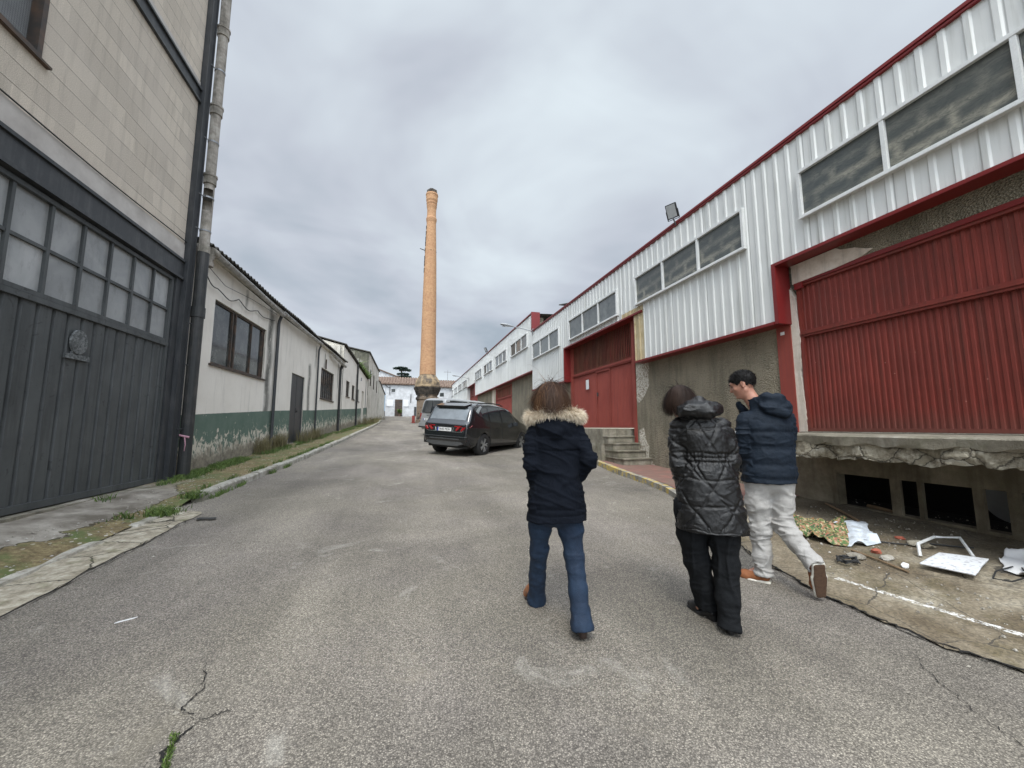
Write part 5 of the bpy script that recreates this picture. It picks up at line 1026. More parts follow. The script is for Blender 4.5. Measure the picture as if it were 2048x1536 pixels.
for i in range(24):
    a0, a1 = 2 * math.pi * i / 24, 2 * math.pi * (i + 1) / 24
    q = lambda a, k: (.07 * k * math.cos(a), .17 - .006, 1.115 + .036 * k * math.sin(a))
    em.prism([q(a0, 1), q(a1, 1), q(a1, .8), q(a0, .8)], (0, .01, 0))
em.prism([(-.035, .162, 1.09), (-.02, .162, 1.09), (-.005, .162, 1.14), (-.02, .162, 1.14)], (0, .01, 0)).prism([(.015, .162, 1.09), (.03, .162, 1.09), (.045, .162, 1.14), (.03, .162, 1.14)], (0, .01, 0)).box(-.015, .03, .162, .172, 1.108, 1.12)
em.build('badge', 'chrome', suv, world=False)
# --- van
van = thing('parked_van', 'silver passenger van with dark rear windows parked behind the dark grey car', 'van', (1.15, 19.5, 0), rz=R(-56))
top = [(0, .55), (.02, 1.0), (.06, 1.35), (.16, 1.80), (.28, 1.89), (.7, 1.93), (2.6, 1.93), (3.1, 1.88), (3.5, 1.72), (3.95, 1.38), (4.3, 1.16), (4.7, 1.05), (4.9, .85), (5.0, .6)]
v = Car(1.9, top, [(0, .42), (.1, .30), (4.8, .26), (5, .4)], [(0, 1.12), (3.6, 1.10), (5, .95)], [(0, .95), (.3, .86), (3, .84), (4, .86), (5, .9)], [(0, .86), (.04, .94), (.2, .985), (.5, 1), (4.2, 1), (4.7, .93), (5, .74)])
body = v.body().build('body', 'vanpaint', van, world=False, smooth=True); cut_arches(body, [(s_ * .82, y) for s_ in (1, -1) for y in (1.05, 4.1)], .38); body.data.polygons.foreach_set('use_smooth', [True] * len(body.data.polygons))
MB().box(-.75, .75, .2, 4.6, .3, .65).build('underbody', 'trimblack', van, world=False)
for s_ in (1, -1):
    for y in (1.05, 4.1): wheel(van, s_ * .83, y, .33, .22, s_)
for a, b, n in [(.45, 1.6, 'rear_side_window'), (1.75, 3.0, 'middle_side_window'), (3.1, 3.75, 'front_side_window')]: both(v, [(a, 5.15), (b, 5.15), (b - (.25 if a > 3 else 0), 5.85), (a, 5.85)], .004, n, 'carglass', van)
for s_ in (1, -1):
    P_ = [(s_ * x, y - .075, z) for x, y, z in [(.02, .05, 1.16), (.74, .08, 1.16), (.80, .10, 1.22), (.70, .19, 1.74), (.64, .19, 1.78), (.02, .17, 1.78)]]
    MB().prism(P_ if s_ > 0 else P_[::-1], (0, .03, 0)).build('rear_window', 'carglass', van, world=False, bevel=.006)
    MB().tube([(s_ * .03, .0, 1.08), (s_ * .06, .02, 1.12), (s_ * .30, .10, 1.45)], .012, 5).build('wiper', 'trimblack', van, world=False)
    MB().box(s_ * .845 - .06, s_ * .845 + .06, .02, .12, .78, 1.12).build('tail_light', 'taillight', van, world=False, bevel=.01)
MB().box(-.93, .93, -.04, .12, .40, .66).build('bumper', 'vanpaint', van, world=False, bevel=.03); MB().box(-.9, .9, -.05, .12, .40, .47).build('bumper_lip', 'trimblack', van, world=False, bevel=.01)
MB().box(-.006, .006, .015, .03, .68, 1.14).box(-.36, .36, .01, .03, 1.0, 1.02).build('door_gap', 'trimblack', van, world=False)
plate(van, '0213 BFJ', -.30, -.005, .82); MB().tube([(0, 3.4, .0), (0, 3.4, .01)], .01, 4)
for s_ in (1, -1): MB().box(s_ * 1.0 - .08, s_ * 1.0 + .08, 3.7, 3.85, 1.05, 1.3).build('wing_mirror', 'trimblack', van, world=False, bevel=.02)
bpy.context.view_layer.update()
# sit the vehicles on the sloping street
def settle(o, wy_, half):
    M_ = o.matrix_world; P_ = [M_ @ Vector((s_ * half, y, 0)) for y in wy_ for s_ in (-1, 1)]; zs = [gz(p.y) for p in P_]
    pitch = math.atan2((zs[2] + zs[3] - zs[0] - zs[1]) / 2, wy_[1] - wy_[0]); roll = math.atan2((zs[0] + zs[2] - zs[1] - zs[3]) / 2, 2 * half)
    o.rotation_mode = 'ZXY'; o.rotation_euler = (pitch, roll, o.rotation_euler.z); o.location.z = sum(zs) / 4 - math.tan(pitch) * sum(wy_) / 2
settle(suv, wy, .8); settle(van, [1.05, 4.1], .83)
# red barriers by the chimney
for x, y, s_, lab in [(.62, 33.2, 1, 'small red plastic barrier left of the chimney base'), (1.35, 30.4, 1.0, 'red barrier between the chimney base and the van')]:
    z = gz(y); t = thing('barrier', lab, 'barrier', (x, y, z), 'red barriers at the foot of the chimney')
    MB().box(x - .12, x + .12, y - .06, y + .06, z + .12, z + .62).build('panel', 'redplastic', t, bevel=.03); MB().box(x - .15, x + .15, y - .16, y + .16, z, z + .12).build('foot', 'redplastic', t, bevel=.02)
# ================================================================ LITTER ON THE APRON
def crumple(name, poly, mat, label, cat, h=.05, seed=0, n=34, drop=.01, thick=.004, freq=7, lift=None, jit=.04):
    xs = [p[0] for p in poly]; ysx = [p[1] for p in poly]
    a, b, c_, d = [np.array(p, float) for p in poly]; V = []; U = np.linspace(0, 1, n + 1)
    for v_ in U:
        for u in U:
            p = (a * (1 - u) + b * u) * (1 - v_) + (d * (1 - u) + c_ * u) * v_; V.append([p[0], p[1], 0])
    V = np.array(V); V[:, 0] += jit * fbm(V, 5, 2, seed + 3); V[:, 1] += jit * fbm(V, 5, 2, seed + 9)
    r_ = np.abs(fbm(V, freq, 3, seed)); z = h * (1 - np.minimum(1, r_ * 1.8)) * (.4 + .6 * (vnoise(V, 3, seed + 5) * .5 + .5)); V[:, 2] = [G(x, y) + .02 for x, y in V[:, :2]]; V[:, 2] += z + drop
    if lift is not None: V[:, 2] += lift(V)
    m_ = n + 1; F = [(j * m_ + i, j * m_ + i + 1, (j + 1) * m_ + i + 1, (j + 1) * m_ + i) for j in range(n) for i in range(n)]
    me = npmesh(name, V, F); o = link(name, me, mat, smooth=True); md = o.modifiers.new('s', 'SOLIDIFY'); md.thickness = thick; return tag(o, label, cat)
crumple('floral_cloth', [(4.15, 3.32), (4.30, 2.98), (5.0, 3.45), (4.72, 3.95)], 'floral', 'crumpled green and orange flowered cloth lying behind the man', 'cloth', .13, 1, freq=5)
crumple('pale_sheet', [(4.30, 2.98), (4.68, 2.92), (5.12, 3.35), (4.88, 3.52)], 'sheet', 'crumpled pale blue-white sheet beside the flowered cloth', 'sheet', .08, 4, freq=4)
o = crumple('board', [(4.33, 2.42), (4.44, 2.13), (4.93, 2.27), (4.74, 2.50)], 'panel', 'flat white board lying on the ground below the dock openings', 'board', .004, 2, drop=.035, thick=-.014, freq=1.5, jit=.004)
mf = MB(); zf = lambda x, y, h: G(x, y) + h
mf.tube([(4.62, 2.57, zf(4.62, 2.57, .03)), (4.68, 2.61, zf(4.68, 2.61, .12)), (5.12, 2.72, zf(5.12, 2.72, .09)), (5.22, 2.58, zf(5.22, 2.58, .11)), (4.93, 2.36, zf(4.93, 2.36, .05))], .013, 6); tag(mf.build('metal_frame', 'white_frame'), 'bent white metal tube frame behind the white board', 'frame')
crumple('plastic_sheet', [(4.86, 2.16), (4.70, 1.72), (5.35, 1.75), (5.45, 2.38)], 'paper', 'torn white plastic sheeting at the right edge near the dock', 'plastic sheet', .09, 8, freq=5)
def lump(name, x, y, s_, mat, label, cat, group=None, sq=.5, z0=0):
    mb = MB(); bm = bmesh.new(); bmesh.ops.create_icosphere(bm, subdivisions=2, radius=1)
    sd_ = rnd.random() * 50; 
    for v_ in bm.verts:
        n_ = .3 * vnoise([tuple(v_.co * 1.6 + Vector((sd_, 0, 0)))])[0]; v_.co *= (1 + n_); v_.co = Vector((v_.co.x * s_, v_.co.y * s_ * .75, max(-.3, v_.co.z) * s_ * sq))
    me = bpy.data.meshes.new(name); bm.to_mesh(me); bm.free(); o = link(name, me, mat); o.location = (x, y, G(x, y) + .015 + s_ * sq * .28 + z0); o.rotation_euler = (0, 0, rnd.random() * 6); return tag(o, label, cat, group)
lump('plaster_lump', 4.12, 2.78, .075, 'rubble', 'white lump of plaster between the pale sheet and the black cable tangle', 'rubble'); lump('plaster_lump', 4.33, 2.66, .06, 'rubble', 'smaller dusty plaster lump right of the first lump', 'rubble')
lump('paper_ball', 4.27, 2.49, .035, 'paper', 'small crumpled white cup left of the white board', 'cup', sq=.9); lump('brick_piece', 4.42, 2.80, .06, 'brickbit', 'piece of red brick beside the plaster lumps', 'brick', sq=.5); lump('brick_piece', 5.02, 2.95, .045, 'brickbit', 'piece of red brick alone, nearer the dock opening', 'brick')
lump('stone', 4.95, 2.75, .11, 'stone', 'flat grey stone behind the bent frame', 'stone', sq=.4)
lump('plastic_bottle', 5.25, 7.6, .05, 'black_plastic', 'small dark object on the red pavement by the steps', 'litter', sq=.5)
ct = MB()
for k in range(7):
    a0 = rnd.random() * 6; pts = [(3.92 + .10 * math.cos(a0 + t * .7) * rnd.uniform(.5, 1.1), 2.72 + .08 * math.sin(a0 + t * .7) * rnd.uniform(.5, 1.1), G(3.92, 2.72) + .03 + .04 * rnd.random()) for t in range(7)]; ct.tube(pts, .006, 5)
tag(ct.build('cable_tangle', 'cable'), 'tangle of black cable by the man\'s raised shoe', 'cable')
cc = MB(); cc.tube([(4.55 + .08 * i, 3.05 - .055 * i + .05 * math.sin(i * 1.3), G(4.55 + .08 * i, 3.0 - .05 * i) + .03) for i in range(10)], .008, 5); tag(cc.build('loose_cable', 'cable'), 'loose black cable trailing behind the white board', 'cable'); tag(MB().tube([(4.98, 2.10, .28), (4.8, 2.0, .26), (4.55, 1.98, .26), (4.5, 2.06, .26), (4.7, 2.13, .27), (4.95, 2.14, .28)], .006, 5).build('loose_cable', 'cable'), 'loop of thin black cable in front of the white board', 'cable')
def stick(name, a, b, r_, mat, label): return tag(MB().tube([(a[0], a[1], G(*a) + .03), ((a[0] + b[0]) / 2, (a[1] + b[1]) / 2, G((a[0] + b[0]) / 2, (a[1] + b[1]) / 2) + .035), (b[0], b[1], G(*b) + .03)], r_, 5).build(name, mat), label, 'stick')
stick('wooden_batten', (5.75, 4.2), (5.28, 3.5), .016, 'wood', 'thin wooden batten lying in front of the basement wall')
stick('wooden_batten', (4.25, 2.9), (4.15, 2.4), .010, 'wood', 'thin pale stick among the plaster lumps')
stick('wooden_batten', (6.1, 3.9), (6.0, 3.55), .03, 'wood', 'short plank just inside the first dark opening')
pb = MB(); 
for i in range(2600):
    y = rnd.uniform(1.2, 4.6); x = rnd.uniform(3.5, 6.4) if rnd.random() < .6 else rnd.gauss(4.6, .25)
    if vnoise([(x * 2, y * 2, 9)])[0] < -.05 or x < rx_(y) + .05: continue
    s_ = .003 + .014 * rnd.random() ** 4; z = G(min(x, 5.9), y) + .016 + (.03 if x > 6 else 0); a = rnd.random() * 6
    b_ = [(x + s_ * math.cos(a + k * 1.57) * rnd.uniform(.6, 1.2), y + s_ * math.sin(a + k * 1.57) * rnd.uniform(.6, 1.2), z) for k in range(4)]
    pb.add(b_ + [(p[0] * .5 + x * .5, p[1] * .5 + y * .5, z + s_ * .8) for p in b_], [(4, 5, 6, 7), (0, 1, 5, 4), (1, 2, 6, 5), (2, 3, 7, 6), (3, 0, 4, 7)])
o = pb.build('rubble_grains', 'rubble'); o['kind'] = 'stuff'; tag(o, 'scattered crumbs of plaster and gravel on the concrete apron', 'rubble')
pb = MB()
for i in range(260):
    y = rnd.uniform(1.5, 12); x = rnd.uniform(-2.4, 4.2); 
    if x > rx_(y) - .1: continue
    s_ = .004 + .012 * rnd.random() ** 2; z = G(x, y) + .002; a = rnd.random() * 6
    pb.add([(x + s_ * math.cos(a + k * 1.57), y + s_ * math.sin(a + k * 1.57) * .7, z) for k in range(4)] + [(x, y, z + s_ * .7)], [(0, 1, 4), (1, 2, 4), (2, 3, 4), (3, 0, 4)])
o = pb.build('road_grit', 'rubble'); o['kind'] = 'stuff'; tag(o, 'pale grit scattered over the asphalt', 'gravel')
tag(MB().prism([(-1.79, 3.25, gz(3.2) + .004), (-1.71, 3.30, gz(3.2) + .004), (-1.70, 3.315, gz(3.2) + .004), (-1.78, 3.27, gz(3.2) + .004)], (0, 0, .004)).build('paper_scrap', 'paper'), 'scrap of white paper on the asphalt near the left gutter', 'litter')
for i, (x, y, a, l) in enumerate([(3.05, 5.3, .3, .35), (3.3, 5.0, .1, .28), (3.55, 4.75, -.2, .25)]):
    pass

pb = MB()
for i in range(1500):
    y = rnd.uniform(2.5, 9); x = rnd.uniform(-3.75, -3.0)
    if vnoise([(x * 3, y * 3, 2)])[0] < -.1: continue
    s_ = .004 + .014 * rnd.random() ** 3; z = lz(x, y) + .004; a = rnd.random() * 6
    pb.add([(x + s_ * math.cos(a + k * 1.57) * rnd.uniform(.7, 1.1), y + s_ * math.sin(a + k * 1.57) * .8, z) for k in range(4)] + [(x, y, z + s_ * .6)], [(0, 1, 4), (1, 2, 4), (2, 3, 4), (3, 0, 4)])
o = pb.build('verge_pebbles', 'rubble'); o['kind'] = 'stuff'; tag(o, 'small stones in the mossy soil beside the left gutter', 'gravel')
# ================================================================ SDF MODELLING (people)
def A3(p): return np.array(p, np.float32)
class Field:
    def __init__(s, lo, hi, h):
        s.h = h; s.lo = np.array(lo, float); s.n = np.ceil((np.array(hi) - s.lo) / h).astype(int) + 1
        s.F = np.full(s.n, .5, np.float32); s.ax = [s.lo[i] + h * np.arange(s.n[i]) for i in range(3)]
    def win(s, lo, hi, pad):
        i0 = np.clip(((np.array(lo) - pad - s.lo) / s.h).astype(int), 0, s.n - 1); i1 = np.clip(((np.array(hi) + pad - s.lo) / s.h).astype(int) + 2, 1, s.n)
        sl = tuple(slice(a, b) for a, b in zip(i0, i1)); X, Y, Z = np.meshgrid(*[s.ax[i][sl[i]] for i in range(3)], indexing='ij'); return sl, X.astype(np.float32), Y.astype(np.float32), Z.astype(np.float32)
    def comb(s, sl, d, k, op='u'):
        f = s.F[sl]
        if op == 'u':
            if k > 0: h_ = np.clip(.5 + .5 * (f - d) / k, 0, 1); s.F[sl] = f * (1 - h_) + d * h_ - k * h_ * (1 - h_)
            else: s.F[sl] = np.minimum(f, d)
        else:
            d = -d
            if k > 0: h_ = np.clip(.5 - .5 * (f - d) / k, 0, 1); s.F[sl] = f * (1 - h_) + d * h_ + k * h_ * (1 - h_)
            else: s.F[sl] = np.maximum(f, d)
    def cone(s, a, b, ra, rb, k=.02, op='u', flat=None):
        a, b = A3(a), A3(b); r = max(ra, rb); sl, X, Y, Z = s.win(np.minimum(a, b) - r, np.maximum(a, b) + r, max(.04, k * 1.5))
        d = b - a; L2 = float((d * d).sum()) + 1e-9; t = np.clip(((X - a[0]) * d[0] + (Y - a[1]) * d[1] + (Z - a[2]) * d[2]) / L2, 0, 1)
        D = np.sqrt((X - a[0] - t * d[0]) ** 2 + (Y - a[1] - t * d[1]) ** 2 + (Z - a[2] - t * d[2]) ** 2) - (ra + (rb - ra) * t); s.comb(sl, D, k, op)
    def chain(s, pts, rs, k=.02, op='u'):
        for (a, b, r0, r1) in zip(pts, pts[1:], rs, rs[1:]): s.cone(a, b, r0, r1, k, op)
    def ell(s, c, r, k=.02, M=None, op='u'):
        c = A3(c); R_ = max(r); sl, X, Y, Z = s.win(c - R_, c + R_, max(.04, k * 1.5)); X, Y, Z = X - c[0], Y - c[1], Z - c[2]
        if M is not None: m = np.array(M.inverted() if hasattr(M, 'inverted') else M, np.float32); X, Y, Z = [m[i][0] * X + m[i][1] * Y + m[i][2] * Z for i in range(3)]
        k0 = np.sqrt((X / r[0]) ** 2 + (Y / r[1]) ** 2 + (Z / r[2]) ** 2); k1 = np.sqrt((X / r[0] ** 2) ** 2 + (Y / r[1] ** 2) ** 2 + (Z / r[2] ** 2) ** 2) + 1e-6
        s.comb(sl, k0 * (k0 - 1) / k1, k, op)
    def loft(s, sec, k=.02, n=2.3, op='u'):    # sec rows: z, cx, cy, a, b
        S = np.array(sec, float); lo = (min(S[:, 1] - S[:, 3]), min(S[:, 2] - S[:, 4]), S[0, 0]); hi = (max(S[:, 1] + S[:, 3]), max(S[:, 2] + S[:, 4]), S[-1, 0])
        sl, X, Y, Z = s.win(lo, hi, max(.05, k * 1.5)); zc = s.ax[2][sl[2]]; q = np.clip(zc, S[0, 0], S[-1, 0])
        g = [cubic(S[:, 0], S[:, i], q).astype(np.float32)[None, None, :] for i in (1, 2, 3, 4)]
        D = ((np.abs((X - g[0]) / g[2]) ** n + np.abs((Y - g[1]) / g[3]) ** n) ** (1 / n) - 1) * np.minimum(g[2], g[3]) * .9
        D = np.maximum(D, np.maximum(S[0, 0] - Z, Z - S[-1, 0])); s.comb(sl, D, k, op)
    def below(s, z, op='cut'): s.F[:, :, :max(0, int((z - s.lo[2]) / s.h))] = .5
    def mesh(s):
        F = s.F; nx, ny, nz = F.shape; S = F < 0; c = S[:-1, :-1, :-1].astype(np.int8)
        cnt = sum(S[i:nx - 1 + i, j:ny - 1 + j, k:nz - 1 + k].astype(np.int8) for i in (0, 1) for j in (0, 1) for k in (0, 1)); act = (cnt > 0) & (cnt < 8)
        idx = -np.ones(act.shape, np.int64); I = np.argwhere(act); idx[act] = np.arange(len(I)); acc = np.zeros((len(I), 3)); num = np.zeros(len(I)); cor = [(i, j, k) for i in (0, 1) for j in (0, 1) for k in (0, 1)]
        for a in cor:
            for b in cor:
                if sum(b) - sum(a) != 1 or any(y < x for x, y in zip(a, b)): continue
                fa = F[I[:, 0] + a[0], I[:, 1] + a[1], I[:, 2] + a[2]]; fb = F[I[:, 0] + b[0], I[:, 1] + b[1], I[:, 2] + b[2]]; m = (fa < 0) != (fb < 0); t = np.where(m, fa / np.where(m, fa - fb, 1), 0)
                p = np.array(a)[None] + t[:, None] * (np.array(b) - np.array(a))[None]; acc[m] += p[m]; num[m] += 1
        V = (I + acc / num[:, None]) * s.h + s.lo; Q = []
        for ax in range(3):
            o = [1 if i == ax else 0 for i in range(3)]; a = S[:nx - o[0], :ny - o[1], :nz - o[2]]; b = S[o[0]:, o[1]:, o[2]:]; E_ = np.argwhere(a != b); u, v = (ax + 1) % 3, (ax + 2) % 3
            E_ = E_[(E_[:, u] > 0) & (E_[:, v] > 0) & (E_[:, u] < F.shape[u] - 1) & (E_[:, v] < F.shape[v] - 1)]; ins = a[E_[:, 0], E_[:, 1], E_[:, 2]]
            def cell(du, dv): e = E_.copy(); e[:, u] -= du; e[:, v] -= dv; return idx[e[:, 0], e[:, 1], e[:, 2]]
            q = np.stack([cell(1, 1), cell(0, 1), cell(0, 0), cell(1, 0)], 1); q[~ins] = q[~ins][:, ::-1]; Q.append(q)
        Q = np.concatenate(Q); Q = Q[(Q >= 0).all(1)]; return V, Q
def smoothv(V, Q, it=1, lam=.5):
    for _ in range(it):
        S_ = np.zeros_like(V); n = np.zeros(len(V))
        for a, b in ((0, 1), (1, 2), (2, 3), (3, 0)):
            np.add.at(S_, Q[:, a], V[Q[:, b]]); np.add.at(S_, Q[:, b], V[Q[:, a]]); np.add.at(n, Q[:, a], 1); np.add.at(n, Q[:, b], 1)
        V = V * (1 - lam) + lam * S_ / np.maximum(n, 1)[:, None]
    return V
def normals(V, Q):
    n = np.cross(V[Q[:, 2]] - V[Q[:, 0]], V[Q[:, 3]] - V[Q[:, 1]]); N_ = np.zeros_like(V)
    for i in range(4): np.add.at(N_, Q[:, i], n)
    return N_ / (np.linalg.norm(N_, axis=1, keepdims=True) + 1e-9)
def finish(f, name, mat, parent, disp=None, it=1):
    V, Q = f.mesh(); V = smoothv(V, Q, it)
    if disp is not None: N_ = normals(V, Q); V = V + N_ * disp(V, N_)[:, None]
    return link(name, npmesh(name, V, Q), mat, parent, False, True)
def ridge(P_, s_, seed=0, o=2): return 1.5 * np.exp(-(fbm(P_, s_, o, seed) / .2) ** 2) - .4
def folds(V, amp, sc_=(6, 6, 10), seed=0):
    return amp * ridge(V * np.array(sc_), 1, seed) + amp * .5 * fbm(V * np.array(sc_) * 2.3, 1, 2, seed + 7)
def frame(fwd, up=(0, 0, 1)):      # columns right, forward, up
    f = Vector(fwd).normalized(); r = f.cross(Vector(up)).normalized(); u = r.cross(f); return Matrix((r, f, u)).transposed()
def hand(f, wrist, dirv, palm_n, side, s_=1., curl=.6):
    d = Vector(dirv).normalized(); n = Vector(palm_n); n = (n - d * n.dot(d)).normalized(); w = d.cross(n) * side; W_ = Vector(wrist)
    for k in (-1, 0, 1): f.cone(W_ + w * .012 * k * s_, W_ + d * .075 * s_ + w * .024 * k * s_, .017 * s_, .014 * s_, .012)
    for i, (o, l) in enumerate([(-.030, .060), (-.010, .070), (.010, .066), (.028, .054)]):
        p = W_ + d * .082 * s_ + w * o * s_; a = .25 * curl
        for seg, L_ in enumerate((.45, .32, .23)):
            a += curl * .55; dd = d * math.cos(a) + n * math.sin(a); q = p + dd * l * L_ * s_ * 1.15; f.cone(p, q, (.0088 - .0008 * seg) * s_, (.0082 - .0009 * seg) * s_, .002); p = q
    p = W_ + d * .02 * s_ - w * .022 * s_; q = p + (d * .6 - w * .7 + n * .35) * .042 * s_; f.cone(p, q, .013 * s_, .011 * s_, .008); f.cone(q, q + (d * .85 - w * .1 + n * .5) * .036 * s_, .0105 * s_, .008 * s_, .002)
def head(f, c, F_, s_=1., male=False):    # F_ 3x3 frame
    def T(p): return Vector(c) + F_ @ (Vector(p) * s_)
    def E(p, r, k=.02, op='u'): f.ell(T(p), tuple(x * s_ for x in r), k, F_, op)
    E((0, -.012, .03), (.076, .098, .088)); E((0, .02, -.02), (.064, .078, .095), .03); f.cone(T((0, .052, -.088)), T((0, .030, -.075)), .026 * s_, .04 * s_, .02)
    for x in (-1, 1): f.cone(T((x * .048, .0, -.055)), T((x * .018, .055, -.088)), .02 * s_, .018 * s_, .02); E((x * .04, .062, -.02), (.022, .02, .02), .02)
    E((0, .078, .032), (.05, .02, .014), .015)
    for x in (-1, 1): E((x * .031, .092, .008), (.016, .014, .012), .012, 'cut')
    for x in (-1, 1): E((x * .031, .072, .009), (.0125, .0125, .0125), .003)
    f.cone(T((0, .085, .015)), T((0, .108, -.022)), .009 * s_, .012 * s_, .01); f.cone(T((-.012, .097, -.027)), T((.012, .097, -.027)), .008 * s_, .008 * s_, .006)
    E((0, .088, -.052), (.024, .011, .006), .004); E((0, .086, -.063), (.021, .012, .007), .004); E((0, .082, -.088), (.018, .014, .014), .012)
    for x in (-1, 1):
        E((x * .078, -.008, -.002), (.010, .019, .031), .004); E((x * .088, -.003, .002), (.006, .010, .017), .003, 'cut'); E((x * .080, .0, -.028), (.007, .009, .010), .004)
    return T
def strands(name, parent, mat, roots, dirs, L_, w, k=6, droop=.5, wav=.01, seed=0, collide=None, shade=None, taper=True):
    n = len(roots); P_ = np.array(roots, float); d = np.array(dirs, float); d /= np.linalg.norm(d, axis=1, keepdims=True); lines = [P_.copy()]; L_ = np.asarray(L_)
    for i in range(k - 1):
        d = d + np.array([0, 0, -1]) * droop / k + nr.randn(n, 3) * wav; d /= np.linalg.norm(d, axis=1, keepdims=True); P_ = P_ + d * (L_ / (k - 1))[:, None]
        if collide is not None: P_ = collide(P_)
        lines.append(P_.copy())
    Ls = np.stack(lines, 1); sh = np.clip((shade if shade is not None else nr.rand(n, 1) * .6 + .1) + np.zeros((n, k)), 0, 1)
    return Ls, np.full(n, w) * nr.uniform(.6, 1.3, n), sh
def hairmesh(name, parent, mat, sets, sidefn=None):
    VV, FF, SS = [], [], []; off = 0
    for Ls, w, sh in sets:
        V, F, S = ribbons(Ls, w, sh, None if sidefn is None else sidefn(Ls)); VV.append(V); FF.append(F + off); SS.append(S); off += len(V)
    return link(name, npmesh(name, np.concatenate(VV), np.concatenate(FF), {'shade': np.concatenate(SS)}), mat, parent, False)
def shoe(parent, M_, L_, mats, kind='shoe', name='shoe'):
    if kind == 'shoe': M_ = M_ @ Matrix.Diagonal((1.22, 1, 1, 1))
    # shoe local: x lateral, y toe, z up; origin heel on ground
    f = Field((-.07, -.05, -.02), (.07, L_ + .04, .16), .0045); hh = .045 if kind == 'boot' else .0
    f.cone((0, .035, .045 + hh), (0, .10, .045 + hh * .8), .034, .036, .02); f.cone((0, .10, .045 + hh * .8), (0, L_ * .62, .032 + hh * .1), .036, .040, .03); f.cone((0, L_ * .62, .032 + hh * .1), (.0, L_ - .035, .028), .040, .028, .03)
    f.cone((0, .04, .06 + hh), (0, .045, .12), .034, .038, .02)
    f.cone((0, .045, .10), (0, .045, .17), .028, .03, 0, 'cut')
    f.F[:, :, :int((.018 - f.lo[2]) / f.h)] = .5
    V, Q = f.mesh(); V = smoothv(V, Q, 1); me = npmesh('upper', V, Q); me.transform(M_); o = link(name, me, mats[0], parent, False, True)
    f = Field((-.07, -.05, -.03), (.07, L_ + .04, .08), .004)
    n = 24
    for t in np.linspace(0, 1, n):
        y = .005 + t * (L_ - .03); w = .033 + .013 * math.sin(math.pi * min(1, t * 1.25 + .05)) * (1 if t > .35 else .35) if t > .2 else .034
        if t > .85: w *= 1 - (t - .85) * 1.6
        zb = (hh * max(0, 1 - t * 1.9)); f.cone((-w * .75, y, .013 + zb), (w * .75, y, .013 + zb), .012, .012, .01)
    if kind == 'boot':
        for y in (.02, .045): f.cone((0, y, .01), (0, y, .05), .024, .03, .005)
    f.F[:, :, :int((.0 - f.lo[2]) / f.h)] = .5
    V, Q = f.mesh(); V = smoothv(V, Q, 1); me = npmesh('sole', V, Q); me.transform(M_); sl_ = link('sole', me, mats[1], o, False, True)
    if len(mats) > 2:
        V = V * np.array([.84, .95, .3]) + np.array([0, L_ * .024, -.005]); me = npmesh('sole', V, Q); me.transform(M_); link('outsole', me, mats[2], o, False, True)
    return o
def shoeM(heel, fwd, up): return Matrix.Translation(heel) @ frame(fwd, up).to_4x4()
def rotz(root, az): return thing(*root, rz=-R(az))
def quiltlines(V, cx, cy):   # angular coordinate around the torso in metres
    return np.arctan2(V[:, 0] - cx, -(V[:, 1] - cy)) * .19
def person(label, x, y, az, bodyf, lo, hi):
    f = Field(lo, hi, .006); bodyf(f); V, Q = f.mesh(); V = smoothv(V, Q, 1)
    me = npmesh('person', V, Q); o = bpy.data.objects.new('person', me); col.objects.link(o); me.materials.append(MT['skin']); me.polygons.foreach_set('use_smooth', [True] * len(me.polygons))
    o.location = (x, y, G(x, y)); o.rotation_euler = (0, 0, -R(az)); o['label'] = label; o['category'] = 'person'; return o
# ---------------------------------------------------------------- woman in navy parka
FH = frame((-.35, .85, -.18))
def b1(f):
    head(f, (-.03, .0, 1.51), FH, .93); f.chain([(-.01, -.02, 1.30), (-.025, -.01, 1.43)], [.055, .05]); f.loft([(.72, 0, 0, .13, .09), (.85, 0, 0, .14, .095), (1.0, 0, 0, .11, .08), (1.2, 0, 0, .13, .085), (1.30, 0, 0, .12, .07), (1.34, 0, 0, .06, .05)])
    for s_, el, wr in ((-1, (-.185, -.05, 1.08), (-.12, .08, .92)), (1, (.205, -.07, 1.09), (.15, .08, .955))):
        f.chain([(s_ * .14, 0, 1.27), el, wr], [.042, .034, .024]); hand(f, wr, (-s_ * .35, .55, -.75), (-s_ * .9, 0, .1), s_, .9)
    f.chain([(-.085, 0, .76), (-.105, .06, .62), (-.105, .12, .45), (-.10, .31, .10)], [.062, .052, .040, .032], .02); f.chain([(.08, 0, .76), (.115, 0, .47), (.132, -.12, .12)], [.062, .042, .032], .02)
    f.chain([(-.10, .31, .10), (-.12, .40, .05)], [.03, .028]); f.chain([(.132, -.12, .12), (.13, -.03, .04)], [.03, .028])
w1 = person('woman with tousled brown hair in a fur-collared navy parka and flared jeans', 1.0, 2.5, 12, b1, (-.35, -.25, 0), (.35, .5, 1.68))
f = Field((-.34, -.30, .60), (.36, .30, 1.48), .0065)
f.loft([(.69, 0, -.0, .200, .150), (.76, 0, 0, .195, .148), (.90, 0, 0, .178, .14), (1.0, 0, 0, .160, .13), (1.1, 0, 0, .160, .128), (1.2, 0, -.005, .172, .125), (1.28, 0, -.01, .165, .112), (1.33, -.005, -.01, .115, .09), (1.38, -.01, -.01, .085, .08)], .03, 2.2)
f.chain([(-.145, 0, 1.265), (-.172, -.035, 1.17), (-.180, -.055, 1.06), (-.145, .03, .95), (-.12, .08, .895)], [.060, .052, .050, .045, .044], .025)
f.chain([(.150, 0, 1.265), (.185, -.045, 1.18), (.208, -.08, 1.09), (.175, .01, .99), (.145, .08, .94)], [.060, .052, .050, .045, .044], .025)
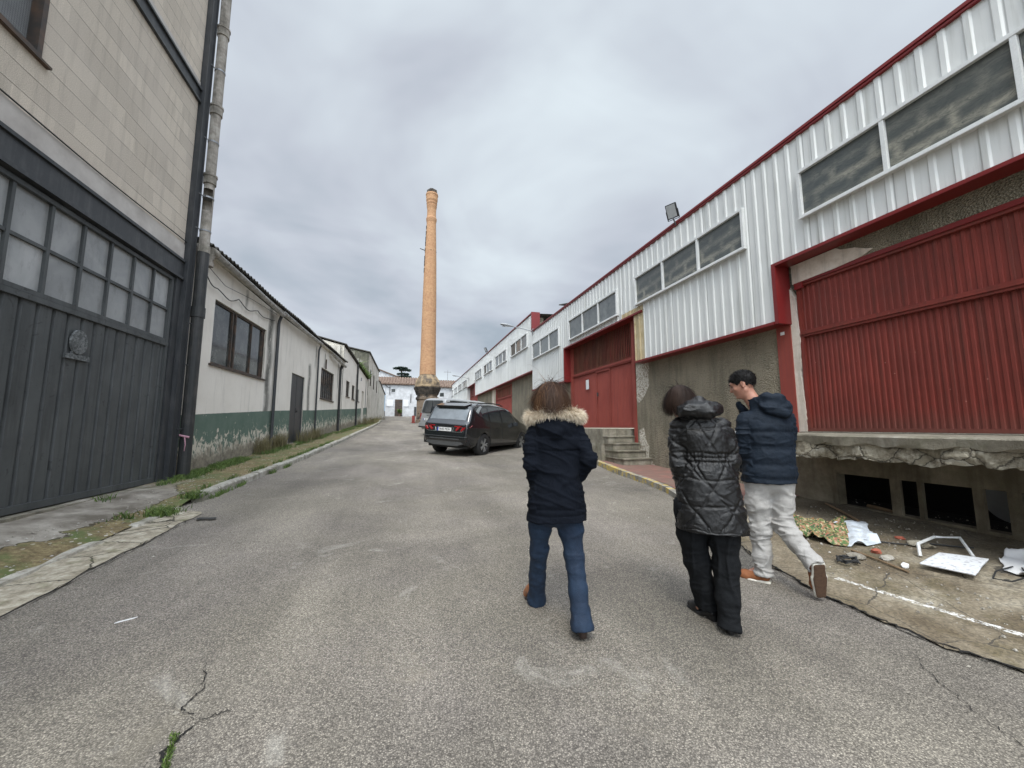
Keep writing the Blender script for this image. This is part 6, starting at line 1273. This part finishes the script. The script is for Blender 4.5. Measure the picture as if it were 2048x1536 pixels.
f.ell((-.015, -.085, 1.30), (.125, .062, .085), .02); f.chain([(-.12, -.07, 1.34), (-.02, -.125, 1.27), (.10, -.07, 1.34)], [.03, .04, .03], .02)
f.loft([(.62, 0, 0, .19, .14), (.73, 0, 0, .188, .14)], .005, 2.2, 'cut')
def dp1(V, N_):
    d = folds(V, .0045, (5, 5, 9), 3) + .004 * ridge(V * np.array([3, 3, 14]) + np.array([0, 0, 1]) * V[:, :1] * 6, 1, 9); back = (V[:, 1] < .02) & (np.abs(V[:, 0]) < .15)
    seam = np.exp(-((V[:, 2] - 1.155 + .02 * V[:, 0]) / .006) ** 2) * back; flap = np.where(back & (V[:, 2] > 1.155) & (V[:, 2] < 1.24), .006, 0); hem = -.004 * np.exp(-((V[:, 2] - .735) / .006) ** 2)
    arm = (np.abs(V[:, 0]) > .15); d = d + np.where(arm, .005 * ridge(V * np.array([4, 4, 22]), 1, 5), 0); pk = -.005 * np.exp(-((V[:, 2] - .775 + .1 * V[:, 0] ** 2) / .008) ** 2) * (np.abs(V[:, 0]) < .15)
    return d - .006 * seam + flap + hem + pk
finish(f, 'parka', 'navy_parka', w1, dp1)
def jeans(name, mat, parent, legs, pel, cutz, disp, hh=.0065, lo=(-.4, -.45, -.06), hi=(.45, .5, .95)):
    f = Field(lo, hi, hh)
    for pts, rs in legs: f.chain(pts, rs, .035)
    f.ell(*pel, .04)
    for (pts, rs), zc in zip(legs, cutz):
        a, b = Vector(pts[-2]), Vector(pts[-1]); d = (b - a).normalized(); sl, X, Y, Z = f.win(np.array(b) - .16, np.array(b) + .16, 0.0)
        D = (X - zc[0]) * d.x + (Y - zc[1]) * d.y + (Z - zc[2]) * d.z; near = (X - b.x) ** 2 + (Y - b.y) ** 2 < .16 ** 2; f.F[sl] = np.where(near, np.maximum(f.F[sl], D), f.F[sl])
        f.cone(b - d * .05, b + d * .05, rs[-1] * .82, rs[-1] * .85, 0, 'cut')
    return finish(f, name, mat, parent, disp)
jeans('jeans', 'denim', w1, [([(-.092, 0, .80), (-.105, .06, .62), (-.105, .12, .45), (-.105, .23, .24), (-.10, .325, .045), (-.10, .35, 0)], [.092, .072, .060, .057, .064, .067]), ([(.088, 0, .80), (.098, .01, .62), (.117, 0, .45), (.125, -.06, .25), (.132, -.125, .06), (.134, -.14, 0)], [.098, .080, .062, .059, .064, .067])], ((0, 0, .76), (.165, .115, .12)), [(-.10, .325, .035), (.132, -.125, .045)],
      lambda V, N_: .003 * ridge(V * np.array([6, 6, 7]), 1, 2) + .0025 * fbm(V, 30, 2, 3) + .0025 * np.exp(-((V[:, 2] - .50) / .12) ** 2) * ridge(V * np.array([4, 4, 26]), 1, 8))
for p, d_, z in (((-.125, .30, .0), (-.10, 1, -.02), 0), ((.132, -.16, .012), (.05, 1, -.12), 0)): shoe(w1, shoeM(p, d_, (0, .05, 1)), .25, ('tan_leather', 'dark_heel'), 'boot', 'boot')
# hair
def ellcol(c, r, M_=None):
    c = np.array(c); r = np.array(r)
    def fn(P_):
        q = (P_ - c) / r; l = np.linalg.norm(q, axis=1, keepdims=True); return np.where(l < 1, c + q / np.maximum(l, 1e-6) * r, P_)
    return fn
def bob(parent, c, fwd, n, L_, mat, w, rr, wav, mess, part=(.02, .03), stray=.12):
    c = np.array(c); F_ = np.array(frame(fwd)); a = nr.uniform(0, 2 * np.pi, n); e_ = np.arccos(1 - 1.15 * nr.uniform(0, 1, n) ** 1.3); dl = np.stack([np.sin(e_) * np.cos(a), np.sin(e_) * np.sin(a), np.cos(e_)], 1)
    keep = ~((dl[:, 1] > .45) & (dl[:, 2] < .62)); dl = dl[keep]; n = len(dl); r = np.array(rr); roots = c + (dl * r * .98) @ F_.T
    pt = np.array([part[0], part[1], 1.0]); pt /= np.linalg.norm(pt); tang = dl - pt; tang[:, 2] = tang[:, 2] * .7 - .12; tang += mess * nr.randn(n, 3); tang[:, 2] -= .2; tang -= dl * (tang * dl).sum(1, keepdims=True) * .95; dirs = tang @ F_.T
    clump = np.floor((np.arctan2(dl[:, 1], dl[:, 0]) + np.pi) * 4.6 + nr.rand(n) * 1.6).astype(int) % 60 + 0; dirs += (nr.randn(60, 3) * mess * .7)[clump] * np.array([1, 1, .3]); Ls = L_ * (.45 + .55 * (dl[:, 2] * .5 + .5)) * nr.uniform(.85, 1.12, n)
    sh = (nr.rand(60)[clump] ** 2 * .9 + nr.rand(n) * .3)[:, None] + np.linspace(-.05, .22, 9)[None]
    S_ = strands('', None, None, roots, dirs, Ls, w, 9, 2.2, wav, collide=ellcol(c, tuple(x * 1.03 for x in rr)), shade=sh); kk = nr.permutation(n)[:int(n * stray)]; out = [S_, strands('', None, None, roots[kk], dirs[kk] + nr.randn(len(kk), 3) * .35, Ls[kk] * nr.uniform(.8, 1.15, len(kk)), w * .8, 9, 1.9, .16, collide=ellcol(c, tuple(x * 1.03 for x in rr)), shade=sh[kk] + .1)]
    o = hairmesh('hair', parent, mat, out, lambda Ls_: (Ls_ - c))
    f = Field(tuple(c - .2), tuple(c + .2), .006); Fm = frame(fwd); f.ell(c, tuple(x * .985 for x in rr), 0, Fm); f.ell(Vector(c) + Fm @ Vector((0, .085, -.055)), (.09, .06, .085), .01, Fm, 'cut'); V, Q = f.mesh()
    V = V + normals(V, Q) * (.003 * fbm(V, 60, 2))[:, None]; me = npmesh('scalp_hair', V, Q, {'shade': np.full(len(V), .0)}); link('scalp_hair', me, mat, o, False, True); return o
bob(w1, (-.032, -.015, 1.525), (-.35, .9, 0), 5200, .205, 'hair_brown', .0045, (.093, .109, .093), .09, .26, (.03, -.01), .16)
# fur collar
n = 5200; t = nr.uniform(-.25, np.pi + .25, n) + np.pi; ph = nr.uniform(0, 2 * np.pi, n); cxr = np.stack([.168 * np.cos(t), .02 + .135 * np.sin(t), 1.412 - .035 * np.abs(np.cos(t)) ** 1.5 + 0 * t], 1)
out_ = np.stack([np.cos(t), np.sin(t), 0 * t], 1); off = out_ * np.cos(ph)[:, None] + np.array([0, 0, 1]) * np.sin(ph)[:, None]; roots = cxr + off * .016; dirs = off * .6 + out_ * .35 + np.array([0, 0, -.30]) + nr.randn(n, 3) * .28
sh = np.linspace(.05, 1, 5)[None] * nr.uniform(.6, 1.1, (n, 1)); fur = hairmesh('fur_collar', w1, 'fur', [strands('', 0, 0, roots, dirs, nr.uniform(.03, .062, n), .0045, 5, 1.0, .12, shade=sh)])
f = Field((-.24, -.2, 1.32), (.24, .12, 1.48), .006); ts = np.linspace(-.25, np.pi + .25, 16) + np.pi; pts = [(.168 * math.cos(a), .02 + .135 * math.sin(a), 1.412 - .035 * abs(math.cos(a)) ** 1.5) for a in ts]; f.chain(pts, [.02] * 16, .01); V, Q = f.mesh(); link('fur_base', npmesh('fur_base', V, Q, {'shade': np.full(len(V), .35)}), 'fur', fur, False, True)
MB().box(-.218, -.214, -.03, .0, 1.10, 1.14).build('sleeve_mark', 'lamp_grey', w1, world=False)
# ---------------------------------------------------------------- woman in black quilted coat
F2 = frame((-.55, .75, -.42))
def b2(f):
    head(f, (-.115, .05, 1.505), F2, .92); f.chain([(0, -.01, 1.34), (-.08, .03, 1.45)], [.055, .05]); f.loft([(.72, .02, 0, .13, .09), (.85, .03, 0, .14, .095), (1.05, .03, 0, .11, .08), (1.2, .02, 0, .13, .085), (1.34, 0, 0, .12, .07), (1.38, 0, 0, .06, .05)])
    for s_, el, wr in ((-1, (-.15, -.02, 1.08), (-.12, .07, .90)), (1, (.19, 0, 1.09), (.17, .12, .93))):
        f.chain([(s_ * .135, 0, 1.31), el, wr], [.042, .034, .024]); hand(f, wr, (-s_ * .3, .6, -.7), (-s_ * .9, 0, .1), s_, .9)
    f.chain([(-.08, 0, .76), (-.055, .08, .40), (.02, .12, .12)], [.075, .048, .036], .03); f.chain([(.09, 0, .76), (.12, 0, .42), (.108, -.05, .12)], [.075, .048, .036], .03); f.chain([(.02, .12, .12), (-.05, .15, .05)], [.03, .028]); f.chain([(.108, -.05, .12), (.11, .05, .04)], [.03, .028])
w2_ = person('woman in a long black quilted coat and wide black trousers, looking down, beside the man', 2.0, 2.28, 35, b2, (-.35, -.25, 0), (.36, .45, 1.66))
f = Field((-.34, -.33, .55), (.38, .33, 1.60), .0065)
f.loft([(.615, .045, -.0, .228, .165), (.72, .04, 0, .222, .16), (.90, .03, 0, .205, .15), (1.03, .03, 0, .178, .135), (1.095, .03, 0, .158, .122), (1.16, .025, 0, .168, .13), (1.25, .01, 0, .178, .135), (1.33, .0, 0, .165, .115), (1.38, -.01, 0, .115, .095), (1.43, -.03, .01, .085, .08)], .03, 2.2)
f.chain([(-.135, 0, 1.315), (-.155, -.01, 1.2), (-.155, -.02, 1.07), (-.135, .03, .97), (-.115, .09, .90)], [.068, .060, .056, .054, .050], .022)
f.chain([(.140, 0, 1.315), (.175, 0, 1.2), (.185, 0, 1.09), (.185, .06, .99), (.165, .13, .93)], [.068, .060, .056, .054, .050], .022)
f.ell((-.015, -.065, 1.445), (.142, .10, .062), .02, frame((0, 1, .25))); f.chain([(-.13, -.0, 1.44), (-.07, -.12, 1.425), (.04, -.135, 1.42), (.12, -.03, 1.44)], [.035, .045, .045, .035], .03)
f.chain([(-.13, .05, 1.43), (-.10, -.02, 1.49), (0, -.06, 1.505), (.08, .0, 1.46)], [.028, .03, .03, .025], .02)
f.loft([(.55, .045, 0, .215, .152), (.66, .043, 0, .213, .152)], .005, 2.2, 'cut')
def dp2(V, N_):
    u = quiltlines(V, .03, 0); z = V[:, 2]; w_ = .012 * fbm(V, 9, 2, 4); ds = []
    for ang, p, o in ((50, .20, 0), (-50, .20, .03), (0, .17, .05), (38, .40, .07)):
        a = R(ang); q = (u * math.sin(a) + z * math.cos(a) + w_ + o) / p; ds.append(np.abs(q - np.round(q)) * p)
    d = np.minimum.reduce(ds); hood = (z > 1.385); d = np.where(hood, .03, d); puff = .0085 * (1 - np.exp(-(d / .009) ** 2)); wr = .0022 * ridge(V * np.array([9, 9, 16]), 1, 1) + .002 * fbm(V, 34, 2, 6)
    arm = (np.abs(V[:, 0] - .03) > .165) | ((V[:, 0] < -.10) & (z > .9)); wr = wr + np.where(arm, .004 * ridge(V * np.array([5, 5, 26]), 1, 12), 0) + np.where(hood, .006 * ridge(V * np.array([8, 8, 16]), 1, 21), 0)
    belt = np.exp(-((z - 1.095) / .012) ** 2); gat = .0028 * np.exp(-((z - 1.095) / .05) ** 2) * np.sin(u * 190 + 3 * fbm(V, 5, 1, 3)) * (1 - belt) * (V[:, 1] < .05); core = (np.abs(V[:, 0] - .03) < .165)
    return puff + wr - .012 + np.where(core, -.007 * np.exp(-(((z - 1.110)) / .005) ** 2) - .007 * np.exp(-(((z - 1.082)) / .005) ** 2) + .003 * belt * (1 + np.sin(u * 420) * .6) + gat, 0)
finish(f, 'quilted_coat', 'black_quilt', w2_, dp2)
jeans('trousers', 'black_trousers', w2_, [([(-.095, 0, .78), (-.085, .04, .58), (-.055, .08, .38), (-.01, .11, .20), (.02, .13, .06), (.025, .14, 0)], [.10, .092, .080, .076, .078, .08]), ([(.10, 0, .78), (.115, 0, .58), (.12, 0, .40), (.112, -.03, .2), (.107, -.055, .03), (.105, -.06, 0)], [.10, .090, .078, .070, .064, .064])], ((.005, 0, .75), (.17, .12, .12)), [(.02, .13, .075), (.107, -.055, .022)],
      lambda V, N_: .008 * ridge(V * np.array([9, 9, 1.8]), 1, 2) + .003 * fbm(V, 22, 2, 3) + .003 * ridge(V * np.array([5, 5, 16]), 1, 5))
shoe(w2_, shoeM((.045, .06, .0), (-.62, .75, .0), (0, 0, 1)), .25, ('black_boot', 'black_boot'), 'boot', 'boot'); shoe(w2_, shoeM((.11, -.09, .0), (.1, 1, 0), (0, 0, 1)), .25, ('black_boot', 'black_boot'), 'boot', 'boot')
bob(w2_, (-.115, .035, 1.53), (-.55, .8, -.25), 3800, .19, 'hair_dark', .0042, (.085, .103, .089), .05, .14, stray=.05)
MB().box(-.215, -.21, .0, .02, 1.40, 1.42).build('earring', 'chrome', w2_, world=False) if 0 else None
# ---------------------------------------------------------------- man in navy jacket
FM = frame((-.84, .42, -.36)); MC = (-.150, .045, 1.675)
def b3(f):
    head(f, MC, FM, 1.0); f.chain([(-.03, 0, 1.40), (-.115, .04, 1.60)], [.062, .056]); f.loft([(.80, 0, 0, .15, .10), (.95, 0, 0, .15, .10), (1.1, 0, 0, .14, .095), (1.3, 0, 0, .16, .10), (1.42, 0, 0, .14, .08), (1.46, -.02, 0, .07, .06)])
    for s_, el, wr in ((-1, (-.185, .02, 1.09), (-.13, .20, .92)), (1, (.19, .06, 1.10), (.11, .24, .97))):
        f.chain([(s_ * .155, 0, 1.38), el, wr], [.048, .04, .028]); hand(f, wr, (-s_ * .35, .75, -.5), (-s_ * .8, 0, -.3), s_, 1.0)
    f.chain([(-.095, 0, .84), (-.085, .05, .46), (-.083, .05, .10)], [.085, .055, .04], .03); f.chain([(.09, 0, .84), (.075, .0, .49), (.135, -.27, .27)], [.085, .055, .04], .03); f.chain([(-.083, .05, .10), (-.15, .1, .05)], [.035, .032]); f.chain([(.135, -.27, .27), (.17, -.27, .18)], [.035, .03])
man = person('man in a navy padded jacket, pale grey trousers and brown shoes, looking left', 3.02, 2.65, 25, b3, (-.38, -.42, 0), (.36, .45, 1.86))
f = Field((-.36, -.33, .76), (.36, .34, 1.70), .0065)
f.loft([(.832, -.01, 0, .200, .158), (.90, -.01, 0, .202, .158), (1.03, 0, 0, .196, .152), (1.15, 0, 0, .192, .148), (1.28, 0, 0, .195, .145), (1.38, 0, 0, .178, .12), (1.43, -.01, 0, .125, .10), (1.50, -.05, .02, .085, .085), (1.54, -.07, .03, .080, .08)], .03, 2.3)
f.chain([(-.160, 0, 1.36), (-.185, .0, 1.24), (-.185, .02, 1.08), (-.16, .11, .98), (-.13, .20, .92)], [.075, .068, .062, .056, .05], .022)
f.chain([(.155, 0, 1.36), (.170, .02, 1.24), (.165, .06, 1.10), (.15, .15, 1.02), (.11, .23, .97)], [.075, .066, .06, .055, .05], .022)
f.ell((.04, -.075, 1.475), (.128, .085, .062), .02, frame((0, 1, .3))); f.chain([(-.10, .0, 1.50), (-.02, -.08, 1.55), (.06, -.10, 1.53), (.13, -.05, 1.47)], [.028, .04, .045, .035], .03); f.chain([(-.03, -.12, 1.44), (.09, -.14, 1.41), (.14, -.08, 1.43)], [.03, .035, .03], .02)
f.chain([(-.17, .10, 1.50), (-.13, .12, 1.45)], [.03, .04], .02)
f.cone((-.09, .04, 1.48), (-.13, .06, 1.62), .062, .075, 0, 'cut')
f.loft([(.76, -.01, 0, .188, .146), (.86, -.01, 0, .188, .146)], .005, 2.2, 'cut')
def dp3(V, N_):
    z = V[:, 2] + .01 * fbm(V, 5, 2, 3); core = (np.abs(V[:, 0]) < .17) & (z < 1.43); se = np.full(len(V), 1.)
    z2 = z + .06 * V[:, 0] * np.sin(V[:, 0] * 9 + 1)
    for zz_ in (1.11, 1.125, .99, .875, 1.26): se = np.minimum(se, np.abs((z2 if zz_ > 1.2 else z) - zz_))
    puff = .009 * (1 - np.exp(-(se / .02) ** 2)); arm = ~core & (z < 1.42)
    return np.where(core, puff - .008, 0) + .0035 * ridge(V * np.array([7, 7, 12]), 1, 4) + .0025 * fbm(V, 26, 2, 6) + np.where(arm, .006 * ridge(V * np.array([5, 5, 18]), 1, 9), 0) + np.where(z > 1.43, .005 * ridge(V * np.array([7, 7, 12]), 1, 31), 0)
finish(f, 'padded_jacket', 'navy_jacket', man, dp3)
jeans('trousers', 'grey_chinos', man, [([(-.10, 0, .86), (-.10, .03, .64), (-.085, .055, .42), (-.085, .05, .20), (-.083, .05, .05), (-.083, .05, 0)], [.104, .088, .074, .068, .066, .066]), ([(.085, 0, .86), (.08, 0, .66), (.072, .0, .49), (.10, -.13, .38), (.138, -.275, .265), (.145, -.31, .24)], [.10, .084, .070, .064, .060, .058])], ((0, 0, .84), (.170, .12, .12)), [(-.083, .05, .055), (.145, -.30, .245)],
      lambda V, N_: .006 * ridge(V * np.array([7, 7, 7]), 1, 2) + .003 * fbm(V, 24, 2, 3) + .009 * np.exp(-((V[:, 2] - .45) / .15) ** 2) * ridge(V * np.array([5, 5, 20]), 1, 5) + .010 * np.exp(-((V[:, 2] - .12) / .08) ** 2) * ridge(V * np.array([4, 4, 28]), 1, 15))
shoe(man, shoeM((-.045, .025, -.01), (-.86, .50, 0), (0, 0, 1)), .29, ('brown_suede', 'white_sole', 'brown_sole'))
s2 = shoe(man, shoeM((.150, -.325, .275), (.10, .22, -.95), (-.05, .96, .25)), .285, ('brown_suede', 'white_sole', 'brown_sole'))
# short hair: cap + fine strands
f = Field((-.30, -.12, 1.55), (.02, .20, 1.84), .0045); TM = lambda p: Vector(MC) + FM @ Vector(p)
f.ell(TM((0, -.014, .036)), (.083, .106, .092), 0, FM); f.ell(TM((0, .10, -.02)), (.10, .075, .078), .01, FM, 'cut'); f.ell(TM((0, .02, -.07)), (.10, .06, .06), .015, FM, 'cut'); f.ell(TM((0, -.04, -.13)), (.12, .12, .085), .01, FM, 'cut')
V, Q = f.mesh(); V = smoothv(V, Q, 1); N_ = normals(V, Q); V = V + N_ * (.003 * fbm(V, 70, 2))[:, None]; hr = link('hair', npmesh('hair', V, Q, {'shade': np.full(len(V), .2)}), 'hair_black', man, False, True)
ii = nr.randint(0, len(V), 2600); tg_ = N_[ii] * .5 + np.array(FM @ Vector((0, .5, .1)))[None] * .9 * (V[ii, 2] > 1.70)[:, None] + np.array([0, 0, -.5]) * (V[ii, 2] <= 1.70)[:, None]
hairmesh('short_strands', hr, 'hair_black', [strands('', 0, 0, V[ii] - N_[ii] * .002, tg_, nr.uniform(.010, .024, len(ii)), .003, 4, .2, .1)])
for x in (-1, 1):   # eyebrows and eyes
    b_ = MB().tube([TM((x * .014, .098, .030)), TM((x * .030, .096, .036)), TM((x * .048, .083, .031))], [.004, .005, .003], 6); b_.build('eyebrow', 'hair_black', man, world=False)
    b_ = MB().tube([TM((x * .020, .084, .010)), TM((x * .031, .0865, .009)), TM((x * .042, .082, .008))], [.003, .004, .003], 6); b_.build('eye', 'eye', man, world=False)
text('ooo', .02, 'paper', man, Matrix.Translation((-.262, .0, 1.235)) @ Matrix.Rotation(R(-90), 4, 'Z') @ REAR) if 0 else MB().box(-.258, -.253, -.02, .02, 1.258, 1.264).box(-.262, -.255, -.02, .02, 1.245, 1.252).build('sleeve_mark', 'paper', man, world=False)
print('objects', len(bpy.data.objects))
